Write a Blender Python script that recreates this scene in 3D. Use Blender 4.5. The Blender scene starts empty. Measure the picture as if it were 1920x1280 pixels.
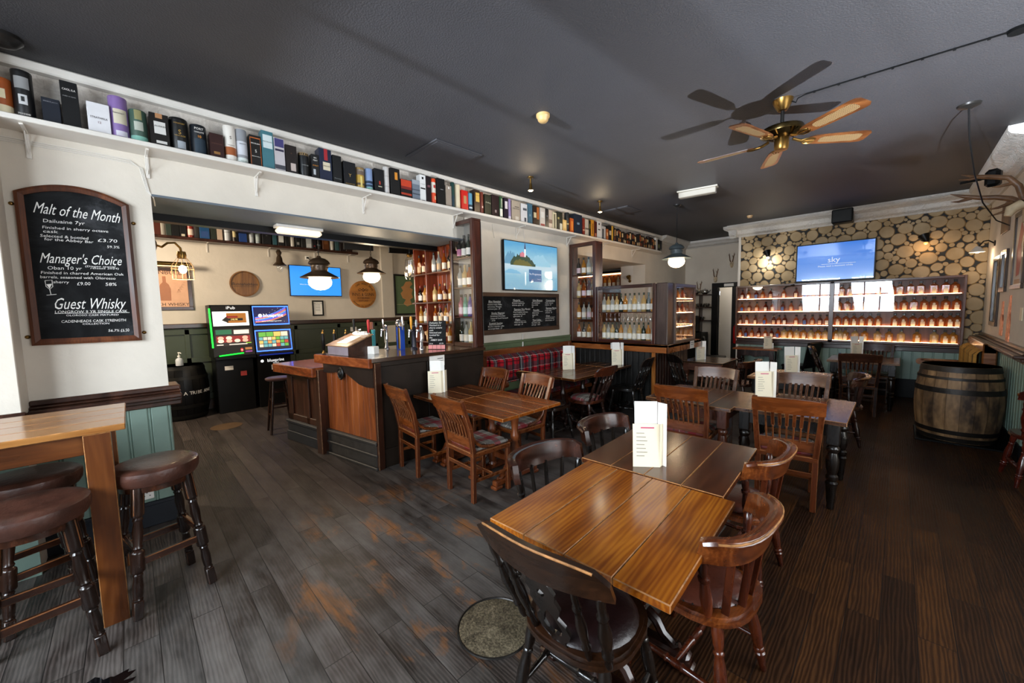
import bpy, math, random
from mathutils import Vector, Matrix
R = math.radians
S = bpy.context.scene
C = S.collection
random.seed(7)
# ---------------------------------------------------------------- camera
cd = bpy.data.cameras.new('camera'); cam = bpy.data.objects.new('camera', cd); C.objects.link(cam)
cd.sensor_width = 36; cd.lens = 36*722/1920; cd.clip_start = .02
yaw, pit, rol = R(45.165), R(4.727), R(-1.160)
fw = Vector((-math.sin(yaw)*math.cos(pit), math.cos(yaw)*math.cos(pit), -math.sin(pit)))
rt = Vector((math.cos(yaw), math.sin(yaw), 0)); up = rt.cross(fw)
rt2 = rt*math.cos(rol)+up*math.sin(rol); up2 = up*math.cos(rol)-rt*math.sin(rol)
m = Matrix((rt2, up2, -fw)).transposed().to_4x4(); m.translation = (0, 0, 1.68)
cam.matrix_world = m
S.camera = cam
# ---------------------------------------------------------------- world, exposure
S.view_settings.view_transform = 'Standard'; S.view_settings.look = 'None'
S.view_settings.gamma = 1; S.view_settings.use_curve_mapping = False
S.view_settings.exposure = -.85
W = bpy.data.worlds.new('world'); S.world = W; W.use_nodes = True
W.node_tree.nodes['Background'].inputs[0].default_value = (.75, .86, 1, 1)
W.node_tree.nodes['Background'].inputs[1].default_value = .3
# ---------------------------------------------------------------- daylight through the windows
def area(name, loc, target, sx, sy, power, col, spread=180):
    l = bpy.data.lights.new(name, 'AREA'); l.shape = 'RECTANGLE'; l.size = sx; l.size_y = sy
    l.energy = power; l.color = col; l.spread = R(spread)
    o = bpy.data.objects.new(name, l); C.objects.link(o); o.location = loc
    o.rotation_euler = (Vector(target)-Vector(loc)).to_track_quat('-Z', 'Y').to_euler()
    return o
DAY = (.80, .90, 1.0)
area('window_daylight', (-2.44, -2.45, 2.02), (-2.7, 2.2, .2), 1.3, 1.5, 300, DAY)
area('window_daylight', (-.8, -2.45, 2.02), (-2.6, 1.6, .4), 1.35, 1.5, 420, DAY)
area('window_daylight', (2.1, 2.0, 1.75), (-3.2, 1.2, .6), 3.0, 1.7, 190, (.92, .96, 1.0), 150)
def spot(name, loc, target, power, col, angle, blend=.3, size=.1):
    l = bpy.data.lights.new(name, 'SPOT'); l.energy = power; l.color = col; l.spot_size = R(angle)
    l.spot_blend = blend; l.shadow_soft_size = size
    o = bpy.data.objects.new(name, l); C.objects.link(o); o.location = loc
    o.rotation_euler = (Vector(target)-Vector(loc)).to_track_quat('-Z', 'Y').to_euler()
    return o
# two spots added to cast the fan shadow and the bright ceiling patch
spot('added_upward_spot', (1.68, 3.9, .12), (.1, 3.6, 3.39), 3600, (.86, .92, 1), 95, .9, .02)
spot('added_upward_spot', (-2.4, -10.7, 1.0), (-1.6, 1.5, 3.39), 60000, (.78, .88, 1), 34, .2, .12)
def lamp(name, loc, power, col=(1, .72, .42), size=.04):
    l = bpy.data.lights.new(name, 'POINT'); l.energy = power; l.color = col; l.shadow_soft_size = size
    o = bpy.data.objects.new(name, l); C.objects.link(o); o.location = loc
    return o
area('bar_room_fill', (-6.9, -1.6, 3.1), (-8.6, 2.2, 1.6), .8, .8, 330, (1, .84, .64))  # unseen fill added to brighten the bar-room walls
area('passage_fill', (-3.2, 11.7, 2.9), (-3.2, 12.2, 1.2), .5, .5, 24, (1, .9, .76))  # unseen fill added so the passage beyond the doorway looks bright

# ---------------------------------------------------------------- mesh kit
I4 = Matrix.Identity(4)
def T(x, y, z): return Matrix.Translation((x, y, z))
def RZ(a): return Matrix.Rotation(R(a), 4, 'Z')
def RX(a): return Matrix.Rotation(R(a), 4, 'X')
def RY(a): return Matrix.Rotation(R(a), 4, 'Y')
def face(x, y, z, a=0): return T(x, y, z) @ RZ(a) @ RX(90)   # x right, y up, z out of the wall; a=0 faces -y, 90 faces +x, 180 +y, -90 -x
LEFT, BACK, RIGHT = 90, 0, -90
_tx = {}
class MB:
    def __init__(s, M=None): s.v = []; s.f = []; s.m = []; s.s = []; s.M = M or I4
    def add(s, vs, fs, mi=0, sm=False, M=None):
        M = s.M @ M if M is not None else s.M; b = len(s.v)
        s.v += [tuple(M @ Vector(p)) for p in vs]
        for f in fs: s.f.append([b+i for i in f]); s.m.append(mi); s.s.append(sm)
        return s
    def box(s, x0, x1, y0, y1, z0, z1, c=0, mi=0, mc=None, M=None):
        e = ((x0, x1), (y0, y1), (z0, z1))
        c = min(c, (x1-x0)*.49, (y1-y0)*.49, (z1-z0)*.49)
        if c <= 0:
            v = [(e[0][i & 1], e[1][i >> 1 & 1], e[2][i >> 2]) for i in range(8)]
            return s.add(v, [(0, 2, 3, 1), (4, 5, 7, 6), (0, 1, 5, 4), (2, 6, 7, 3), (0, 4, 6, 2), (1, 3, 7, 5)], mi, False, M)
        mc = mi if mc is None else mc
        v = []
        for k in range(8):
            b = (k & 1, k >> 1 & 1, k >> 2)
            for a in range(3):
                v.append(tuple(e[d][b[d]] + (0 if d == a else (c if b[d] == 0 else -c)) for d in range(3)))
        ix = lambda k, a: k*3+a
        F = []; G = []
        for a in range(3):
            o = [d for d in range(3) if d != a]
            for q in (0, 1):
                ks = []
                for (i, j) in ((0, 0), (1, 0), (1, 1), (0, 1)):
                    ks.append(ix((q << a) | (i << o[0]) | (j << o[1]), a))
                F.append(ks)
            for i in (0, 1):
                for j in (0, 1):
                    k0 = (i << o[0]) | (j << o[1]); k1 = k0 | (1 << a)
                    G.append((ix(k0, o[0]), ix(k1, o[0]), ix(k1, o[1]), ix(k0, o[1])))
        for k in range(8): G.append((ix(k, 0), ix(k, 1), ix(k, 2)))
        s.add(v, F+G, mi, False, M)
        if mc != mi:
            for q in range(len(G)): s.m[-1-q] = mc
        return s
    def lathe(s, prof, n=16, mi=0, M=None, sy=1):
        v = []; f = []
        for r, z in prof:
            for i in range(n):
                a = 2*math.pi*i/n; v.append((r*math.cos(a), sy*r*math.sin(a), z))
        for j in range(len(prof)-1):
            for i in range(n):
                k = (i+1) % n; f.append((j*n+i, j*n+k, (j+1)*n+k, (j+1)*n+i))
        s.add(v, f, mi, True, M)
        b = len(s.v)-len(v)
        for row, rev in ((0, 1), (len(prof)-1, 0)):
            if prof[row][0] > 1e-5:
                L = [b+row*n+i for i in range(n)]
                s.f.append(L[::-1] if rev else L); s.m.append(mi); s.s.append(False)
        return s
    def tube(s, pts, r, n=8, mi=0, M=None, closed=False):
        P = [Vector(p) for p in pts]; N = len(P)
        rs = r if isinstance(r, (list, tuple)) else [r]*N
        v = []; f = []; u = None
        for i in range(N):
            if closed: t = P[(i+1) % N]-P[i-1]
            else: t = P[min(i+1, N-1)]-P[max(i-1, 0)]
            t = t.normalized() if t.length > 1e-9 else Vector((0, 0, 1))
            if u is None: u = t.orthogonal().normalized()
            else:
                u = u-t*u.dot(t); u = u.normalized() if u.length > 1e-6 else t.orthogonal().normalized()
            w = t.cross(u)
            for k in range(n):
                a = 2*math.pi*k/n; v.append(tuple(P[i]+(u*math.cos(a)+w*math.sin(a))*rs[i]))
        for i in range(N if closed else N-1):
            j = (i+1) % N
            for k in range(n):
                q = (k+1) % n; f.append((i*n+k, i*n+q, j*n+q, j*n+k))
        if not closed: f += [tuple(range(n))[::-1], tuple((N-1)*n+k for k in range(n))]
        return s.add(v, f, mi, True, M)
    def rod(s, a, b, prof, n=10, mi=0, M=None):
        """a turned member from a to b; prof = [(t 0..1, radius)]"""
        a = Vector(a); b = Vector(b); d = b-a; L = d.length
        Q = Matrix.Translation(a) @ d.to_track_quat('Z', 'Y').to_matrix().to_4x4()
        return s.lathe([(r, t*L) for t, r in prof], n, mi, (M @ Q) if M is not None else Q)
    def beam(s, a, b, w, h, c=.003, mi=0, mc=None, M=None):
        """a rectangular bar from a to b, w across, h up"""
        a = Vector(a); b = Vector(b); d = b-a; L = d.length; d.normalize()
        ref = Vector((0, 0, 1)) if abs(d.z) < .9 else Vector((1, 0, 0))
        x = d.cross(ref).normalized(); z = x.cross(d)
        Q = Matrix((x, d, z)).transposed().to_4x4(); Q.translation = a
        return s.box(-w/2, w/2, 0, L, -h/2, h/2, c, mi, mc, (M @ Q) if M is not None else Q)
    def prism(s, poly, z0, z1, mi=0, M=None, sm=False):
        n = len(poly); v = [(x, y, z0) for x, y in poly]+[(x, y, z1) for x, y in poly]
        s.add(v, [(i, (i+1) % n, n+(i+1) % n, n+i) for i in range(n)], mi, sm, M)
        b = len(s.v)-2*n
        s.f += [[b+n-1-i for i in range(n)], [b+n+i for i in range(n)]]; s.m += [mi, mi]; s.s += [False, False]
        return s
    def band(s, path, t, z0, z1, mi=0, mtop=None, M=None, lean=0):
        """a curved upright board following path (x,y); z0,z1 numbers or lists; lean shifts the top in -y"""
        P = [Vector((p[0], p[1])) for p in path]; N = len(P); v = []; f = []; ft = []
        Z0 = z0 if isinstance(z0, list) else [z0]*N; Z1 = z1 if isinstance(z1, list) else [z1]*N
        for i in range(N):
            d = P[min(i+1, N-1)]-P[max(i-1, 0)]; d.normalize(); nn = Vector((-d.y, d.x))*t/2
            a = P[i]+nn; b = P[i]-nn
            v += [(a.x, a.y, Z0[i]), (a.x, a.y-lean, Z1[i]), (b.x, b.y-lean, Z1[i]), (b.x, b.y, Z0[i])]
        for i in range(N-1):
            p = i*4; q = p+4
            f += [(p, q, q+1, p+1), (p+2, q+2, q+3, p+3), (p+3, q+3, q, p)]; ft.append((p+1, q+1, q+2, p+2))
        s.add(v, f+[(0, 1, 2, 3), tuple((N-1)*4+k for k in (3, 2, 1, 0))], mi, True, M)
        b = len(s.v)-len(v)
        for q in ft: s.f.append([b+i for i in q]); s.m.append(mi if mtop is None else mtop); s.s.append(True)
        return s
    def ball(s, c, r, n=14, mi=0, M=None, sz=1):
        k = max(6, n//2+1)
        return s.lathe([(r*math.sin(math.pi*i/k), -sz*r*math.cos(math.pi*i/k)) for i in range(k+1)], n, mi, (M if M is not None else I4) @ T(*c))
    def disc(s, r, z=0, n=24, mi=0, M=None, sy=1):
        return s.add([(r*math.cos(2*math.pi*i/n), sy*r*math.sin(2*math.pi*i/n), z) for i in range(n)], [tuple(range(n))], mi, False, M)
    def quad(s, x0, x1, y0, y1, z=0, mi=0, M=None):
        return s.add([(x0, y0, z), (x1, y0, z), (x1, y1, z), (x0, y1, z)], [(0, 1, 2, 3)], mi, False, M)
    def text(s, body, x, y, size, z=0, mi=0, al='L', shear=0, rot=0, sx=1, M=None, W=None):
        k = (body, al, shear)
        if k not in _tx:
            c = bpy.data.curves.new('t', 'FONT'); c.body = body; c.size = 1; c.shear = shear; c.resolution_u = 2
            c.align_x = {'L': 'LEFT', 'C': 'CENTER', 'R': 'RIGHT'}[al]
            o = bpy.data.objects.new('t', c); me = bpy.data.meshes.new_from_object(o)
            _tx[k] = ([tuple(q.co) for q in me.vertices], [tuple(p.vertices) for p in me.polygons])
            bpy.data.objects.remove(o); bpy.data.curves.remove(c); bpy.data.meshes.remove(me)
        if W: q = [p[0] for p in _tx[k][0]]; sx = W/((max(q)-min(q))*size)
        Q = T(x, y, z) @ RZ(rot) @ Matrix.Diagonal((size*sx, size, 1, 1))
        return s.add(_tx[k][0], _tx[k][1], mi, False, (M @ Q) if M is not None else Q)
    def mesh(s, name, mats, ang=40):
        me = bpy.data.meshes.new(name); me.from_pydata(s.v, [], s.f)
        for x in (mats if isinstance(mats, (list, tuple)) else [mats]): me.materials.append(x)
        me.polygons.foreach_set('material_index', s.m); me.polygons.foreach_set('use_smooth', s.s)
        me.update()
        if any(s.s): me.set_sharp_from_angle(angle=R(ang))
        return me
    def obj(s, name, mats, parent=None, label=None, ang=40):
        o = bpy.data.objects.new(name, s.mesh(name, mats, ang)); C.objects.link(o)
        if parent: o.parent = parent
        if label: o['label'] = label
        return o
def tag(o, label, cat, group=None, kind=None):
    o['label'] = label; o['category'] = cat
    if group: o['group'] = group
    if kind: o['kind'] = kind
    return o
def thing(name, label, cat, M=I4, group=None):
    o = bpy.data.objects.new(name, None); C.objects.link(o); o.matrix_world = M; o.empty_display_size = .1
    return tag(o, label, cat, group)
def solo(name, mb, mats, label, cat, M=None, group=None):
    o = mb.obj(name, mats)
    if M is not None: o.matrix_world = M
    return tag(o, label, cat, group)
def struct(name, mb, mats):
    o = mb.obj(name, mats); o['kind'] = 'structure'; return o
def dup(root, M, label, group=None):
    r = root.copy(); C.objects.link(r); r.matrix_world = M; r['label'] = label
    if group: r['group'] = group
    for ch in list(root.children):
        c = ch.copy(); C.objects.link(c); c.parent = r
        for g in list(ch.children):
            d = g.copy(); C.objects.link(d); d.parent = c
    return r
ORD = ['', 'first', 'second', 'third', 'fourth', 'fifth', 'sixth', 'seventh', 'eighth', 'ninth', 'tenth', 'eleventh', 'twelfth', 'thirteenth', 'fourteenth', 'fifteenth', 'sixteenth', 'seventeenth', 'eighteenth', 'nineteenth', 'twentieth']

# ---------------------------------------------------------------- materials
def lin(h):
    if not isinstance(h, str): return (*h, 1)
    return (*[((int(h[i:i+2], 16)/255)/12.92 if int(h[i:i+2], 16) < 11 else ((int(h[i:i+2], 16)/255+.055)/1.055)**2.4) for i in (0, 2, 4)], 1)
class NT:
    def __init__(s, name):
        s.m = bpy.data.materials.new(name); s.m.use_nodes = True; s.t = s.m.node_tree
        s.p = s.t.nodes['Principled BSDF']; s.out = s.t.nodes['Material Output']; s.tc = None
    def n(s, typ, **kw):
        x = s.t.nodes.new('ShaderNode'+typ)
        for k, v in kw.items():
            if k[0] == 'i' and k[1:].isdigit(): s.set(x.inputs[int(k[1:])], v)
            elif k[:2] == 'I_': s.set(x.inputs[k[2:]], v)
            else: setattr(x, k, v)
        return x
    def set(s, inp, v):
        if isinstance(v, bpy.types.NodeSocket): s.t.links.new(v, inp)
        else: inp.default_value = v
    def co(s, scale=(1, 1, 1), rot=(0, 0, 0), loc=(0, 0, 0), kind='Object'):
        if not s.tc: s.tc = s.n('TexCoord')
        mp = s.n('Mapping', I_Scale=scale, I_Rotation=rot, I_Location=loc); s.set(mp.inputs[0], s.tc.outputs[kind]); return mp.outputs[0]
    def noise(s, co, scale=5, detail=3, rough=.55, dist=0):
        return s.n('TexNoise', I_Vector=co, I_Scale=scale, I_Detail=detail, I_Roughness=rough, I_Distortion=dist).outputs['Fac']
    def ramp(s, fac, stops):
        r = s.n('ValToRGB', i0=fac); e = r.color_ramp.elements
        while len(e) < len(stops): e.new(.5)
        for q, (p, c) in zip(e, stops): q.position = p; q.color = lin(c) if isinstance(c, str) else ((*c, 1) if isinstance(c, tuple) else (c, c, c, 1))
        return r.outputs[0]
    def mix(s, fac, a, b, mode='MIX'):
        x = s.n('Mix', data_type='RGBA', blend_type=mode); s.set(x.inputs[0], fac); s.set(x.inputs[6], lin(a) if isinstance(a, str) else a); s.set(x.inputs[7], lin(b) if isinstance(b, str) else b)
        return x.outputs[2]
    def math(s, op, a, b=0.0, clamp=False):
        x = s.n('Math', operation=op, use_clamp=clamp); s.set(x.inputs[0], a); s.set(x.inputs[1], b); return x.outputs[0]
    def bump(s, h, st=.2, d=.01):
        s.set(s.p.inputs['Normal'], s.n('Bump', I_Height=h, I_Strength=st, I_Distance=d).outputs[0])
    def P(s, **kw):
        for k, v in kw.items(): s.set(s.p.inputs[k.replace('_', ' ')], v)
        return s
def paint(name, col, rough=.5, var=.12, scale=6, bump=0, bs=40, metal=0, spec=.5, coat=0):
    t = NT(name); c = lin(col); f = t.noise(t.co(), scale, 4)
    a = tuple(max(0, x*(1-var)) for x in c[:3]); b = tuple(min(1, x*(1+var)) for x in c[:3])
    t.P(Base_Color=t.ramp(f, [(.3, a), (.7, b)]), Roughness=rough, Metallic=metal)
    t.p.inputs['Specular IOR Level'].default_value = spec
    if coat: t.p.inputs['Coat Weight'].default_value = coat; t.p.inputs['Coat Roughness'].default_value = .12
    if bump: t.bump(t.noise(t.co(), bs, 5), bump, .01)
    return t.m
def glow(name, col, st, var=0):
    t = NT(name); t.P(Base_Color=lin(col), Emission_Color=lin(col), Emission_Strength=st, Roughness=.4)
    return t.m
def wood(name, dark, mid, light, axis='X', scale=9, rough=.35, coat=.3, stretch=.12, bump=.04, plank=0, wave=.05):
    """grained wood; plank = board width, so that each board gets its own tone and figure"""
    t = NT(name); i = 'XYZ'.index(axis); sc = [1, 1, 1]; sc[i] = stretch; pi = 1 if axis == 'X' else 0
    off = None; tone = .5
    if plank:
        sep = t.n('SeparateXYZ', i0=t.co()); k = t.math('FLOOR', t.math('MULTIPLY', sep.outputs[pi], 1/plank))
        wn = t.n('TexWhiteNoise', noise_dimensions='1D', I_W=t.math('ADD', k, .37)); tone = wn.outputs['Value']
        off = t.n('VectorMath', operation='SCALE', i0=wn.outputs['Color'], I_Scale=7.0).outputs[0]
    def C_(q):
        c = t.co(tuple(q)); return t.n('VectorMath', operation='ADD', i0=c, i1=off).outputs[0] if off else c
    big = t.noise(C_(sc), scale, 3, .6, 1.2); fine = t.noise(C_([1 if k != i else .03 for k in range(3)]), scale*16, 2, .7)
    w = t.n('TexWave', wave_type='BANDS', bands_direction='XYZ'[pi], I_Vector=C_(sc), I_Scale=scale*2.6, I_Distortion=16.0, I_Detail=3.0)
    w.inputs['Detail Scale'].default_value = .55
    f = t.math('ADD', t.math('ADD', t.math('MULTIPLY', big, .86-wave), t.math('MULTIPLY', fine, .14)), t.math('MULTIPLY', t.math('MULTIPLY', w.outputs['Fac'], big), wave*2))
    if plank: f = t.math('ADD', f, t.math('MULTIPLY', t.math('SUBTRACT', tone, .5), .16))
    c = t.ramp(f, [(.28, dark), (.5, mid), (.72, light)])
    t.P(Base_Color=c, Roughness=t.ramp(big, [(.3, rough*.85), (.8, min(1, rough*1.25))]))
    t.p.inputs['Coat Weight'].default_value = coat; t.p.inputs['Coat Roughness'].default_value = .15
    if bump: t.bump(f, bump, .004)
    return t.m
def clear(name, tint=(1, 1, 1), gl=.04, rough=.0, fres=1.45):
    """thin window or vessel glass: see-through with a fresnel mirror"""
    t = NT(name); t.t.nodes.remove(t.p)
    tr = t.n('BsdfTransparent', I_Color=(*tint, 1)); g = t.n('BsdfGlossy', I_Roughness=rough)
    lw = t.n('LayerWeight', I_Blend=.5)
    f = t.math('ADD', t.math('MULTIPLY', t.math('POWER', lw.outputs['Facing'], 4.0), .9), gl+.025, True)
    mx = t.n('MixShader', i0=f, i1=tr.outputs[0], i2=g.outputs[0]); t.set(t.out.inputs[0], mx.outputs[0])
    return t.m
def liquid(name, col, dark=.35):
    t = NT(name); c = lin(col)
    tl = t.n('BsdfTranslucent', I_Color=c); t.P(Base_Color=tuple(x*.7 for x in c[:3])+(1,), Roughness=.06)
    f = t.ramp(t.noise(t.co(), 12, 2), [(.3, .45), (.7, .6)])
    mx = t.n('MixShader', i0=f, i1=t.p.outputs[0], i2=tl.outputs[0]); t.set(t.out.inputs[0], mx.outputs[0])
    return t.m
def tartan(name, base, stripes, scale=1.0, ax=(0, 1), rough=.9):
    """woven check: stripes = [(axis, position, half width, colour, strength)] repeated every unit*scale"""
    t = NT(name); sep = t.n('SeparateXYZ', i0=t.co((scale, scale, scale)))
    col = t.ramp(t.noise(t.co(), 260, 1), [(.3, base), (.7, base)])
    fr = [t.math('FRACT', t.math('ADD', sep.outputs[a], 10.0)) for a in ax]
    for (a, p, hw, c, st) in stripes:
        d = t.math('ABSOLUTE', t.math('SUBTRACT', fr[a], p))
        k = t.math('MULTIPLY', t.math('LESS_THAN', d, hw), st)
        col = t.mix(k, col, c)
    t.P(Base_Color=col, Roughness=rough); t.p.inputs['Specular IOR Level'].default_value = .15
    t.bump(t.noise(t.co(), 400, 2), .3, .002)
    return t.m
# ================================================================ materials
WALL = paint('cream_plaster', 'd3cabc', .75, .05, 3, .35, 14)
WALLW = paint('white_plaster', 'ddd8d0', .7, .04, 3, .25, 14)
CEIL = paint('charcoal_ceiling', '2c2b2e', .62, .08, 2, .5, 90)
SOFFIT = paint('slate_soffit', '5d666f', .5, .1, 3, .15, 30)
WHITE = paint('white_gloss', 'd9d3ca', .4, .05, 4)
GREEN = paint('sage_paint', '7d9488', .42, .08, 4)
DKGREEN = paint('olive_paint', '3d4634', .45, .1, 4)
BLACK = paint('black_paint', '13120f', .42, .3, 6, spec=.25)
SATIN = paint('black_satin', '0a0a0b', .35, .3, 6, spec=.22)
CHARC = paint('dark_brown_paint', '231b15', .45, .25, 5, .1, 20, spec=.2)
STEEL = paint('brushed_steel', 'b9b7b3', .25, .1, 20, metal=1)
CHROME = paint('chrome', 'd8d8da', .12, .05, 20, metal=1)
BRASS = paint('aged_brass', '8a6a38', .3, .2, 12, metal=1)
COPPER = paint('hammered_copper', 'a8674a', .28, .25, 30, .4, 60, metal=1)
GUN = paint('gunmetal', '3c3a38', .35, .2, 12, metal=.8)
IRON = paint('dark_iron', '2a2623', .45, .3, 14, .15, 30, metal=.6)
PAPER = paint('white_card', 'f2eee6', .6, .03, 5)
CREAMCARD = paint('cream_card', 'ece0c4', .6, .03, 5)
PINK = paint('pink_print', 'c2476b', .6, .05, 5)
INK = paint('grey_print', '55504a', .7, .1, 9)
CHALKW = paint('chalk_white', 'e8e6e0', .9, .08, 60)
OAKD = wood('dark_oak', '1d0d07', '33190d', '4a2716', 'X', 9, .35, .35)
OAKDZ = wood('dark_oak_upright', '1d0d07', '33190d', '4a2716', 'Z', 9, .35, .35)
RED = wood('red_pine', '48200c', '7a3c18', '9a5526', 'Z', 7, .35, .3)
MAHX = wood('warm_oak', '3c1a07', '74380c', '9c5219', 'X', 6, .24, .2, .12, .01, .2, .08)
MAHY = wood('warm_oak_long', '401c05', '86440a', 'b26a16', 'Y', 6, .2, .15, .12, .01, .2, .11)
MAHZ = wood('warm_oak_upright', '3a1a0a', '652f11', '85451c', 'Z', 8, .3, .4)
WORN = paint('worn_edge', 'b98a58', .5, .25, 30)
def chalkboard():
    t = NT('chalkboard'); f = t.noise(t.co((1, 1, 1)), 3.5, 6, .7, .6)
    t.P(Base_Color=t.ramp(f, [(.4, '0e0e0f'), (.56, '1e1f20'), (.74, '46474a')]), Roughness=.75); t.p.inputs['Specular IOR Level'].default_value = .15; return t.m
CHALK = chalkboard()
def floor_mat(name, rot, pal, dusty):
    t = NT(name); co = t.co((1, 1, 1), (0, 0, R(rot)))
    b = t.n('TexBrick', offset=.37, offset_frequency=2, squash=1, I_Vector=co, I_Color1=(.2, .2, .2, 1), I_Color2=(.8, .8, .8, 1), I_Mortar=(0, 0, 0, 1), I_Scale=1.0)
    b.inputs['Mortar Size'].default_value = .0022; b.inputs['Brick Width'].default_value = 1.35; b.inputs['Row Height'].default_value = .135; b.inputs['Bias'].default_value = 0
    seam = b.outputs['Fac']; tone = t.n('SeparateColor', i0=b.outputs['Color']).outputs[0]
    def shifted(sc):
        if rot: sc = (sc[1], sc[0], sc[2])
        o_ = t.n('CombineXYZ', i0=t.math('MULTIPLY', tone, 9.0), i1=t.math('MULTIPLY', tone, 5.3))
        return t.n('VectorMath', operation='ADD', i0=t.co(sc, (0, 0, R(rot))), i1=o_.outputs[0]).outputs[0]
    g = t.n('TexWave', wave_type='BANDS', bands_direction='Y', I_Vector=shifted((.16, 1, 1)), I_Scale=19.0, I_Distortion=8.0, I_Detail=3.0)
    g.inputs['Detail Scale'].default_value = .9; g.inputs['Detail Roughness'].default_value = .6; g = g.outputs['Fac']
    g2 = t.noise(shifted((.03, 1, 1)), 75, 2, .5); g3 = t.noise(shifted((.3, 1, 1)), 7, 4, .6)
    f = t.math('ADD', t.math('ADD', t.math('MULTIPLY', g, .2), t.math('MULTIPLY', g3, .4)), t.math('ADD', t.math('MULTIPLY', g2, .09), t.math('MULTIPLY', tone, .31)))
    c = t.ramp(f, [(.3, pal[0]), (.46, pal[1]), (.6, pal[2]), (.76, pal[3])])
    cloud = t.noise(t.co(), 1.1, 4, .6)
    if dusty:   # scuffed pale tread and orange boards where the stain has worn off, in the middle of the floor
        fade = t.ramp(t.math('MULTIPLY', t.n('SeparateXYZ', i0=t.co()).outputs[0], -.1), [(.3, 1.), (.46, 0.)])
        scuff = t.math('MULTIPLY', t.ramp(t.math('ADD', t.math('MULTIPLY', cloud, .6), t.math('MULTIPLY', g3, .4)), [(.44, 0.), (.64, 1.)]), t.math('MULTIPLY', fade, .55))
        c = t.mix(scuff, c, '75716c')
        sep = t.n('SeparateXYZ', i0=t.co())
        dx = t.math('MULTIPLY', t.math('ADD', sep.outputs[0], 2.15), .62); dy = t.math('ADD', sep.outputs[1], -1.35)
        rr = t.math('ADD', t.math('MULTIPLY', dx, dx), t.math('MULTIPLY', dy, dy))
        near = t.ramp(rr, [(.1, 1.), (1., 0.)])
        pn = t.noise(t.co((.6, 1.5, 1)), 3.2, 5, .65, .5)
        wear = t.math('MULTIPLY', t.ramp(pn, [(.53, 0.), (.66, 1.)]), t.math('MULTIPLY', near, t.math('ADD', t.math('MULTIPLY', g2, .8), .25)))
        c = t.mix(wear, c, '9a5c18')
    c = t.mix(t.math('MULTIPLY', seam, .75), c, '120e0c')
    t.P(Base_Color=c, Roughness=t.ramp(t.math('ADD', t.math('MULTIPLY', cloud, .6), t.math('MULTIPLY', g, .4)), [(.3, .42), (.7, .65)]))
    t.p.inputs['Specular IOR Level'].default_value = .4 if dusty else .2
    t.bump(t.math('SUBTRACT', f, t.math('MULTIPLY', seam, .8)), .2, .003)
    return t.m
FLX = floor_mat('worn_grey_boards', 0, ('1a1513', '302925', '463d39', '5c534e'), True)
FLY = floor_mat('brown_boards', 90, ('170b04', '2a170a', '3c230f', '553416'), False)
PANE = clear('pane_glass', (1, 1, 1), .015)
BULBG = clear('jar_glass', (.97, .98, 1), .05)
def brickpaint():
    t = NT('painted_brick'); co = t.co((1, 1, 1), (0, 0, 0))
    sep = t.n('SeparateXYZ', i0=t.co()); cb = t.n('CombineXYZ', i0=sep.outputs[1], i1=sep.outputs[2])
    b = t.n('TexBrick', I_Vector=cb.outputs[0], I_Scale=1.0); b.inputs['Brick Width'].default_value = .3; b.inputs['Row Height'].default_value = .12; b.inputs['Mortar Size'].default_value = .012
    n = t.noise(t.co(), 22, 5, .7, 1)
    t.P(Base_Color=t.ramp(n, [(.3, 'b3aaa0'), (.7, 'd2cbc2')]), Roughness=.6)
    t.bump(t.math('SUBTRACT', t.math('MULTIPLY', n, .6), t.math('MULTIPLY', b.outputs['Fac'], .7)), .6, .02); return t.m
BRICKP = brickpaint()

# ================================================================ the setting
H = 3.39
b = MB(); b.quad(-9.3, -.86, -2.6, 12.6, 0, 0); b.quad(-.86, 2.2, -2.6, 12.6, 0, 1); struct('floor', b, [FLX, FLY])
b = MB(); b.box(-9.3, 2.2, -2.6, 12.6, H, H+.12); struct('ceiling', b, CEIL)
# left wall: pillar by the windows, beam over the bar opening, television wall, beam over the service hatch, end wall
b = MB()
b.box(-4.5, -4.2, -2.4, .2, 0, 2.95); b.box(-4.85, -4.2, .2, 3.3, 2.64, 2.95)
b.box(-4.45, -4.2, 3.32, 5.65, 0, 2.95); b.box(-4.5, -4.2, 5.65, 8.57, 2.66, 2.95); b.box(-4.5, -4.2, 8.57, 11, 0, 2.95)
b.box(-4.5, -4.2, -2.4, 11, 2.95, H, 0, 1)
b.box(-4.2, -3.93, -2.3, -.52, 0, H, .004)
struct('wall_left', b, [WALL, BRICKP])
b = MB(); b.box(-4.86, -4.19, .205, 3.3, 2.625, 2.642, 0); b.box(-4.95, -4.84, .2, 3.3, 2.56, 2.64, 0, 1); struct('trim_1', b, [SOFFIT, SATIN])
# white strip under the ceiling
b = MB(); b.box(-4.2, -4.13, -2.3, 10.9, 3.33, H, .01); struct('trim_2', b, WHITE)
# recess wall at the far end with an open doorway, and the chimney breast
b = MB(); b.box(-4.2, -3.46, 10.95, 11.1, 0, H); b.box(-3.46, -2.5, 10.95, 11.1, 2.2, H); b.box(-2.95, -2.5, 10.95, 11.1, 0, 2.2); struct('wall_recess', b, WALL)
b = MB(); b.box(-2.55, .94, 9.6, 11.1, 0, H); struct('wall_back', b, WALLW)
b = MB(); b.box(-5, -1.8, 12.3, 12.4, 0, H); struct('wall_passage', b, WALLW)
b = MB(); b.box(.94, 1.2, 6.45, 9.8, 0, H); b.box(.94, 1.75, 6.3, 6.45, 0, H)
b.box(1.75, 2.0, -2.4, 6.45, 0, .9); b.box(1.75, 2.0, -2.4, 6.45, 2.65, H); b.box(1.75, 2.0, -2.4, .6, .9, 2.65); b.box(1.75, 2.0, 3.4, 6.45, .9, 2.65)
struct('wall_right', b, WALL)
b = MB()
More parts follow.
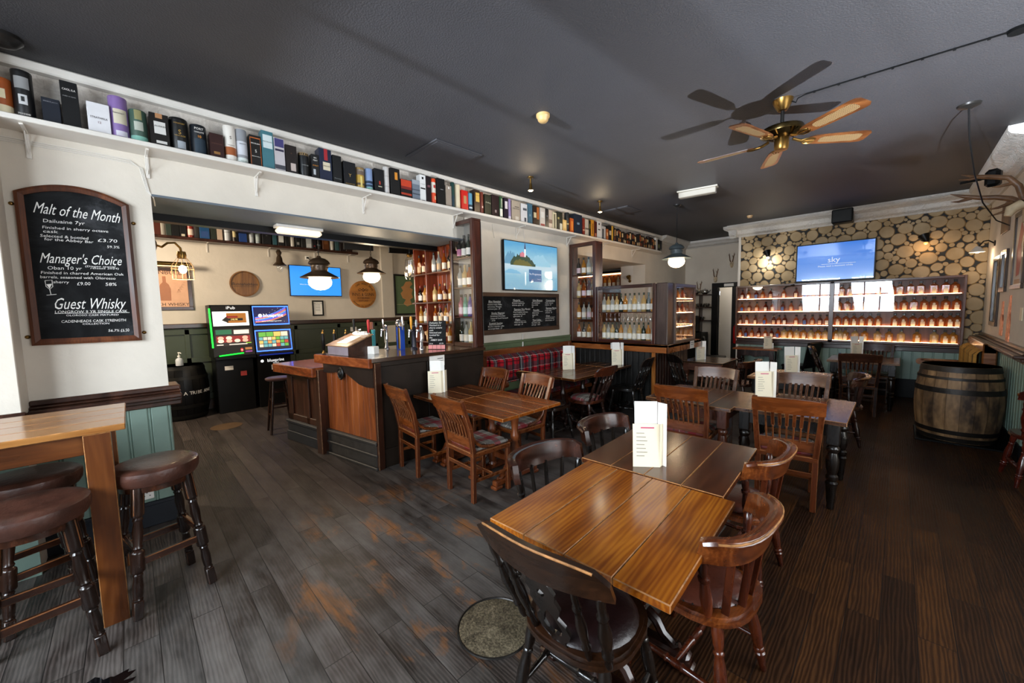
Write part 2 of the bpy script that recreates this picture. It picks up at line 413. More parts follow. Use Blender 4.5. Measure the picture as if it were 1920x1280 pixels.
b.box(-9.3, 2, -2.4, -2.2, 0, 1.25); b.box(-9.3, 2, -2.4, -2.2, 2.8, H)
for x0, x1 in ((-9.3, -3.13), (-1.75, -1.5), (-.1, 2)): b.box(x0, x1, -2.4, -2.2, 1.25, 2.8)
struct('wall_front', b, WALL)
b = MB(); b.box(-9, 5, -6.2, -6, -.2, 1.56); struct('light_block_wall', b, paint('block_wall_stone', '8a857c', .8, .2, 3))  # unseen wall added to keep the distant spot off the back wall
def window(name, M, w, h, nx, ny):
    f = MB(M); e = .06
    f.box(0, e, 0, h, -.05, .05, .004); f.box(w-e, w, 0, h, -.05, .05, .004); f.box(e, w-e, 0, e, -.05, .05, .004); f.box(e, w-e, h-e, h, -.05, .05, .004)
    for i in range(1, nx): f.box(w*i/nx-.02, w*i/nx+.02, e, h-e, -.03, .03)
    for i in range(1, ny): f.box(e, w-e, h*i/ny-.02, h*i/ny+.02, -.029, .029)
    o = struct(name, f, WHITE); g = MB(M); g.box(e, w-e, e, h-e, -.004, .004); g.obj('pane', PANE, o)
window('window_1', face(-3.13, -2.27, 1.25), 1.38, 1.55, 2, 2)
window('window_2', face(-1.5, -2.27, 1.25), 1.4, 1.55, 3, 2)
window('window_3', face(1.87, 3.4, .9, RIGHT), 2.8, 1.75, 3, 2)
# back room behind the bar
b = MB(); b.box(-9.0, -8.8, -2.3, 9, 0, H); b.box(-8.8, -8.74, 4.36, 4.66, 0, H, .004); b.box(-8.8, -4.5, 6.2, 6.35, 0, H); struct('wall_barroom', b, WALL)
b = MB()
b.box(-8.8, -8.76, -2.2, 6.2, 0, 1.47, 0, 1); b.box(-8.8, -8.7, -2.2, 6.2, 1.47, 1.55, .01, 0); b.box(-8.8, -8.74, -2.2, 6.2, 0, .18, .005, 0)
for i in range(9):
    y0 = -1.9+i*.86
    b.box(-8.76, -8.735, y0, y0+.07, .2, 1.45, .005, 1)
b.box(-8.76, -8.735, -2, 6.2, 1.36, 1.46, .004, 1); b.box(-8.76, -8.735, -2, 6.2, .2, .3, .004, 1); b.box(-8.76, -8.735, -2, 6.2, .86, .95, .004, 1)
struct('trim_3', b, [OAKD, DKGREEN])
# dark beams and ducting under the bar-room ceiling
b = MB()
for y in (1.5, 3.4, 5.2): b.box(-8.7, -5, y, y+.22, 3.18, H, .01)
b.box(-6.3, -6.05, .3, 6.1, 3.1, 3.38, .01); struct('trim_4', b, wood('old_beam', '120b07', '22160e', '342215', 'X', 6, .6, .05))
# service room seen through the hatch
b = MB(); b.box(-7.4, -4.5, 6.35, 9.9, 2.66, 2.75); struct('ceiling_service', b, WALLW)
b = MB(); b.box(-7.4, -7.3, 6.35, 9.9, 0, 2.66); b.box(-7.4, -4.5, 9.1, 9.25, 0, 2.66); b.box(-4.82, -4.5, 8.57, 9.1, 0, 2.66); struct('wall_service', b, WALLW)
# ---- boarding, dado rails, skirtings
def boards(b, y0, y1, z0, z1, w, mi=0):
    n = max(1, round((y1-y0)/w)); w = (y1-y0)/n
    for i in range(n):
        a = y0+i*w; b.box(a, a+w-.022, z0, z1, 0, .018, .004, mi); b.lathe([(.008, 0), (.008, z1-z0)], 6, mi, T(a+w-.011, z0, .008) @ RX(-90))
def dado(b, y0, y1, z, s=1, mi=0):
    """a moulded shelf rail along x of a wall-face frame"""
    for dz0, dz1, p in ((-.11, -.07, .035), (-.07, -.04, .075), (-.04, -.005, .125), (-.005, .012, .07), (.012, .05, .03)):
        b.box(y0, y1, z+dz0, z+dz1, -.01, p*s, .008, mi)
b = MB(face(-4.2, 0, 0, LEFT)); b.box(-2.2, .2, .2, 1.0, 0, .008, 0, 1); boards(b, -.52, .2, .2, 1.0, .115, 1); b.box(-2.2, .21, 0, .2, 0, .03, .006, 2); b.box(-.52, .22, .17, .2, 0, .035, .006, 2)
dado(b, -.52, .27, 1.07); b.box(.17, .27, .96, 1.11, -.3, 0, .01, 0)
struct('trim_5', b, [OAKD, GREEN, paint('blue_black_skirting', '1c2027', .45, .2, 6)])
b = MB(face(-3.93, 0, 0, LEFT)); dado(b, -2.2, -.5, 1.04, .7); b.box(-2.2, -.52, 0, .98, 0, .01, 0, 1); struct('trim_6', b, [OAKD, GREEN])
b = MB(face(-4.2, 0, 0, LEFT)); b.box(3.33, 5.65, .2, 1.2, 0, .02, .003, 1); b.box(3.33, 5.65, 1.17, 1.21, 0, .035, .006, 1); b.box(3.33, 5.65, 0, .2, 0, .03, .004, 0); b.box(4.38, 4.4, .9, 1.3, .02, .032, .002, 2)
struct('trim_7', b, [OAKD, paint('green_board', '5c6a4c', .45, .1, 4), WHITE])
b = MB(face(0, 9.6, 0)); b.box(-2.5, .94, .33, .95, 0, .008, 0, 1); boards(b, -2.5, .94, .33, .83, .125, 1); b.box(-2.55, .94, 0, .33, 0, .03, .006, 2)
b.box(-2.55, .94, .82, .9, 0, .05, .008, 0); b.box(-2.5, .94, .9, .945, 0, .16, .01, 0); b.box(-2.55, -2.5, .95, 3.2, -.02, .012, .004, 3)
struct('trim_8', b, [OAKD, GREEN, SATIN, WHITE])
b = MB(face(.94, 0, 0, RIGHT)); b.box(-9.6, -6.3, .2, 1.0, 0, .008, 0, 1); boards(b, -9.6, -6.3, .2, 1.02, .125, 1); b.box(-9.6, -6.3, 0, .2, 0, .03, .006, 2); dado(b, -9.6, -6.2, 1.13, 1.0)
struct('trim_9', b, [OAKD, GREEN, SATIN])
b = MB(face(-4.2, 0, 0, LEFT)); b.box(8.57, 10.95, 0, .2, 0, .03, .006, 0); struct('baseboard_left', b, OAKD)
# cornices
def plasterwork():
    t = NT('plaster_cornice'); n = t.noise(t.co((1, 1, 1)), 16, 3, .6, 2.2)
    t.P(Base_Color=lin('cfcac3'), Roughness=.6); t.bump(n, .9, .03); return t.m
PLAST = plasterwork()
CP = [(0, 0), (.03, 0), (.035, .03), (.1, .06), (.15, .13), (.24, .17), (.26, .2), (.26, .245), (0, .245)]
def cornice(name, M, L, sc=1):
    # profile (out, up) swept along local x
    b = MB(M); v = []; n = len(CP)
    for x in (0, L): v += [(x, (u-.245)*sc, o*sc) for o, u in CP]
    b.add(v, [(i, (i+1) % n, n+(i+1) % n, n+i) for i in range(n)]+[tuple(range(n))[::-1], tuple(range(n, 2*n))])
    struct(name, b, PLAST)
cornice('cornice_back', face(-2.72, 9.6, H), 3.66)
cornice('cornice_return', face(-2.55, 9.6+1.2, H, RIGHT), 1.4)
cornice('cornice_right', face(.94, 9.6, H, RIGHT), 3.3)
cornice('cornice_recess', face(-4.2, 10.95, H), 1.7, .7)
cornice('cornice_left', face(-4.2, 9.3, H, LEFT), 1.65, .7)
# log-slice wallpaper: one printed sheet
rnd = random.Random(11)
x0, x1, z0, z1 = -2.5, .94, .95, 3.16
cir = []
def room(x, z, r):
    for a, c_, q in cir:
        if (a-x)**2+(c_-z)**2 < (r+q-.005)**2: return False
    return True
for rad, tries in ((.1, 700), (.088, 1500), (.074, 3000), (.06, 5000), (.046, 7000), (.034, 9000), (.024, 8000)):
    for _ in range(tries):
        x, z = rnd.uniform(x0+.02, x1-.02), rnd.uniform(z0, z1+.05); r = rad*rnd.uniform(.92, 1.08)
        if room(x, z, r): cir.append((x, z, r))
wp = MB(); wp.quad(x0, x1, z0, z1, 0, 0)
fv = []
for kc, (x, z, r) in enumerate(cir):
    r *= 1.07; dz = kc*1.5e-6
    n = 18; ph = rnd.uniform(0, 6); e = rnd.uniform(0, .07); pts = []
    for i in range(n):
        a = 2*math.pi*i/n; q = r*(1+e*math.cos(2*a+ph)+.02*math.cos(5*a+2*ph))
        pts.append((min(max(x+q*math.cos(a), x0), x1), min(max(z+q*math.sin(a), z0), z1)))
    base = len(wp.v)
    wp.v += [(px_, pz_, .0008+dz) for px_, pz_ in pts]+[(x+(px_-x)*.9, min(z+(pz_-z)*.9, z1), .0009+dz) for px_, pz_ in pts]+[(x, min(z, z1), .001+dz)]
    for i in range(n):
        j = (i+1) % n
        wp.f += [[base+i, base+j, base+n+j, base+n+i], [base+n+i, base+n+j, base+2*n]]; wp.m += [1, 2]; wp.s += [False, False]
def slice_mat(name, a, c):
    t = NT(name); n = t.noise(t.co(), 2.6, 3, .5); fine = t.noise(t.co(), 60, 2)
    t.P(Base_Color=t.mix(t.math('MULTIPLY', fine, .25), t.ramp(n, [(.35, a), (.65, c)]), 'a8885e'), Roughness=.8); return t.m
wo = wp.obj('wallpaper', [paint('paper_gaps', '26292c', .8, .2, 9), paint('bark_edge', '7a6038', .8, .2, 9), slice_mat('log_end_print', '9c8868', 'bca888')])
wo.matrix_world = face(0, 9.598, 0); wo['kind'] = 'structure'
# doorway at the far end
b = MB(face(0, 10.95, 0)); b.box(-3.5, -3.36, 0, 2.26, -.1, .04, .006); b.box(-3.02, -2.9, 0, 2.26, -.1, .04, .006); b.box(-3.5, -2.9, 2.14, 2.26, -.1, .045, .006)
d = struct('door_1', b, SATIN)
b = MB(T(-3.36, 11.0, 0) @ RZ(106)); b.box(0, .34, -.02, .02, .02, 2.13, .004); b.obj('leaf', BLACK, d)
b = MB(T(-3.36, 11.0, 0) @ RZ(106)); 
for z in (.3, 1.2, 1.95): b.box(-.01, .02, -.035, -.02, z, z+.1)
b.obj('hinge', CHROME, d)
b = MB(face(-3.2, 10.9, 2.16)); b.box(0, .22, 0, .07, 0, .02, .002); b.obj('sign_plate', PAPER, d)
# ================================================================ furniture
TART = tartan('tweed_check', '8d8880', [(0, .25, .12, '8c2430', .75), (1, .3, .12, '8c2430', .75), (0, .62, .03, '4b4440', .7), (1, .68, .03, '4b4440', .7), (0, .82, .012, 'd8d2c8', .8), (1, .85, .012, 'd8d2c8', .8), (0, .05, .04, '6b665f', .6), (1, .05, .04, '6b665f', .6)], 3.6)
LEATH = paint('brown_leather', '4a2418', .32, .35, 7, .25, 60, coat=.25)
LEATHW = paint('worn_leather', '46291f', .38, .6, 5, .3, 50, coat=.15)
CHZ = wood('chair_oak', '34160a', '562811', '7a3d1b', 'Z', 9, .28, .45)
CHX = wood('chair_oak_rail', '3a1a0a', '65300f', '8c4a1d', 'X', 8, .27, .5)
DKZ = wood('dark_beech', '140906', '241009', '3a1c10', 'Z', 9, .25, .5)
DKX = wood('dark_beech_rail', '1c0d07', '33190d', '4c2713', 'X', 8, .25, .5)
BKZ = wood('ebonised', '070504', '100b08', '1c130d', 'Z', 9, .28, .5)
BKX = wood('black_brown_crest', '120905', '241308', '3c2110', 'X', 8, .28, .45)
WEAR = paint('bare_wood_edge', '9a6a3c', .5, .5, 30)
CEDGE = paint('rubbed_chair_edge', '7a4a26', .4, .5, 25)
def bend(x, w, d): return -d*(1-(x/w)**2)
def tag_or(M, label, cat, group, name): return thing(name, label, cat, M, group)
PROTO = {}
def use(key, builder, M, label, cat, group):
    """first use builds the thing, later uses copy it with its parts"""
    if key not in PROTO:
        PROTO[key] = builder(); r = PROTO[key]; r.matrix_world = M; r['label'] = label; r['category'] = cat
        if group: r['group'] = group
        return r
    return dup(PROTO[key], M, label, group)
def root(name):
    o = bpy.data.objects.new(name, None); C.objects.link(o); o.empty_display_size = .1; return o
# ---------------------------------------------------------------- slat-back chair
def slat_chair(cush=True, fz=CHZ, fx=CHX):
    def f():
        r = root('slat_back_chair')
        for s in (-1, 1):
            b = MB(); b.beam((s*.19, -.2, 0), (s*.195, -.195, .46), .036, .04, .003, 0, 1)
            b.beam((s*.195, -.195, .44), (s*.212, -.235, .68), .036, .04, .003, 0, 1); b.beam((s*.2112, -.2335, .67), (s*.222, -.325, .93), .036, .038, .003, 0, 1)
            b.obj('leg', [fz, CEDGE], r)
            b = MB(); b.box(s*.19-.02, s*.19+.02, .18, .22, 0, .42, .004, 0, 1); b.obj('leg', [fz, CEDGE], r)
            b = MB(); b.beam((s*.19, -.18, .19), (s*.19, .19, .19), .018, .03, .003, 0, 1); b.obj('stretcher', [fx, CEDGE], r)
            b = MB(); b.tube([(s*.2, -.205, .6), (s*.2, -.18, .545), (s*.202, -.12, .495), (s*.205, -.03, .472), (s*.205, .03, .468)], [.014, .016, .016, .016, .013], 8); b.obj('brace', fx, r)
        b = MB(); b.beam((-.19, .02, .2), (.19, .02, .2), .018, .03, .003, 0, 1); b.obj('stretcher', [fx, CEDGE], r); b = MB(); b.beam((-.19, -.2, .3), (.19, -.2, .3), .02, .035, .003, 0, 1); b.obj('stretcher', [fx, CEDGE], r)
        b = MB(); b.box(-.215, .215, -.215, .225, .405, .45, .008, 0, 1); b.obj('seat', [fx, CEDGE], r)
        if cush:
            b = MB(); v = []; n = 8
            b.box(-.2, .2, -.18, .215, .45, .478, .016); b.box(-.18, .18, -.16, .195, .46, .492, .014); b.obj('seat_pad', TART, r)
        b = MB(); P = [(-.238, -.302), (-.16, -.325), (-.08, -.338), (0, -.342), (.08, -.338), (.16, -.325), (.238, -.302)]
        b.band(P, .026, [.815]*7, [.925, .935, .94, .942, .94, .935, .925], 0, 1, None, .03); b.obj('crest_rail', [fx, CEDGE], r)
        b = MB(); b.beam((-.2, -.2, .53), (.2, -.2, .53), .028, .09, .004, 0, 1); b.obj('lower_rail', [fx, CEDGE], r)
        b = MB()
        for i in range(7):
            x = (i-3)*.049; y1 = -.325+.02*(abs(i-3)/3)**2
            b.beam((x*.92, -.205, .56), (x*.96, -.24, .69), .024, .012, .003, 0, 1); b.beam((x*.96, -.239, .685), (x, y1, .83), .024, .012, .003, 0, 1)
        b.obj('back_slats', [fz, CEDGE], r)
        return r
    return f
# ---------------------------------------------------------------- turned bits
LEGP = [(0, .011), (.02, .014), (.12, .017), (.2, .021), (.215, .024), (.23, .019), (.25, .024), (.265, .024), (.28, .019), (.36, .023), (.5, .026), (.62, .022), (.7, .017), (.715, .021), (.73, .021), (.745, .016), (.8, .021), (.9, .024), (1, .018)]
SPIN = [(0, .009), (.06, .012), (.16, .010), (.19, .016), (.215, .016), (.24, .011), (.4, .016), (.52, .018), (.66, .012), (.72, .010), (.74, .015), (.765, .015), (.79, .010), (.9, .012), (1, .009)]
STRP = [(0, .009), (.2, .013), (.38, .014), (.41, .019), (.44, .014), (.5, .017), (.56, .014), (.59, .019), (.62, .014), (.8, .013), (1, .009)]
def legset(r, m, top=.43, sx=.16, sy=.15, fx=.225, fy=.215, key='leg'):
    for s in (-1, 1):
        for q in (-1, 1):
            b = MB(); b.rod((s*fx, q*fy, 0), (s*sx, q*sy, top), LEGP, 12); b.obj('leg', m, r)
    mid = lambda s, q, t: (s*(fx+(sx-fx)*t), q*(fy+(sy-fy)*t), top*t)
    for s in (-1, 1):
        b = MB(); b.rod(mid(s, -1, .38), mid(s, 1, .38), STRP, 10); b.obj('stretcher', m, r)
    b = MB(); b.rod((-(fx+(sx-fx)*.38), 0, top*.38), (fx+(sx-fx)*.38, 0, top*.38), STRP, 10); b.obj('stretcher', m, r)
def dseat(b, w, d0, d1, z0, z1, mi=0):
    P = []
    for i in range(28):
        a = 2*math.pi*i/28; x = math.cos(a); y = math.sin(a)
        P.append((w*math.copysign(abs(x)**.75, x), (d1 if y > 0 else d0)*math.copysign(abs(y)**.75, y)))
    q = [(x*.94, y*.94) for x, y in P]
    b.prism(P, z0+.008, z1-.008, mi, None, True); b.prism(q, z0, z1, mi, None, True)
    return P
# ---------------------------------------------------------------- low bow-back chair with a scrolled crest
def bow_chair(fz, fx, pad, worn=True):
    def f():
        r = root('bow_back_chair'); legset(r, fz)
        b = MB(); P = dseat(b, .24, .245, .235, .42, .46); b.obj('seat', fx, r)
        if pad:
            b = MB(); pr = [(.05, .5), (.13, .497), (.185, .485), (.205, .465), (.2, .455)]
            b.lathe(pr[::-1], 28, 0, None, .98); b.lathe([(.05, .5), (.0001, .501)], 28, 0); o = b.obj('seat_pad', LEATH, r)
            b = MB()
            for i in range(36):
                a = 2*math.pi*i/36; b.ball((.203*math.cos(a), .2*math.sin(a), .464), .0045, 6)
            b.obj('studs', GUN, o)
        N = 17; pa = []; z0 = []; z1 = []
        for i in range(N):
            u = -1+2*i/(N-1); x = .272*math.sin(u*1.35)/math.sin(1.35); y = -.25+.145*(abs(u)**2.4)
            pa.append((x, y)); e = abs(u)
            z0.append(.705+.015*e-(.02 if e > .9 else 0)); z1.append(.815+.012*(1-e)-(.012 if e > .95 else 0))
        b = MB(); b.band(pa, .034, z0, z1, 0, 0, None, .022)
        if worn: b.tube([(x*1.085, y-.05, z-.002) for (x, y), z in zip(pa, z1)][1:-1], .0045, 6, 1)
        b.tube([(x*1.02, y-.036, z-.012) for (x, y), z in zip(pa, z1)], [.016]+[.02]*(N-2)+[.016], 8, 0)
        b.obj('crest_rail', [fx, WEAR], r)
        for s in (-1, 1):
            b = MB(); b.rod((s*.195, -.13, .455), (s*.252, -.125, .715), [(0, .014), (.1, .02), (.3, .024), (.45, .02), (.6, .016), (.63, .022), (.68, .022), (.7, .015), (.8, .019), (.92, .021), (1, .014)], 12); b.obj('spindle', fz, r)
        b = MB()
        for i in range(4):
            u = (i-1.5)/1.5; x = .17*u
            b.beam((x*.85, -.205+.03*u*u, .455), (x*1.06, -.242+.035*u*u, .72), .03, .012, .003)
        b.obj('back_slats', fz, r)
        return r
    return f
# ---------------------------------------------------------------- kitchen chair: crest board on spindles, with or without fretted splat
def windsor(fz, fx, splat=False, pad=None, worn=False, nsp=5):
    def f():
        r = root('spindle_back_chair'); legset(r, fz, .43, .155, .15, .215, .22)
        b = MB(); dseat(b, .225, .225, .225, .42, .458); b.obj('seat', fx, r)
        if pad:
            b = MB(); b.lathe([(.195, .455), (.205, .468), (.185, .49), (.13, .503), (.0001, .507)], 28, 0, None, 1.0); o = b.obj('seat_pad', pad, r)
        top = .80
        pa = [(x, -.295-.055*(1-(x/.265)**2)) for x in [-.265+.53*i/12 for i in range(13)]]
        b = MB(); b.band(pa, .026, [top+.012*abs(i-6)/6 for i in range(13)], [.9+.03*(1-(abs(i-6)/6)**3)-(.02 if i in (0, 12) else 0) for i in range(13)], 0, 0, None, .035)
        if worn: b.tube([(pa[i][0], pa[i][1]-.047, .9+.03*(1-(abs(i-6)/6)**3)-.001) for i in range(1, 12)], .0042, 6, 1)
        b.obj('crest_rail', [fx, WEAR], r)
        xs = [-.19, .19] if nsp == 2 else ([-.2, -.125, .125, .2] if splat else [-.2, -.1, 0, .1, .2])
        for x in xs:
            b = MB(); b.rod((x*.92, -.165-.03*(1-(x/.22)**2), .455), (x*1.12, -.297-.05*(1-(x/.25)**2), top+.015), [(t, q*(1.35 if abs(x) > .15 else 1.1)) for t, q in SPIN], 10); b.obj('spindle', fz, r)
        if splat:
            b = MB(T(0, -.192, .455) @ RX(90) @ RX(23)); h = .38
            L = [(0, 0), (.035, 0), (.03, .03), (.055, .06), (.07, .1), (.06, .14), (.035, .17), (.05, .2), (.062, .235), (.05, .275), (.06, .31), (.045, .35), (.03, h), (0, h), (0, .315), (.014, .3), (.014, .285), (0, .27), (0, .2), (.02, .17), (.038, .11), (.028, .07), (.012, .06), (.0, .065)]
            for s in (-1, 1): b.prism([(s*x, y) for x, y in (L if s > 0 else L[::-1])], -.006, .006)
            b.obj('splat', fz, r)
        return r
    return f
# ---------------------------------------------------------------- tables
def plank_top(b, w, d, z, n, axis, t=.032, c=.0035):
    for i in range(n):
        if axis == 'Y': q = w/n; b.box(-w/2+i*q+.0008, -w/2+(i+1)*q-.0008, -d/2, d/2, z-t, z, c, 0, 1)
        else: q = d/n; b.box(-w/2, w/2, -d/2+i*q+.0008, -d/2+(i+1)*q-.0008, z-t, z, c, 0, 1)
BAL = [(0, .05), (.04, .06), (.08, .045), (.13, .06), (.3, .075), (.42, .06), (.55, .04), (.6, .055), (.65, .055), (.7, .036), (.86, .048), (.94, .06), (1, .06)]
TLEG = [(0, .022), (.03, .026), (.06, .024), (.1, .03), (.28, .038), (.31, .044), (.33, .032), (.36, .043), (.39, .043), (.41, .03), (.48, .042), (.58, .045), (.66, .032), (.69, .045), (.72, .045), (.74, .033), (.76, .04)]
def trestle_table(name, M, w, d, axis, n, mt, md, label, group, along='X', zt=.75, offs=.3):
    r = thing(name, label, 'table', M, group)
    b = MB(); plank_top(b, w, d, zt, n, axis); b.obj('tabletop', [mt, WEAR], r)
    Q = I4 if along == 'X' else RZ(90); L = w if along == 'X' else d; D = d if along == 'X' else w
    ends = (-1, 1) if L > 1.0 else (-.75, .75)
    for s in ends:
        x = s*(L/2-offs) if L > 1 else s*(L/2-.2)
        b = MB(Q); b.lathe([(rr*.8, .06+t*(zt-.13)) for t, rr in BAL], 16, 0, T(x, 0, 0)); b.obj('column', md, r)
        b = MB(Q); b.box(x-.035, x+.035, -D*.36, D*.36, .03, .085, .012); b.box(x-.04, x+.04, -D*.38, -D*.26, 0, .035, .01); b.box(x-.04, x+.04, D*.26, D*.38, 0, .035, .01)
        for q in (-1, 1): b.tube([(x, q*D*.1, .2), (x, q*D*.16, .17), (x, q*D*.2, .12), (x, q*D*.27, .085), (x, q*D*.3, .1)], [.022, .026, .024, .022, .014], 8)
        b.obj('foot', md, r)
        b = MB(Q); b.box(x-.03, x+.03, -D*.36, D*.36, zt-.075, zt-.032, .004); b.obj('bearer', md, r)
    b = MB(Q); b.beam((-(L/2-.3), 0, .2), (L/2-.3, 0, .2), .035, .06); b.obj('stretcher', md, r)
    return r
def legged_table(name, M, w, d, axis, n, mt, md, label, group, zt=.75, ap=.11, inset=.05, shaped=False):
    r = thing(name, label, 'table', M, group)
    b = MB(); plank_top(b, w, d, zt, n, axis); b.obj('tabletop', [mt, WEAR], r)
    for sx in (-1, 1):
        for sy in (-1, 1):
            x = sx*(w/2-inset-.035); y = sy*(d/2-inset-.035); b = MB(T(x, y, 0))
            hh = zt-.032; b.lathe([(rr, t*hh) for t, rr in TLEG], 14); b.box(-.042, .042, -.042, .042, hh*.755, hh, .005); b.obj('leg', md, r)
    b = MB(); z0 = zt-.032-ap; z1 = zt-.032; X = w/2-inset-.02; Y = d/2-inset-.02
    if shaped:
        P = [(-X, z1), (-X, z0)]+[(-X+2*X*i/20, z0+.035*abs(math.sin(math.pi*2*i/20))) for i in range(1, 20)]+[(X, z0), (X, z1)]
        b.prism([(px_, pz_) for px_, pz_ in P], -.01, .01, 0, T(0, -Y, 0) @ RX(90))
    else: b.box(-X, X, -Y-.01, -Y+.01, z0, z1, .003)
    b.box(-X, X, Y-.01, Y+.01, z0, z1, .003); b.box(-X-.01, -X+.01, -Y, Y, z0, z1, .003); b.box(X-.01, X+.01, -Y, Y, z0, z1, .003)
    b.obj('apron', md, r)
    return r
GT = 'plank-topped pub tables'
trestle_table('pub_table', T(-.885, 1.535, 0) @ RZ(3.2), .8, .85, 'Y', 4, MAHY, DKZ, 'square orange-brown plank table nearest the camera, dark fretted chair at its end', GT, 'Y')
trestle_table('pub_table', T(-.985, 2.385, .003) @ RZ(3.2), .8, .84, 'Y', 4, wood('brown_boards_top', '200d05', '3e1c0b', '5c2c11', 'Y', 6, .22, .35, .12, 0, .2, .07), DKZ, 'square darker plank table butted to the nearest table, open menu card standing on it', GT, 'Y')
t2 = trestle_table('pub_table', T(-2.775, 2.605, 0), .85, .8, 'X', 4, MAHX, MAHZ, 'plank table with light seams before the dark bar side, the end away from the bar', GT)
trestle_table('pub_table', T(-3.5, 2.6, .002), .6, .8, 'X', 4, wood('bar_end_top', '351808', '572a0f', '753c17', 'X', 7, .26, .3, .12, .01, .2, .07), MAHZ, 'plank table end pushed against the dark bar side, folded menu card on it', GT)
DT = wood('walnut_top', '22120a', '402413', '5c371f', 'Y', 7, .24, .4, .12, 0, .2, .07)
legged_table('pub_table', T(-1.43, 4.2, 0), .8, .86, 'Y', 4, DT, wood('brown_turned', '2a1208', '451f0e', '602f15', 'Z', 9, .28, .45), 'brown turned-leg plank table in mid room, left of the pair with checked chairs', GT)
legged_table('pub_table', T(-.645, 4.33, .002), .8, .9, 'Y', 4, DT, BKZ, 'black-legged plank table in mid room, right of the pair, broad menu beside it', GT)
legged_table('pub_table', T(-.98, 6.15, 0), .8, .85, 'Y', 4, wood('pale_top', '4a301c', '6d4a2e', '8a6444', 'Y', 7, .26, .45, .12, 0, .2), BKZ, 'plank table behind the mid-room pair, cream menu card at its far left', GT)
legged_table('pub_table', T(-2.28, 7.1, 0), .64, .82, 'X', 3, wood('grey_brown_top', '21150e', '38251a', '503829', 'X', 7, .22, .5), wood('red_apron', '34190f', '57301f', '6f4530', 'X', 9, .3, .4), 'small dark table beside the island counter with two tall menu leaflets', GT, .75, .12, .02)
legged_table('console_table', T(-2.03, 9.1, 0), .78, .42, 'X', 3, MAHX, DKZ, 'narrow side table with scalloped apron against the green boarding', None, .80, .15, .07, True)
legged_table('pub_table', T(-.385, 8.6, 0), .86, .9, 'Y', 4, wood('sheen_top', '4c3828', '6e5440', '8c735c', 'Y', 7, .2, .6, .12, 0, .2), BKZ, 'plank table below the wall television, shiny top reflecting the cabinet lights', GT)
trestle_table('pub_table', T(-3.4, 4.65, 0), .85, 1.1, 'Y', 4, wood('bench_table_top', '2c1509', '4c270f', '6c3b1b', 'Y', 7, .25, .4, .12, 0, .2), DKZ, 'plank table in front of the tartan settle with a bulbous column', GT, 'Y')
trestle_table('pub_table', T(-3.38, 5.48, .003), .72, .46, 'Y', 4, DT, DKZ, 'short plank table against the island counter boarding, menu cards on it', GT, 'Y')
legged_table('pub_table', T(1.22, 6.0, 0), .7, .5, 'Y', 3, MAHY, wood('cherry_leg', '2c0d06', '4c160b', '66220f', 'Z', 9, .25, .5), 'red-brown table at the far right edge beside the boarded wall', GT)
# high table by the windows
r = thing('high_table', 'tall plank table with thick board legs under the arched chalkboard', 'table', T(-3.325, -.85, 0))
b = MB()
for i in range(4): b.box(-.36+i*.18+.0008, -.36+(i+1)*.18-.0008, -.8, .8, 1.07, 1.105, .004, 0, 1)
b.obj('tabletop', [wood('pale_oak_top', '5c3414', '8a5626', 'ac7840', 'Y', 6, .22, .4, .12, .01, .18), WEAR], r)
HL = wood('high_table_leg', '2c1406', '552a0b', '78441a', 'Z', 5, .3, .3)
for sx in (-1, 1):
    for sy in (-1, 1):
        b = MB(); b.box(sx*.322-.033, sx*.322+.033, sy*.69-.051, sy*.69+.051, 0, 1.07, .003, 0, 1); b.obj('leg', [HL, WEAR], r)
HA = wood('high_table_apron', '30170a', '5a2e0e', '7a481c', 'Y', 5, .3, .3)
b = MB()
for sx in (-1, 1): b.box(sx*.31-.012, sx*.31+.012, -.68, .68, .96, 1.07, .003)
for sy in (-1, 1): b.box(-.3, .3, sy*.7-.012, sy*.7+.012, .96, 1.07, .003)
b.obj('apron', HA, r)
# ---------------------------------------------------------------- chairs in their places
GS = 'slat-back chairs'; GB = 'low bow-back chairs'; GW = 'spindle-back chairs'
sc = slat_chair()
use('slat', sc, T(-3.555, 2.19, 0) @ RZ(-4), 'slat-back oak chair pulled up beside the dark bar side, nearest the bar', 'chair', GS)
use('slat', sc, T(-2.735, 2.24, 0) @ RZ(-3), 'slat-back oak chair with red and grey check seat, second from the bar corner', 'chair', GS)
use('slat', sc, T(-3.62, 2.96, 0) @ RZ(180), 'slat-back chair across the bar-side table, its crest next to the settle arm', 'chair', GS)
use('slat', sc, T(-2.89, 2.93, 0) @ RZ(177), 'slat-back chair with sunlit crest facing the window across the bar-side table', 'chair', GS)
use('slat', sc, T(-1.43, 3.93, 0) @ RZ(3), 'slat-back chair with swirling grain crest before the brown-legged table', 'chair', GS)
use('slat', sc, T(-.645, 3.98, 0) @ RZ(9), 'large slat-back chair before the black-legged table, back to the camera', 'chair', GS)
sd = slat_chair(True, wood('grey_slat', '2c1a10', '4a3020', '684833', 'Z', 9, .25, .5), wood('grey_slat_rail', '3a2214', '5f3d27', '7f5a40', 'X', 8, .25, .5))
use('slatg', sd, T(-1.5, 4.63, 0) @ RZ(183), 'faded slat-back chair at the far side of the brown-legged table', 'chair', GS)
use('slatg', sd, T(-.7, 4.72, 0) @ RZ(180), 'faded slat-back chair at the far side of the black-legged table', 'chair', GS)
se = slat_chair(False, DKZ, DKX)
use('slatd', se, T(-.4, 7.85, 0) @ RZ(4), 'dark slat-back chair in front of the table below the television', 'chair', GS)
use('slatd', se, T(-.27, 9.02, 0) @ RZ(180), 'dark slat-back chair between the lit cabinet and the shiny table', 'chair', GS)
b1 = bow_chair(wood('red_turned', '220c06', '42190a', '642c11', 'Z', 9, .25, .5), wood('red_crest', '2c1107', '56270d', '86481c', 'X', 8, .25, .4), True)
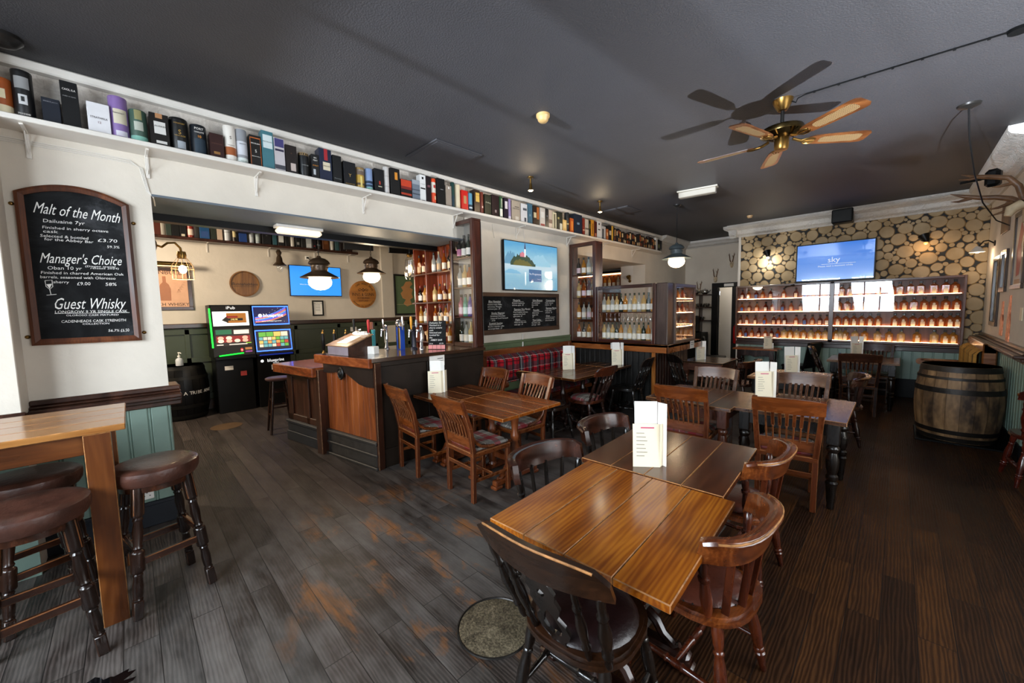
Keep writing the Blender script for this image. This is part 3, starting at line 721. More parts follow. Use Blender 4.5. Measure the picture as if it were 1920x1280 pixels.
use('bow', b1, T(-.6, 1.75, 0) @ RZ(86), 'bow-back chair with leather seat at the right of the nearest table', 'chair', GB)
use('bow', b1, T(-.69, 2.65, 0) @ RZ(88), 'bow-back chair at the right of the darker table with the menu card', 'chair', GB)
b2 = bow_chair(BKZ, wood('brown_black_crest', '140906', '2c130a', '4c2412', 'X', 8, .22, .6), False, False)
use('bowd', b2, T(-1.33, 1.74, 0) @ RZ(-97), 'near-black bow-back chair tucked in left of the nearest table', 'chair', GB)
use('bowd', b2, T(-1.4, 2.53, 0) @ RZ(-93), 'near-black bow-back chair tucked in left of the menu card table', 'chair', GB)
b3 = bow_chair(DKZ, DKX, False)
use('bowr', b3, T(-.5, 6.1, 0) @ RZ(98), 'bow-back chair at the right of the table behind the mid-room pair', 'chair', GB)
use('bowr', b3, T(-1.78, 6.85, 0) @ RZ(80), 'bow-back chair at the right of the table by the island counter', 'chair', GB)
w1 = windsor(BKZ, BKX, True, paint('oxblood_leather', '170808', .35, .3, 8, .2, 60, coat=.2), True)
use('fret', w1, T(-.845, 1.235, 0) @ RZ(5), 'near-black chair with pierced splat and turned spindles in the front, back to camera', 'chair', GW)
use('fret', w1, T(-3.13, 3.77, 0) @ RZ(2), 'dark chair at the near end of the settle table, crest edge worn white', 'chair', GW)
w2 = windsor(DKZ, wood('brown_crest', '2c130a', '4c2210', '6c3519', 'X', 8, .25, .5), False, TART)
use('wt', w2, T(-2.98, 4.36, 0) @ RZ(92), 'brown spindle-back chair with check seat at the right of the settle table', 'chair', GW)
w3 = windsor(BKZ, BKZ, False)
use('wb', w3, T(-2.94, 5.42, 0) @ RZ(98), 'black spindle-back chair beside the short table at the island', 'chair', GW)
use('wb', w3, T(-2.3, 6.33, 0) @ RZ(-40), 'black spindle-back chair turned sideways by the island counter corner', 'chair', GW)
w4 = windsor(wood('cherry_turned', '250b05', '45140a', '5e200f', 'Z', 9, .22, .5), wood('cherry_crest', '250b05', '3c1109', '54190d', 'X', 8, .22, .5), False)
use('wc', w4, T(1.0, 5.75, 0) @ RZ(5), 'cherry-red spindle-back chair at the right edge before the small table', 'chair', GW)
w5 = windsor(DKZ, BKX, False)
use('wd', w5, T(-.72, 8.55, 0) @ RZ(-88), 'dark spindle-back chair at the left of the table below the television', 'chair', GW)
def plain_chair():
    r = root('black_side_chair')
    for s in (-1, 1):
        b = MB(); b.beam((s*.18, -.2, 0), (s*.18, -.17, .47), .035, .035); b.obj('leg', SATIN, r)
        b = MB(); b.beam((s*.18, .2, 0), (s*.18, .17, .47), .035, .035); b.obj('leg', SATIN, r)
    b = MB(); b.box(-.21, .21, -.2, .21, .46, .52, .02); b.obj('seat', SATIN, r)
    b = MB(); b.box(-.21, .21, -.03, .02, 0, .47, .02, 0, None, T(0, -.19, .5) @ RX(9)); b.obj('backrest', SATIN, r); return r
use('plain', plain_chair, T(-1.33, 9.12, 0) @ RZ(70), 'plain black chair at the right end of the narrow side table', 'chair', 'plain black chairs')
use('plain', plain_chair, T(-2.95, 9.55, 0) @ RZ(-75), 'plain black chair in the dark corner left of the narrow side table', 'chair', 'plain black chairs')
# ---------------------------------------------------------------- stools
def big_stool():
    r = root('round_stool')
    b = MB(); b.lathe([(.17, .705), (.19, .712), (.202, .735), (.206, .765), (.202, .788), (.186, .8), (.15, .806), (.08, .809), (.0001, .81)], 32); b.obj('seat', LEATHW, r)
    SKZ = bpy.data.materials.get('stool_leg') or wood('stool_leg', '0d0704', '1c0e08', '30190e', 'Z', 9, .25, .5)
    P = [(0, .021), (.13, .023), (.135, .019), (.15, .023), (.165, .019), (.18, .022), (.25, .024), (.32, .019), (.335, .023), (.345, .019), (.36, .03), (.37, .031), (.5, .031), (.51, .03), (.525, .019), (.54, .024), (.56, .019), (.66, .025), (.74, .019), (.755, .024), (.77, .019), (.785, .028), (.8, .03), (1, .03)]
    for a in (45, 135, 225, 315):
        x, y = math.cos(R(a)), math.sin(R(a)); A = Vector((x*.245, y*.245, 0)); B = Vector((x*.155, y*.155, .705))
        b = MB(); b.rod(A, B, P, 14)
        q = lambda t0, t1, w: b.beam(A+(B-A)*t0, A+(B-A)*t1, w, w, .004, 1 if t1 == 1 else 0, 2 if t1 == 1 else 1)
        q(0, .14, .042); q(.36, .52, .046); q(.79, 1, .046); b.obj('leg', [SKZ, wood('stool_block', '140b06', '2c170b', '482812', 'Z', 9, .28, .4) if a == 45 else bpy.data.materials['stool_block'], CEDGE], r)
    for k in range(4):
        a, c = R(45+90*k), R(135+90*k); t = .43 if k % 2 else .5; e = .245-.08*t; z = .7*t
        b = MB(); b.beam((math.cos(a)*e, math.sin(a)*e, z), (math.cos(c)*e, math.sin(c)*e, z), .022, .04, .004, 0, 1); b.obj('stretcher', [DKX, CEDGE], r)
    b = MB(); b.lathe([(.14, .67), (.172, .675), (.172, .708), (.14, .71)], 24); b.obj('seat_ring', DKX, r); return r
G = 'leather-topped bar stools'
use('stool', big_stool, T(-3.13, .055, 0) @ RZ(12) @ Matrix.Diagonal((1, 1, 1.02, 1)), 'round leather stool clear of the tall table, in front of green boarding', 'stool', G)
use('stool', big_stool, T(-2.9, -.4, 0) @ RZ(8), 'round leather stool nearest the camera at the left edge of the photo', 'stool', G)
use('stool', big_stool, T(-3.46, -.46, 0) @ RZ(20), 'round leather stool under the tall table, next to the green boarding', 'stool', G)
r = thing('wooden_stool', 'slim wooden bar stool with round top between gaming machine and counter', 'stool', T(-6.25, 1.47, 0))
b = MB(); b.lathe([(.14, .745), (.16, .755), (.165, .775), (.15, .785), (.0001, .783)], 24); b.obj('seat', paint('violet_brown_leather', '4a3434', .3, .2, 6), r)
for a in (40, 130, 220, 310):
    x, y = math.cos(R(a)), math.sin(R(a)); b = MB(); b.rod((x*.21, y*.21, 0), (x*.11, y*.11, .75), [(0, .015), (.5, .02), (1, .014)], 10); b.obj('leg', DKZ, r)
for k in range(4):
    a, c = R(40+90*k), R(130+90*k); z = .25+.12*(k % 2); e = .21-.1*z/.75
    for dz in (0, .22):
        e = .21-.1*(z+dz)/.75; b = MB(); b.rod((math.cos(a)*e, math.sin(a)*e, z+dz), (math.cos(c)*e, math.sin(c)*e, z+dz), [(0, .009), (.5, .012), (1, .009)], 8); b.obj('rung', DKX, r)
# ---------------------------------------------------------------- settles
r = thing('settle', 'wooden settle with buttoned red tartan back below the drinks chalkboard', 'settle', face(-4.17, 0, 0, LEFT))
SW = wood('settle_oak', '3a1a0c', '6a3314', '8a4a20', 'X', 7, .3, .45); SZ = wood('settle_oak_post', '30160a', '552810', '743c1a', 'Z', 8, .3, .4)
b = MB(); b.box(3.5, 5.5, 1.02, 1.11, .04, .1, .01); b.obj('top_rail', SW, r)
for x in (3.46, 5.44):
    b = MB(); b.box(x, x+.08, 0, 1.11, .03, .11, .01); b.obj('post', SZ, r)
TT = tartan('red_tartan', '9a1420', [(0, .25, .17, '2c3438', .85), (1, .7, .22, '2c3438', .7), (0, .62, .05, '4a0c12', .8), (1, .2, .05, '4a0c12', .8), (0, .25, .02, '8a9490', .6), (1, .45, .012, 'c8c4b8', .7), (0, .8, .015, '14161a', .8)], 5.6, (0, 1))
b = MB(); v = []; nx, ny = 84, 16
for j in range(ny+1):
    for i in range(nx+1):
        x = 3.56+1.86*i/nx; y = .62+.4*j/ny; k = abs(math.sin(math.pi*13*i/nx)); e = min(1, 6*min(j/ny, 1-j/ny))
        v.append((x, y, .1+(.05+.06*k**.6)*e**.5))
b.add(v, [(j*(nx+1)+i, j*(nx+1)+i+1, (j+1)*(nx+1)+i+1, (j+1)*(nx+1)+i) for j in range(ny) for i in range(nx)], 0, True)
b.box(3.54, 5.44, .6, 1.03, .05, .105, .004); b.obj('back_cushion', TT, r)
b = MB(); b.box(3.5, 5.5, .36, .42, .1, .55, .01); b.obj('seat', SW, r)
b = MB(); b.box(3.52, 5.44, .42, .49, .12, .54, .025); b.obj('seat_cushion', TT, r)
b = MB(); b.box(3.5, 5.5, .02, .36, .44, .47, .005); b.obj('front_panel', SZ, r)
for x in (3.5, 5.46):
    b = MB(); b.box(x-.035, x+.035, .69, .73, .1, .5, .012); b.lathe([(.045, -.035), (.045, .035)], 16, 0, T(x, .685, .5) @ RY(90)); b.obj('arm', SW, r)
    b = MB(); b.rod((x, .42, .45), (x, .7, .45), [(t, q*1.9) for t, q in SPIN], 12); b.obj('arm_post', SZ, r)
r = thing('settle', 'wooden settle with mustard striped back against the right wall behind the barrel', 'settle', face(.9, 0, 0, RIGHT))
GO = wood('golden_oak', '5c3212', '8a5222', 'aa7238', 'X', 7, .3, .5); GZ = wood('golden_oak_post', '4c2810', '7c481e', '9a6430', 'Z', 8, .3, .45)
b = MB(); b.box(-9.35, -7.75, .99, 1.12, .0, .12, .012); b.obj('top_rail', GO, r)
for x in (-9.35, -7.83):
    b = MB(); b.box(x, x+.08, 0, 1.12, .0, .12, .012); b.obj('post', GZ, r)
ST = tartan('mustard_stripe', 'a87c3c', [(0, .15, .05, '2c2c24', .8), (0, .5, .03, '4a5a40', .8), (0, .7, .025, '1c1a16', .8), (0, .85, .02, 'd0a860', .8), (1, .5, .02, '3c3020', .4)], 8, (0, 1))
b = MB(); v = []; nx, ny = 60, 12
for j in range(ny+1):
    for i in range(nx+1):
        x = -9.27+1.44*i/nx; y = .6+.44*j/ny; k = abs(math.sin(math.pi*10*i/nx)); e = min(1, 6*min(j/ny, 1-j/ny))
        v.append((x, y, .1+(.06+.05*k**.6)*e**.5))
b.add(v, [(j*(nx+1)+i, j*(nx+1)+i+1, (j+1)*(nx+1)+i+1, (j+1)*(nx+1)+i) for j in range(ny) for i in range(nx)], 0, True); b.obj('back_cushion', ST, r)
b = MB(); b.box(-9.3, -7.8, .36, .44, .1, .55, .01); b.obj('seat', GO, r)
b = MB(); b.box(-9.28, -7.82, .44, .5, .1, .54, .025); b.obj('seat_cushion', ST, r)
b = MB(); b.box(-9.3, -7.8, .02, .36, .48, .51, .004); b.obj('front_panel', GZ, r)
b = MB(); b.box(-9.33, -9.26, .7, .74, .1, .62, .012); b.lathe([(.05, -.035), (.05, .035)], 16, 0, T(-9.295, .69, .62) @ RY(90)); b.obj('arm', GO, r)
b = MB(); b.rod((-9.295, .4, .5), (-9.295, .7, .5), [(t, q*1.9) for t, q in SPIN], 12); b.obj('arm_post', GZ, r)
# ---------------------------------------------------------------- whisky barrels
def barrel(name, M, label, h, r0, r1, mw, mh, hoops):
    r = thing(name, label, 'barrel', M)
    pr = lambda z: r0+(r1-r0)*(1-((z/h-.5)*2)**2)
    b = MB(); n = 20
    for i in range(n):
        a0 = 2*math.pi*i/n+.006; a1 = 2*math.pi*(i+1)/n-.006; v = []; K = 12
        for k in range(K+1):
            z = h*k/K; q = pr(z)
            for a in (a0, (a0+a1)/2, a1): v.append((q*math.cos(a), q*math.sin(a), z))
        b.add(v, [(k*3+j, k*3+j+1, k*3+j+4, k*3+j+3) for k in range(K) for j in (0, 1)], 0, True)
    b.lathe([(pr(.02)-.012, .0), (pr(h/2)-.012, h/2), (pr(h)-.012, h)], 26, 0)
    b.lathe([(r0-.035, h-.03), (r0-.03, h), (r0, h)], 40, 0); b.obj('staves', mw, r)
    b = MB(); b.disc(r0-.02, h-.025, 40); b.obj('head', mw, r)
    for z, w in hoops:
        b = MB(); b.lathe([(pr(z)+.001, z), (pr(z)+.006, z), (pr(z+w)+.006, z+w), (pr(z+w)+.001, z+w)], 52); b.obj('hoop', mh, r)
    return r
def stave():
    t = NT('old_staves'); g = t.noise(t.co((1, 1, .12)), 9, 4, .6, .8); w = t.noise(t.co((1, 1, .5)), 3.2, 4, .65)
    c = t.mix(t.ramp(w, [(.42, 0.), (.62, 1.)]), t.ramp(g, [(.3, '6a4c2c'), (.7, 'a5825a')]), '33241a')
    t.P(Base_Color=c, Roughness=.6); t.bump(g, .3, .006); return t.m
barrel('whisky_barrel', T(.545, 7.08, .02), 'weathered oak whisky barrel standing on the floor before the striped settle', .89, .315, .365, stave(), IRON, ((.825, .064), (.735, .03), (.575, .06), (.09, .05), (.005, .05)))
b = MB(); b.box(.2, .92, 6.72, 7.46, 0, .02, .005); struct('trim_10', b, SATIN)
o = barrel('black_barrel', T(-8.36, .56, 0), 'black painted barrel in the dark corner left of the gaming machines', .88, .3, .36, SATIN, BLACK, ((.82, .04), (.66, .05), (.2, .05), (.03, .05)))
b = MB()
for i, ch in enumerate('A TRIBE APART'):
    a = 2+i*5.6
    if ch != ' ': b.text(ch, 0, 0, .075, .365, 0, 'C', 0, 0, 1, RZ(a) @ T(0, 0, .42) @ RZ(90) @ RX(90))
b.obj('lettering', CHALKW, o)
r = thing('soap_dispenser', 'clear pump bottle of hand gel on top of the black barrel', 'bottle', T(-8.26, .55, .857))
b = MB(); b.lathe([(.045, 0), (.05, .01), (.05, .11), (.04, .135), (.015, .15), (.015, .165)], 16); b.obj('body', paint('gel_plastic', 'c8ccd0', .2, .05, 5), r)
b = MB(); b.lathe([(.02, .165), (.02, .185), (.006, .187), (.006, .225), (.014, .227), (.014, .24), (.0001, .241)], 12); b.tube([(0, 0, .233), (.045, .02, .23), (.055, .025, .22)], .006, 8); b.obj('pump', PAPER, r)
# ================================================================ the bar
_cc = {}
def col(h, rough=.45, **k):
    if (h, rough) not in _cc: _cc[(h, rough)] = paint('paint_'+h, h, rough, .06, 8, **k)
    return _cc[(h, rough)]
BW = wood('bar_top_wood', '4a1f0e', '7a3a1a', 'a05a2c', 'X', 6, .24, .6); BWD = wood('bar_top_dark', '1d0f09', '38200f', '553319', 'Y', 6, .2, .7)
SCUFF = paint('scuffed_edge', '6e4c2e', .6, .6, 30)
F = T(-3.86, 1.8, 0) @ RZ(10.3) @ RX(90)
bar = thing('bar_counter', 'L-shaped pub bar with red planked front, black skirting and brown counter', 'bar', T(-3.86, 1.8, 0))
Fi = T(3.86, -1.8, 0) @ F if 0 else RZ(10.3) @ RX(90)
b = MB(Fi)
for i in range(9):
    a = -.94+i*.102; b.box(a, a+.1, .3, 1.1, -.03, 0, .004)
b.obj('planked_front', RED, bar)
b = MB(Fi); b.box(-.96, .02, 0, .3, -.03, .02, .003); b.box(-.95, .015, .265, .3, .02, .045, .008); b.box(-.95, .015, .14, .165, .02, .04, .006); b.box(-.97, .02, 0, .03, .02, .05, .006); b.box(-.06, 0, .03, .26, .02, .03, .005); b.obj('skirting', paint('scuffed_black', '2c2926', .5, .3, 12, .15, 40), bar)
b = MB(Fi); P = [(0, 1.12), (-.95, 1.12), (-.95, .99), (-.85, .985), (-.72, 1.0), (-.62, 1.02), (-.5, 1.01), (-.38, .96), (-.25, .905), (-.12, .885), (0, .89)]
b.prism([(x, y) for x, y in P[::-1]], .0, .03); b.obj('apron_board', paint('black_brown_apron', '1f1613', .35, .25, 6), bar)
b = MB(Fi @ T(-.58, 1.0, .03)); b.lathe([(.05, 0), (.055, .01), (.045, .02), (.04, .015), (.03, .016), (.02, .03), (.0001, .034)], 20, 0, None, 1.35); b.obj('boss', BLACK, bar)
b = MB(Fi); b.box(.0, .035, 0, 1.15, -.05, .025, .004, 0, 1); b.obj('corner_post', [OAKDZ, SCUFF], bar)
b = MB(Fi); b.box(-1.06, -.95, 0, 1.02, -.03, .1, .006, 0, 1); b.obj('pilaster', [OAKDZ, SCUFF], bar)
b = MB(Fi)
b.box(-1.92, -1.05, .26, .98, -.04, -.015, 0); 
for x0, x1, y0, y1 in ((-1.92, -1.8, .26, .98), (-1.46, -1.38, .26, .98), (-1.1, -1.05, .26, .98), (-1.92, -1.05, .86, .98), (-1.92, -1.05, .26, .36)): b.box(x0, x1, y0, y1, -.03, .005, .006)
b.obj('panelled_front', OAKDZ, bar)
b = MB(Fi); b.box(-1.94, -1.04, 0, .28, -.03, .02, .004); b.box(-1.94, -1.04, .24, .28, .02, .045, .008); b.box(-1.95, -1.04, 0, .13, .02, .035, .006); b.obj('skirting', paint('blue_black_plinth', '20242a', .45, .3, 9), bar)
b = MB(Fi); b.box(-1.97, -.99, .93, 1.04, -.6, .15, .008); b.obj('low_counter', BW, bar)
b = MB(Fi); b.box(-1.05, .02, 1.1, 1.2, .03, .085, .008); b.obj('fascia', BW, bar)
b = MB(T(3.86, -1.8, 0)); b.prism([(-4.9, 1.56), (-3.83, 1.755), (-3.815, 3.3), (-4.62, 3.3), (-4.62, 2.45), (-4.9, 2.3)], 1.16, 1.2); b.obj('counter_top', BWD, bar)
b = MB(T(3.86, -1.8, 0))
for y0, y1 in ((1.83, 2.43), (2.44, 3.3)): b.box(-3.9, -3.862, y0, y1, .2, 1.15, .004)
b.box(-3.9, -3.85, 1.8, 3.3, 0, .2, .006); b.box(-3.9, -3.85, 1.82, 3.3, 1.1, 1.16, .008); b.obj('side_panel', CHARC, bar)
b = MB(T(3.86, -1.8, 0)); b.box(-5.6, -3.9, 2.2, 2.3, 0, .03) ; b.box(-4.66, -4.62, 2.4, 3.1, 0, 1.16); b.obj('carcass', BLACK, bar)
# things on the bar
r = thing('till_box', 'sloping wooden reading desk on the bar counter with a printed sheet', 'desk', T(-4.53, 1.82, 1.2) @ RZ(8) @ Matrix.Diagonal((.82, .85, .8, 1)))
b = MB(); b.prism([(-.16, 0), (.18, 0), (.18, .27), (-.16, .13)], -.27, .27, 0, RZ(90) @ RX(90) @ RZ(0) @ RY(0)); 
b = MB(); v = [(-.27, -.17, 0), (.27, -.17, 0), (.27, .18, 0), (-.27, .18, 0), (-.27, -.17, .13), (.27, -.17, .13), (.27, .18, .27), (-.27, .18, .27)]
b.add(v, [(3, 2, 1, 0), (0, 1, 5, 4), (1, 2, 6, 5), (2, 3, 7, 6), (3, 0, 4, 7)]); b.obj('box', OAKD, r)
SL = T(0, -.17, .13) @ RX(math.degrees(math.atan2(.14, .35)))
b = MB(SL); b.box(-.29, .29, -.02, .39, 0, .018, .004); b.obj('lid', wood('desk_lid', '6a4a34', '96714e', 'b8946c', 'X', 6, .3, .4), r)
b = MB(SL); b.quad(-.12, .14, .06, .3, .0195); b.obj('sheet', PAPER, r)
b = MB(T(0, -.172, .0)); b.box(-.265, .265, -.003, 0, .005, .125, 0); b.obj('front_plate', paint('satin_plate', '9a92a0', .3, .15, 6, metal=.3), r)
b = MB(); 
for i in range(7): b.box(-.2+.06*i, -.13+.06*i, .12, .165, .255, .3+.012*(i % 3), 0, 0, None, RZ(3*i-9))
b.obj('paper_stack', PAPER, r)
b = MB(); b.box(-.06, .06, -.04, .04, 0, .085, .003); b.box(-.062, .062, -.035, .03, .085, .09, .002, 0, None, RZ(4)); solo('napkin_stack', b, PAPER, 'stack of white paper napkins on the bar beside the reading desk', 'napkins', T(-4.3, 1.99, 1.2) @ RZ(20))
def handpump():
    r = root('hand_pump')
    b = MB(); b.lathe([(.05, 0), (.045, .015), (.022, .03), (.022, .05), (.03, .06), (.028, .1), (.016, .115), (.014, .14)], 14); b.obj('base', BRASS, r)
    b = MB(); b.lathe([(.013, .14), (.02, .17), (.026, .24), (.027, .28), (.02, .33), (.017, .36)], 14); b.obj('handle', SATIN, r)
    b = MB(); b.lathe([(.018, .36), (.015, .37), (.009, .385), (.012, .395), (.0001, .41)], 12); b.obj('finial', BRASS, r); return r
names = ['leftmost', 'second from left', 'third from left', 'fourth from left']
for i in range(4):
    use('pump', handpump, T(-5.42+.17*i, 1.83+.085*i, 1.04) @ Matrix.Diagonal((1, 1, 1.04, 1)), 'black-handled beer hand pump, %s of the four behind the reading desk' % names[i], 'beer pump', 'beer hand pumps')
b = MB(RZ(10.3)); b.box(-.1, .75, -.05, .25, .95, 1.04, .005); solo('pump_shelf', b, OAKD, 'dark ledge carrying the four hand pumps behind the counter', 'shelf', T(-5.44, 1.82, 0))
def tap(name, x, y, label, f):
    r = thing(name, label, 'beer tap', T(x, y, 1.2), 'beer taps on the bar'); f(r); return r
def font_body(r, h, rad, m, hm=None, spout=True):
    b = MB(); b.lathe([(rad*1.7, 0), (rad*1.6, .015), (rad, .03), (rad, h-.03), (rad*1.15, h-.02), (rad*1.1, h), (.0001, h+.008)], 16); b.obj('column', m, r)
    if spout:
        b = MB(); b.tube([(0, 0, h-.06), (.03, -.05, h-.06), (.05, -.09, h-.075), (.055, -.1, h-.14)], [.013, .012, .011, .008], 10); b.lathe([(.018, -.012), (.02, .0), (.018, .012)], 12, 0, T(.05, -.085, h-.055)); b.obj('spout', CHROME, r)
def lever(r, x, y, z, h, m, w=.014, name='handle'):
    b = MB(); b.lathe([(w*.6, 0), (w, h*.3), (w*1.25, h*.8), (w, h), (.0001, h+.004)], 12, 0, T(x, y, z)); b.obj(name, m, r)
tap('beer_tap', -4.85, 2.08, 'beer tap with a tall black lever behind the reading desk', lambda r: (font_body(r, .27, .022, CHROME), lever(r, .05, -.085, .24, .16, BLACK)))
tap('beer_tap', -4.75, 2.22, 'beer tap with a red lever and coloured badge', lambda r: (font_body(r, .26, .022, col('3a9aa8')), lever(r, .05, -.085, .22, .17, col('b8181c')), MB().box(-.045, .045, -.03, -.015, .26, .36, .01).obj('badge', col('5a2410'), r)))
tap('beer_tap', -4.72, 2.38, 'slim chrome tap column with a side spout and chrome lever', lambda r: (font_body(r, .31, .02, CHROME), lever(r, .09, -.085, .27, .12, CHROME, .01)))
def bluefont(r):
    b = MB(); b.prism([(-.045, -.03), (.045, -.03), (.035, .04), (-.035, .04)], 0, .29); b.obj('column', col('2a4fb0', .25), r)
    b = MB(); b.box(.0, .05, -.037, -.028, .01, .28, .004); b.obj('panel', BRASS, r)
    b = MB(); b.lathe([(.0001, -.05), (.05, -.03), (.06, 0), (.05, .03), (.0001, .05)], 20, 0, T(0, 0, .33) @ RY(70)); b.obj('head', CHROME, r); lever(r, .1, -.02, .25, .17, CHROME, .011)
tap('beer_tap', -4.52, 2.47, 'blue and gold beer font with a domed chrome head', bluefont)
tap('beer_tap', -4.38, 2.58, 'dark beer font with a yellow lever beside the small chalk sign', lambda r: (font_body(r, .3, .028, col('22222c', .25)), lever(r, .07, -.07, .26, .16, col('d8951c'), .013)))
tap('beer_tap', -4.28, 2.63, 'chrome beer font with a round white disc badge', lambda r: (font_body(r, .3, .02, CHROME), MB(RZ(-40) @ T(0, -.05, .33) @ RX(90)).lathe([(.05, 0), (.05, .012), (.0001, .014)], 24).obj('disc', col('dfe3e6'), r)))
r = thing('chalk_sign', 'small upright chalk sign with coloured strip standing on the bar', 'sign', T(-4.1, 2.74, 1.2) @ RZ(38) @ RX(90) @ RX(-6))
b = MB(); b.box(-.115, .115, .0, .36, -.008, .004, .003); b.obj('board', CHALK, r)
b = MB(); tx = ['Dailuaine 7yr', 'Finished in a', 'sherry octave', 'cask.', 'Selected and', 'bottled for', 'the', '  ABBEY BAR']
for i, q in enumerate(tx): b.text(q, -.1, .325-.031*i, .03, .005, 0, 'L', .2)
b.text('59.3%', -.1, .065, .02, .005); b.text('£3.70', .03, .065, .024, .005); b.obj('lettering', CHALKW, r)
b = MB()
for i in range(4): b.box(-.11+.055*i, -.06+.055*i, .005, .055, .004, .007)
b.obj('strip', col('c8706a'), r); b = MB(); b.box(-.115, .115, -.02, .0, -.03, .03, .004); b.obj('foot', OAKD, r)
r = thing('notice_card', 'white notice stuck on the dark bar side above the menu card', 'notice', face(-3.848, 2.46, 1.03, LEFT))
b = MB(); b.box(0, .21, 0, .13, 0, .002); b.obj('card', PAPER, r); b = MB(); b.box(.11, .19, .085, .093, .002, .0026); b.box(.11, .19, .06, .064, .002, .0026); b.box(.11, .17, .045, .049, .002, .0026); b.obj('print', INK, r)
# ---------------------------------------------------------------- display cases
CW = wood('case_mahogany', '1e0c08', '3a170e', '582615', 'Z', 8, .3, .4); CWX = wood('case_mahogany_rail', '1e0c08', '3a170e', '582615', 'X', 8, .3, .4)
CBK = wood('case_back_boards', '30140b', '532514', '6e3620', 'Z', 8, .45, .15); PALEB = paint('pale_case_back', '8d8a84', .5, .08, 4)
LED = glow('glow_strip', 'ffcc98', 24); REARFILL = glow('rear_fill_strip', 'ffb878', 75)  # second glow: unseen rear strip added to light bottles and case back
def case(name, M, w, d, h, shelves, label, back, left, rightside, fw=.045, bays=(), led=False, mats=(CW, CWX), group=None):
    """open-fronted case: local x width, y depth (front at 0), z up"""
    r = thing(name, label, 'display case', M, group)
    b = MB(); b.box(0, w, 0, d, 0, .03, .004); b.box(0, w, 0, d, h-.03, h, .004); b.obj('carcass', mats[1], r)
    if back: b = MB(); b.box(0, w, d-.015, d, .03, h-.03); b.obj('back', back, r)
    for sd, x in ((left, 0), (rightside, w)):
        if sd == 'wood': b = MB(); x0 = 0 if x == 0 else w-.025; b.box(x0, x0+.025, 0, d, .03, h-.03, .003); b.obj('side', mats[0], r)
        if sd == 'glass': b = MB(); x0 = .004 if x == 0 else w-.008; b.box(x0, x0+.004, .01, d-.01, .03, h-.03); b.obj('side_pane', PANE, r); 
    b = MB(); b.box(0, fw, -.025, 0, 0, h, .005); b.box(w-fw, w, -.025, 0, 0, h, .005)
    for x in bays: b.box(x-.035, x+.035, -.025, 0, 0, h, .005)
    b.obj('front_stile', mats[0], r)
    b = MB(); b.box(fw, w-fw, -.025, 0, 0, fw*1.1, .004); b.box(fw, w-fw, -.025, 0, h-fw*1.1, h, .004); b.obj('front_rail', mats[1], r)
    for z in shelves[1:]:
        b = MB(); b.box(.02, w-.02, .005, d-.016, z-.016, z, .002); b.obj('shelf', mats[1], r)
    if led:
        for z in shelves:
            b = MB(); n = int(w/.035)
            b.box(.05, w-.05, .012, .018, z+.001, z+.01); b.obj('glow_strip', LED, r); b = MB(); b.box(.05, w-.05, d-.028, d-.02, z+.001, z+.006); b.obj('glow_strip', REARFILL, r)
    xs = [fw]+[q for x in bays for q in (x-.035, x+.035)]+[w-fw]
    for i in range(0, len(xs), 2):
        b = MB(); b.box(xs[i], xs[i+1], -.012, -.008, fw, h-fw); b.obj('front_pane', PANE, r)
    return r
# ---------------------------------------------------------------- bottles
LQ = {k: liquid('whisky_'+k, c) for k, c in dict(amber='c4691c', gold='e0a848', pale='f0d89a', red='8a3414').items()}
GL = dict(green=paint('green_bottle_glass', '12241a', .06, .2, 6, coat=.5), dark=paint('dark_bottle_glass', '0d0a08', .06, .2, 6, coat=.5), clear=liquid('clear_spirit', 'd8dcd8'), blue=paint('blue_bottle', '1c3c78', .1, .2, 6, coat=.4), pink=liquid('pink_gin', 'e08aa0'), teal=liquid('teal_gin', '6cc8b0'), lilac=liquid('lilac_gin', '8878c8'))
GL.update(LQ)
def lab(c): return col(c, .6)
def b_tall(var, lc='ece4d2', cap='15110e', neck=None, tagc=None, h=.3, r0=.037):
    def f():
        r = root('bottle'); k = h/.3
        b = MB(); b.lathe([(r0*.92, 0), (r0, .006), (r0, .165*k), (r0*.93, .185*k), (r0*.55, .21*k), (r0*.38, .225*k), (r0*.34, .28*k)], 14); b.obj('body', GL[var], r)
        b = MB(); b.lathe([(r0*.4, .262*k), (r0*.42, h), (.0001, h+.002)], 10); b.obj('cap', col(cap), r)
        b = MB(); b.lathe([(r0+.0008, .035*k), (r0+.0008, .125*k)], 14); b.obj('label', lab(lc), r)
        if tagc: b = MB(RZ(200)); b.box(.0, .035, -r0-.004, -r0-.002, .13*k, .2*k, .001, 0, None, RY(20)); b.obj('price_tag', lab(tagc), r)
        return r
    return f
def b_flask(var, lc='f0e0c4', cap='0f0c0a', disc='e8d8c0'):
    def f():   # square decanter with cube stopper and a round seal above its label
        r = root('decanter')
        b = MB(); b.box(-.047, .047, -.032, .032, 0, .125, .008); b.lathe([(.05, .118), (.03, .135), (.016, .145), (.016, .16)], 14, 0, None, .66); b.obj('body', GL[var], r)
        b = MB(); b.box(-.019, .019, -.019, .019, .158, .192, .004); b.obj('stopper', col(cap, .35), r)
        b = MB(); b.box(-.02, .03, -.0335, -.0322, .01, .075); b.obj('label', lab(lc), r)
        b = MB(T(0, -.0325, .09) @ RX(90)); b.lathe([(.016, 0), (.016, .002), (.0001, .002)], 16); b.obj('seal', lab(disc), r); return r
    return f
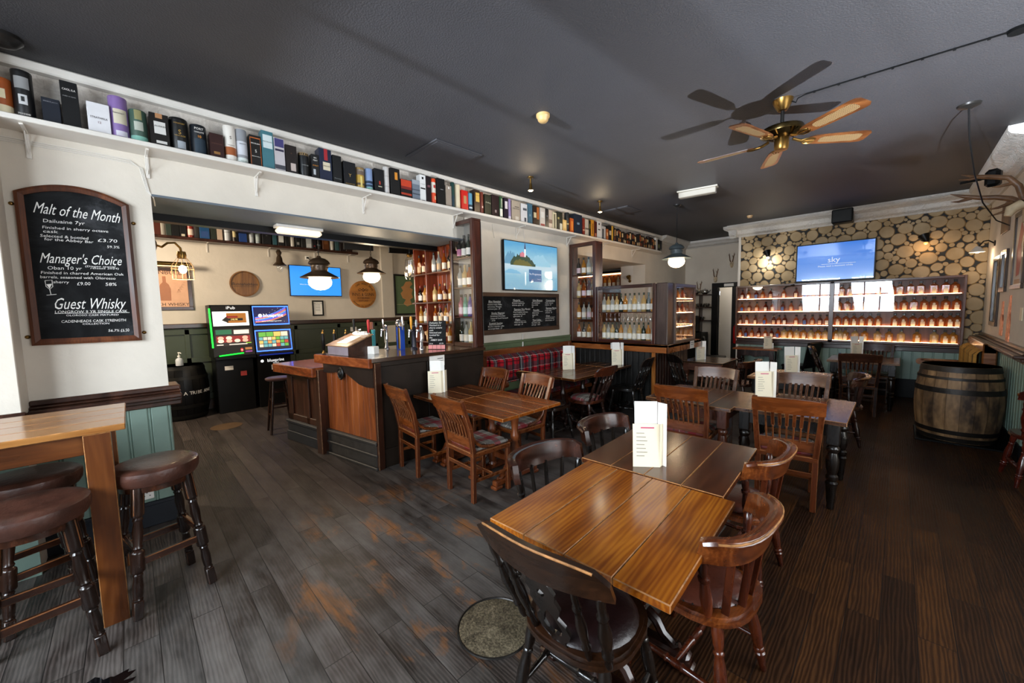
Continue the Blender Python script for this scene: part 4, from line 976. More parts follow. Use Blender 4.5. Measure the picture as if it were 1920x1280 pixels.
def b_round(var, lc='e8d6b8', cap='0f0c0a'):
    def f():
        r = root('bottle')
        b = MB(); b.lathe([(.032, 0), (.036, .006), (.036, .09), (.032, .105), (.016, .12), (.012, .126), (.012, .15)], 16, 0, None, .8); b.obj('body', GL[var], r)
        b = MB(); b.lathe([(.016, .148), (.017, .178), (.0001, .18)], 12); b.obj('cap', col(cap, .35), r)
        b = MB(); b.box(-.023, .023, -.0305, -.0292, .018, .082); b.obj('label', lab(lc), r); return r
    return f
def b_glass():
    r = root('tasting_glass'); b = MB(); b.lathe([(.028, 0), (.028, .003), (.006, .01), (.005, .05), (.02, .065), (.027, .09), (.022, .14), (.021, .14), (.025, .09), (.0001, .06)], 14); b.obj('bowl', BULBG, r); return r
def b_jug(var):
    def f():
        r = root('tumbler'); b = MB(); b.lathe([(.03, 0), (.036, .08), (.034, .08), (.028, .008), (.0001, .008)], 14); b.obj('vessel', BULBG, r)
        b = MB(); b.lathe([(.027, .01), (.031, .05), (.0001, .05)], 12); b.obj('contents', GL[var], r); return r
    return f
def nth(i, n): return 'first' if i == 0 else ('last' if i == n-1 else ORD[i+1])
# lit cabinet on the far wall
CZ = .945; WB = 3.27
case('lit_cabinet', T(-2.53, 9.44, CZ), WB, .155, 1.14, [.03, .305, .58, .85], 'long lit glass-fronted whisky cabinet under the television, two bays of four shelves', wood('cabinet_back', '4c3028', '6d4a40', '876456', 'Z', 7, .5, .1), 'wood', 'wood', .035, (1.62,), True, (wood('cabinet_stile', '3c241c', '58392e', '704c3e', 'Z', 8, .35, .3), wood('cabinet_rail', '38201a', '50332a', '6a463a', 'X', 8, .35, .3)))
rows = [.03, .305, .58, .85]; RN = ['bottom shelf', 'third shelf', 'second shelf', 'top shelf']; rb = random.Random(5)
LBX = {3: [.1, .22, .36, .48, .62, .85, 1.05, 1.2, 1.33, 1.5], 2: [.1, .24, .38, .54, .66, .84, .98, 1.14, 1.3, 1.46], 1: [.08, .2, .36, .53, .69, .78, .88, 1.07, 1.21, 1.33, 1.45, 1.55], 0: [.08, .19, .3, .43, .55, .66, .77, .88, .98, 1.09, 1.2, 1.32, 1.43, 1.54]}
RBX = {3: [1.75, 1.87, 2.0, 2.12, 2.25, 2.42, 2.52, 2.65, 2.77, 2.92, 3.05, 3.15], 2: [1.72, 1.84, 1.96, 2.08, 2.2, 2.34, 2.45, 2.58, 2.7, 2.82, 2.93, 3.06, 3.18], 1: [1.71, 1.83, 1.94, 2.05, 2.16, 2.27, 2.48, 2.59, 2.7, 2.81, 2.92, 3.02, 3.12, 3.2], 0: [1.7, 1.76, 1.83, 1.97, 2.1, 2.27, 2.42, 2.57, 2.76, 2.96, 3.08, 3.17]}
CN = {'amber': 'amber', 'gold': 'golden', 'pale': 'pale', 'red': 'russet'}
for k in range(4):
    for bay, XS in (('left', LBX[k]), ('right', RBX[k])):
        for i, x in enumerate(XS):
            M = T(-2.53+x, 9.44+.085, CZ+rows[k]+.001) @ RZ(rb.uniform(-6, 6)) @ Matrix.Diagonal((1.04, 1, 1.2, 1))
            if bay == 'left' and not (k == 0 and i > 6):
                var = ['amber', 'red', 'amber', 'red'][(i+k) % 4]; lc = ['e8d6b8', 'd8b49a', '3c5a9a', 'e8e2d8', 'c8a888'][(i*2+k) % 5]
                use('ro'+var+lc, b_round(var, lc), M, '%s flask bottle, %s from left on %s, left bay of lit cabinet' % (CN[var], nth(i, len(XS)), RN[k]), 'bottle', 'whisky bottles in the lit cabinet')
            else:
                var = 'amber' if k else ['gold', 'pale'][i % 2]; 
                if k == 0 and bay == 'right' and i == len(XS)-1: var = 'gold'
                lc = ['f0e0c4', 'e8cfa8'][i % 2]
                use('fl'+var+lc, b_flask(var, lc, ['0f0c0a', 'd8c8a8'][1 if k == 0 and i % 3 == 0 else 0]), M, '%s square decanter, %s from left on %s, %s bay of lit cabinet' % (CN[var], nth(i, len(XS)), RN[k], bay), 'bottle', 'whisky bottles in the lit cabinet')
# tall narrow case standing on the end of the bar
tz = [.03, .40, .79, 1.18]
case('tall_case', T(-4.36, 3.19, 1.2), .5, .125, 1.65, tz, 'tall narrow mahogany bottle case standing on the bar beside the television', PALEB, 'wood', 'wood', .05)
V = [('dark', 'd8c8b0'), ('clear', 'f0ece4'), ('green', 'e8e0d0'), ('pale', 'f4f0e8'), ('clear', 'e8e4dc'), ('amber', 'efe6d0'), ('gold', 'f2ecdf')]
sets = {3: [('dark', 'c07a9a', 'c0405a'), ('dark', 'f2eee6', '18140f'), ('green', 'f2eee6', '18140f'), ('clear', 'f4f0e8', '18140f')], 2: [('clear', 'f2ede2', '18140f'), ('pale', 'f4f0e6', 'c8b080'), ('amber', 'f2ede2', '18140f'), ('dark', 'e8e2d8', '18140f')], 1: [('pink', 'e8c8d0', '202020'), ('teal', 'c8e8dc', '202020'), ('lilac', 'd8d0ec', '202020'), ('pale', 'e8e0c8', '202020')], 0: [('dark', 'f0ece4', '18140f'), ('clear', 'e8e0d0', '18140f'), ('pale', 'f2ede2', 'c8b080'), ('clear', 'f0ece4', '18140f')]}
for k in range(4):
    for i, (va, lc, cp) in enumerate(sets[k]):
        use('ta'+va+lc+cp, b_tall(va, lc, cp, None, 'd8b08a' if k else None), T(-4.36+.1+.1*i, 3.265, 1.2+tz[k]+.001) @ RZ(rb.uniform(-20, 20)), '%s bottle, %s from left on %s of the tall bar-end case' % ({'dark': 'dark glass', 'clear': 'clear', 'green': 'green glass', 'pale': 'pale gold', 'amber': 'amber', 'pink': 'pink', 'teal': 'teal', 'lilac': 'lilac'}[va], nth(i, 4), RN[k]), 'bottle', 'bottles in the tall bar-end case')
# back-bar shelving behind the counter
r = thing('back_bar', 'red-brown open back-bar shelving with spirits behind the beer taps', 'shelving', T(-5.42, 3.22, 0))
GB_ = wood('back_bar_boards', '4a1c0e', '783218', '9a4a24', 'Z', 7, .35, .3)
b = MB(); b.box(0, 1.06, .2, .22, 1.0, 2.68, 0); 
for i in range(10): b.box(i*.106, i*.106+.1, .19, .2, 1.0, 2.68, .003)
b.obj('back', GB_, r)
gz = [1.22, 1.5, 1.82, 2.25]
for z in gz+[2.68]:
    b = MB(); b.box(-.03, 1.06, -.01, .2, z-.025, z, .005); b.obj('shelf', CWX, r)
b = MB(); b.box(.36, .385, 0, .19, 1.0, 2.68, .003); b.box(0, .02, .02, .19, 1.0, 2.68, .003); b.obj('upright', GB_, r)
b = MB(); b.box(-.1, 1.06, -.1, .2, 0, .9, .005); b.box(-.12, 1.06, -.14, .2, .9, .94, .008); b.obj('base_cabinet', CHARC, r)
gs = ['clear', 'amber', 'gold', 'pale', 'dark', 'clear', 'amber', 'gold', 'clear', 'red']
for k, z in enumerate(gz):
    n = 8 if k else 6
    for i in range(n):
        x = .06+.98*i/(n-1)*.96; va = gs[(i*3+k*2) % 10]; lc = ['efe2cc', 'e8d0a8', 'f4f0e8', 'd8b890'][(i+k) % 4]
        if abs(x-.37) < .04: x += .05
        hh = .26 if k in (1, 2) else .3
        if k == 0: hh = .24
        use('bb%s%s%d' % (va, lc, k), b_tall(va, lc, ['18140f', 'c8b080', '8a2020'][(i+k) % 3], None, 'e0b890', hh, .034), T(-5.42+x, 3.22+.09, z+.001) @ RZ(rb.uniform(-30, 30)), '%s bottle, %s from left on %s of the open back-bar' % ({'clear': 'clear', 'amber': 'amber', 'gold': 'golden', 'pale': 'pale gold', 'dark': 'dark', 'red': 'russet'}[va], nth(i, n), ['lowest shelf', 'second lowest shelf', 'second highest shelf', 'highest shelf'][k]), 'bottle', 'bottles on the back-bar')
# ---------------------------------------------------------------- island counter and its cases
isl = thing('island_counter', 'second counter projecting into the room, orange-brown edge over black boarding', 'bar', T(-4.2, 5.65, 0))
b = MB(T(0, 0, 0)); b.box(0, 1.8, 0, 1.35, 1.06, 1.105, .006); b.box(0, 1.8, 0, .03, .98, 1.105, .006); b.box(1.77, 1.8, 0, 1.35, .98, 1.105, .006); b.box(.0, 1.77, .03, .06, 1.0, 1.06); b.obj('counter_top', wood('island_edge', '6a3414', '965424', 'b87438', 'X', 6, .28, .5), isl)
b = MB(RX(90))
boards(b, .08, 1.5, .12, .99, .1, 0); b.box(.03, 1.56, 0, .12, .0, .02, .004); b.M = T(0, .06, 0) @ RX(90)
b2_ = MB(T(0, .1, 0) @ RX(90)); boards(b2_, .1, 1.5, .12, .99, .1, 0); b2_.box(.05, 1.56, 0, .12, .0, .02, .004); b2_.box(.05, 1.58, 0, .99, -.02, 0); b2_.obj('boarded_front', paint('black_boarding', '1f1e1c', .4, .25, 6), isl)
b = MB(); b.box(1.52, 1.58, .05, .12, 0, 1.0, .006); b.box(.0, .06, .04, .12, 0, 1.06, .006); b.obj('post', wood('island_post', '6a3414', '98581f', 'b87a3a', 'Z', 6, .3, .4), isl)
b = MB(T(1.58, 0, 0) @ RZ(90) @ RX(90)); boards(b, .1, 1.3, .1, .99, .1, 0); b.box(.08, 1.3, 0, .1, 0, .02, .004); b.box(.08, 1.3, 0, .99, -.02, 0); b.obj('boarded_side', wood('island_side', '160a06', '28120b', '3c1c10', 'Z', 8, .35, .3), isl)
r = thing('notice_card', 'white card stuck on the island counter edge above the middle menu', 'notice', face(-3.36, 5.648, 1.0))
b = MB(); b.box(0, .17, 0, .1, 0, .002); b.obj('card', PAPER, r); b = MB(); b.box(.09, .15, .065, .071, .002, .0026); b.box(.09, .15, .045, .049, .002, .0026); b.obj('print', INK, r)
r = thing('notice_card', 'white card stuck on the island counter side edge by the far corner', 'notice', face(-2.398, 6.5, .985, LEFT))
b = MB(); b.box(0, .17, 0, .13, 0, .002); b.obj('card', PAPER, r); b = MB(); b.box(.02, .15, .09, .1, .002, .0026); b.box(.02, .15, .06, .07, .002, .0026); b.obj('print', INK, r)
iz = [.03, .38, .76, 1.16]
case('tall_case', T(-4.19, 5.67, 1.105), .54, .2, 1.7, iz, 'tall glass bottle case on the island counter against the television wall', None, 'wood', 'wood', .06)
case('low_case', T(-3.65, 5.67, 1.105), 1.05, .22, .93, [.03, .5], 'wide low glass bottle case along the front of the island counter', None, None, 'wood', .05)
b = MB(); b.box(-2.6, -2.42, 5.66, 5.89, 1.105, 2.035, .01); solo('case_post', b, wood('post_grey_brown', '2c1e1a', '42302a', '58443c', 'Z', 8, .35, .3), 'broad dark corner post between the two low glass cases on the island', 'post')
case('low_case', T(-2.42, 5.89, 1.105) @ RZ(90), .82, .22, .92, [.03, .25, .47, .69], 'lit glass case at the right end of the island with rows of tumblers', None, 'wood', 'wood', .045, (), True, (wood('lit_case', '3c2a22', '58443a', '70584a', 'Z', 8, .35, .3), wood('lit_case_rail', '3c2a22', '58443a', '70584a', 'X', 8, .35, .3)))
for k, z in enumerate(iz):
    for i in range(4):
        va = gs[(i*3+k+1) % 10]; lc = ['f4f0e8', 'efe6d4', 'e8e0d0', 'd8c0c8'][(i+k) % 4]
        use('ic%s%s' % (va, lc), b_tall(va, lc, '18140f', None, None), T(-4.19+.115+.105*i, 5.77, 1.105+z+.001) @ RZ(rb.uniform(-30, 30)), '%s bottle, %s from left on %s of the tall island case' % ({'clear': 'clear', 'amber': 'amber', 'gold': 'golden', 'pale': 'pale gold', 'dark': 'dark', 'red': 'russet'}[va], nth(i, 4), RN[k]), 'bottle', 'bottles in the tall island case')
for k, z in enumerate([.03, .5]):
    n = 12
    for i in range(n):
        va = ['pale', 'clear', 'gold', 'green', 'pale', 'clear'][(i*5+k) % 6]; lc = ['f4f0e4', 'f0e8d4', 'ece6da'][(i+k) % 3]
        use('il%s%s' % (va, lc), b_tall(va, lc, '22301c', None, 'dcc8a0' if 0 else None), T(-3.65+.09+.079*i, 5.78, 1.105+z+.001) @ RZ(rb.uniform(-30, 30)), '%s bottle, %s from left on %s of the wide low island case' % ({'pale': 'pale gold', 'clear': 'clear', 'gold': 'golden', 'green': 'green glass'}[va], nth(i, n), ['lower shelf', 'upper shelf'][k]), 'bottle', 'bottles in the wide low island case')
    if k == 0:
        for i in range(11):
            use('glass', lambda: b_glass(), T(-3.65+.13+.078*i, 5.79, 1.105+.482) @ RX(180), 'upturned stemmed glass, %s from left, hung in the wide low island case' % nth(i, 11), 'glass', 'hanging stemmed glasses')
for k, z in enumerate([.03, .25, .47, .69]):
    for i in range(7):
        va = ['amber', 'red', 'gold', 'amber'][(i+k) % 4]
        M = T(-2.42-.11, 5.89+.1+.1*i, 1.105+z+.001)
        if k in (2, 3) and i % 2: use('jr'+va, b_round(va, 'e0b890'), M @ RZ(90), '%s flask, %s from left on %s of the lit end case' % (CN[va], nth(i, 7), RN[k]), 'bottle', 'vessels in the lit end case')
        else: use('ju'+va, b_jug(va), M, '%s-filled tumbler, %s from left on %s of the lit end case' % (CN[va], nth(i, 7), RN[k]), 'glass', 'vessels in the lit end case')
# service room beyond the hatch
r = thing('lit_shelf', 'lit bottle shelf seen through the hatch above the low island case', 'shelf', T(-6.5, 8.85, 0))
b = MB(); b.box(0, 1.5, .2, .22, 1.3, 2.6); b.obj('back', wood('service_back', '5a3018', '855028', 'a06a38', 'Z', 7, .5, .1), r)
for z in (1.75, 2.2):
    b = MB(); b.box(0, 1.5, 0, .2, z-.03, z, .004); b.obj('shelf', CWX, r)
b = MB(); b.box(0, 1.5, -.01, .22, 2.56, 2.62, .004); b.obj('top_rail', SATIN, r); b = MB(); b.box(.03, 1.47, .18, .19, 2.54, 2.555); b.obj('glow_strip', LED, r)
for i in range(11):
    va = ['pale', 'gold', 'clear', 'amber'][(i*3) % 4]; lc = ['f4f0e4', 'f0e8d4'][i % 2]
    use('sv%s%s' % (va, lc), b_tall(va, lc, '302018'), T(-6.5+.1+.13*i, 8.94, 2.201) @ RZ(9*i), '%s bottle, %s from left on the lit shelf beyond the hatch' % ({'pale': 'pale gold', 'clear': 'clear', 'gold': 'golden', 'amber': 'amber'}[va], nth(i, 11)), 'bottle', 'bottles beyond the hatch')
r = thing('wall_spotlight', 'small brass spotlight on the white wall beyond the hatch', 'lamp', face(-4.58, 8.57, 2.3))
b = MB(); b.lathe([(.035, 0), (.035, .012), (.01, .014), (.01, .05), (.0001, .05)], 14); b.obj('base', BRASS, r); b = MB(T(.03, .03, .07) @ RX(-50)); b.lathe([(.02, 0), (.05, .06), (.055, .1), (.05, .1), (.0001, .05)], 16); b.obj('shade', BRASS, r)
# ---------------------------------------------------------------- gaming machines
def lit(name, c, st): return glow(name, c, st)
GRN = glow('green_neon', '18e838', 4); BLU = glow('blue_neon', '3c6cff', 6); WSC = glow('white_screen', 'e8f0f0', 1.2)
def machine(name, y0, w, label, f):
    r = thing(name, label, 'gaming machine', face(-8.1, y0, 0, LEFT))
    b = MB(); b.box(.02, w-.02, 0, .95, -.5, -.02, .008); b.obj('base', SATIN, r)
    b = MB(); v = [(0, .95, .08), (w, .95, .08), (w, 1.86, -.06), (0, 1.86, -.06), (0, .95, -.5), (w, .95, -.5), (w, 1.86, -.5), (0, 1.86, -.5)]
    b.add(v, [(0, 1, 2, 3), (5, 4, 7, 6), (4, 0, 3, 7), (1, 5, 6, 2), (3, 2, 6, 7), (4, 5, 1, 0)]); b.box(0, w, .93, .99, -.05, .15, .01); b.obj('cabinet', SATIN, r); f(r, w); return r
def SP(y): return T(0, y, .08-.14*(y-.95)/.91+.002) @ RX(-8.75)
def scr(r, name, y, x0, x1, h, m, z=.0): b = MB(SP(y)); b.quad(x0, x1, 0, h, z); return b.obj(name, m, r)
def m1(r, w):
    scr(r, 'header', 1.765, .02, w-.02, .08, col('1c1c1e', .2)); b = MB(SP(1.775)); b.text('iPub', w/2, .012, .07, .003, 0, 'C', 0, 0, 1.1); b.obj('lettering', glow('header_letters', 'f4f4f4', 1.5), r)
    scr(r, 'upper_screen', 1.5, .03, w-.04, .25, WSC)
    b = MB(SP(1.5)); b.quad(.22, w-.08, .05, .22, .002, 0); b.prism([(.15, .1), (.24, .18), (.24, .05)], .002, .003, 1); b.quad(.2, w-.13, .09, .13, .004, 2); b.quad(.22, w-.2, .14, .17, .004, 3); b.obj('advert', [glow('gold_advert', 'a86a20', .8), glow('dark_advert', '1c1408', .3), glow('black_advert', '140a06', .2), glow('red_advert', '8a1414', .8)], r)
    b = MB(SP(1.5)); b.text('£48.98', (.2+w-.13)/2, .097, .036, .006, 0, 'C'); b.obj('lettering', glow('gold_digits', 'f8d878', 2), r)
    scr(r, 'lower_screen', 1.16, .03, w-.03, .29, glow('reel_screen', '180c0c', .3))
    b = MB(SP(1.16)); b.quad(.05, .27, .2, .28, .002, 0); b.quad(.3, w-.06, .2, .27, .002, 1); b.quad(.05, w-.05, .06, .17, .002, 4)
    for i in range(4):
        x = .11+i*.115; b.lathe([(.042, 0), (.0001, .001)], 16, 2+i % 3, T(x, .135, .004), .75); b.lathe([(.042, 0), (.0001, .001)], 16, 3-(i % 2), T(x, .085, .0045), .7)
    b.quad(.05, .14, .015, .03, .002, 1); b.quad(.22, w-.1, .015, .03, .002, 1); b.quad(w-.12, w-.04, .03, .045, .003, 5)
    b.obj('artwork', [glow('art_green', '1c6848', .9), glow('art_white', 'f0e8e0', 1), glow('art_pink', 'f0b4a0', 1.1), glow('art_cream', 'f4e4d0', 1.1), glow('art_red', '8c1418', .8), glow('art_lime', '90c830', 1)], r)
    b = MB(); b.tube([(-.004, 1.14, .05), (-.004, 1.8, -.05)], .012, 8); b.tube([(.06, 1.005, .14), (w-.18, 1.03, .14)], .01, 8); b.obj('neon_tube', GRN, r)
    b = MB(SP(1.02)); b.lathe([(.022, 0), (.022, .003), (.0001, .004)], 16, 0, T(w-.19, .06, .01), 1.5); b.text('0', w-.19, .045, .04, .016, 1, 'C'); b.quad(w-.14, w-.04, .06, .1, .004, 2); b.quad(w-.14, w-.04, .015, .04, .004, 3); b.obj('buttons', [glow('btn_red', 'c02020', 1.2), glow('btn_white', 'ffffff', 1.2), glow('btn_orange', 'b0703c', .8), glow('btn_violet', '8a3c90', 1)], r)
    b = MB(); b.box(.14, .26, .74, .81, -.02, -.016); b.obj('notice', PAPER, r); b = MB(); b.box(.36, .45, .62, .7, -.02, -.015); b.obj('sticker', col('b83c38'), r)
def m2(r, w):
    def rim(y, x0, x1, h): b = MB(SP(y)); b.tube([(x0, 0, .004), (x1, 0, .004), (x1, h, .004), (x0, h, .004)], .011, 6, 0, None, True); b.obj('neon_rim', BLU, r)
    scr(r, 'upper_screen', 1.5, .02, w-.02, .33, glow('night_screen', '0c1450', .7)); rim(1.5, .015, w-.015, .33)
    b = MB(SP(1.5))
    for k in range(7):
        P = [(.04+.5*t/10, .05+.014*k+.13*(t/10)**2.2+.009*k*(t/10)) for t in range(11)]; b.band(P, .014, .001, .003, k % 4)
    for k in range(14): b.lathe([(.004, 0), (.0001, .001)], 6, 4, T(.04+(k*.137) % .5, .03+(k*.083) % .28, .003))
    b.obj('artwork', [glow('swirl_orange', 'f09050', 1.2), glow('swirl_violet', 'a060e0', 1.1), glow('swirl_blue', '4080ff', 1.3), glow('swirl_sky', '80b0ff', 1.1), glow('swirl_star', 'ffffff', 1)], r)
    WL = glow('logo_white', 'ffffff', 2.2)
    b = MB(SP(1.5)); b.text('blueprint', w/2+.03, .14, .085, .006, 0, 'C', 0, 0, 1.05); b.lathe([(.03, 0), (.0001, .001)], 16, 0, T(.12, .165, .006)); b.text('market leading gaming provider', w/2, .055, .025, .006, 0, 'C'); b.obj('lettering', WL, r)
    scr(r, 'lower_screen', 1.03, .02, w-.02, .37, glow('menu_screen', '0c1838', .6)); rim(1.03, .015, w-.015, .37)
    b = MB(SP(1.03)); rr = random.Random(3)
    for j in range(4):
        for i in range(4 if j == 3 else 7):
            n = 4 if j == 3 else 7; x0 = .06+(w-.12)*i/n; hh = .09 if j == 3 else .06; y = .07+.062*j
            b.quad(x0+.004, x0+(w-.12)/n-.004, y, y+hh-.008, .003, rr.randrange(6))
    b.obj('artwork', [glow('tile%d' % i, c, 1) for i, c in enumerate(('e8a860', 'f4e8d0', 'c84838', '68b848', '70b8c0', 'f0d070'))], r)
    b = MB(); b.box(.03, w-.03, .955, .975, .0, .2, .008); b.obj('button_deck', glow('deck_blue', '1430a0', .5), r)
    b = MB(T(0, 0, -.02)); b.text('blueprint', w/2+.02, .82, .075, .004, 0, 'C'); b.lathe([(.025, 0), (.0001, .001)], 14, 0, T(.1, .842, .004)); b.text('operations', w/2+.02, .79, .022, .004, 0, 'C'); b.obj('lettering', WL, r)
    b = MB(); b.box(.24, .4, .67, .76, -.02, -.016); b.obj('notice', PAPER, r)
machine('gaming_machine', .98, .58, 'black gaming machine with green neon edge and white upper screen', m1)
machine('gaming_machine', 1.575, .59, 'black gaming machine with two blue-rimmed screens beside the wooden stool', m2)
# ================================================================ whisky cartons on the long white shelf
sh = thing('wall_shelf', 'long white shelf of whisky cartons running the length of the left wall', 'shelf', T(-4.2, 0, 2.93))
b = MB(); b.box(0, .24, -2.2, 8.9, 0, .034, .004); b.add([(0, 8.9, 0), (.24, 8.9, 0), (.05, 9.2, 0), (0, 9.2, 0), (0, 8.9, .034), (.24, 8.9, .034), (.05, 9.2, .034), (0, 9.2, .034)], [(0, 1, 2, 3), (4, 7, 6, 5), (1, 5, 6, 2), (2, 6, 7, 3)]); b.obj('board', WHITE, sh)
for y in (-.39, .196, .918, 1.916, 3.13, 4.31, 5.59, 6.71, 7.94):
    b = MB(); b.box(0, .012, y-.012, y+.012, -.17, 0, .003); b.box(0, .2, y-.01, y+.01, -.012, 0, .003); b.beam((.008, y, -.14), (.09, y, -.012), .006, .014, .002); b.obj('bracket', WHITE, sh)
GOLD = paint('gold_foil', 'b08a3c', .35, .1, 20, metal=.7)
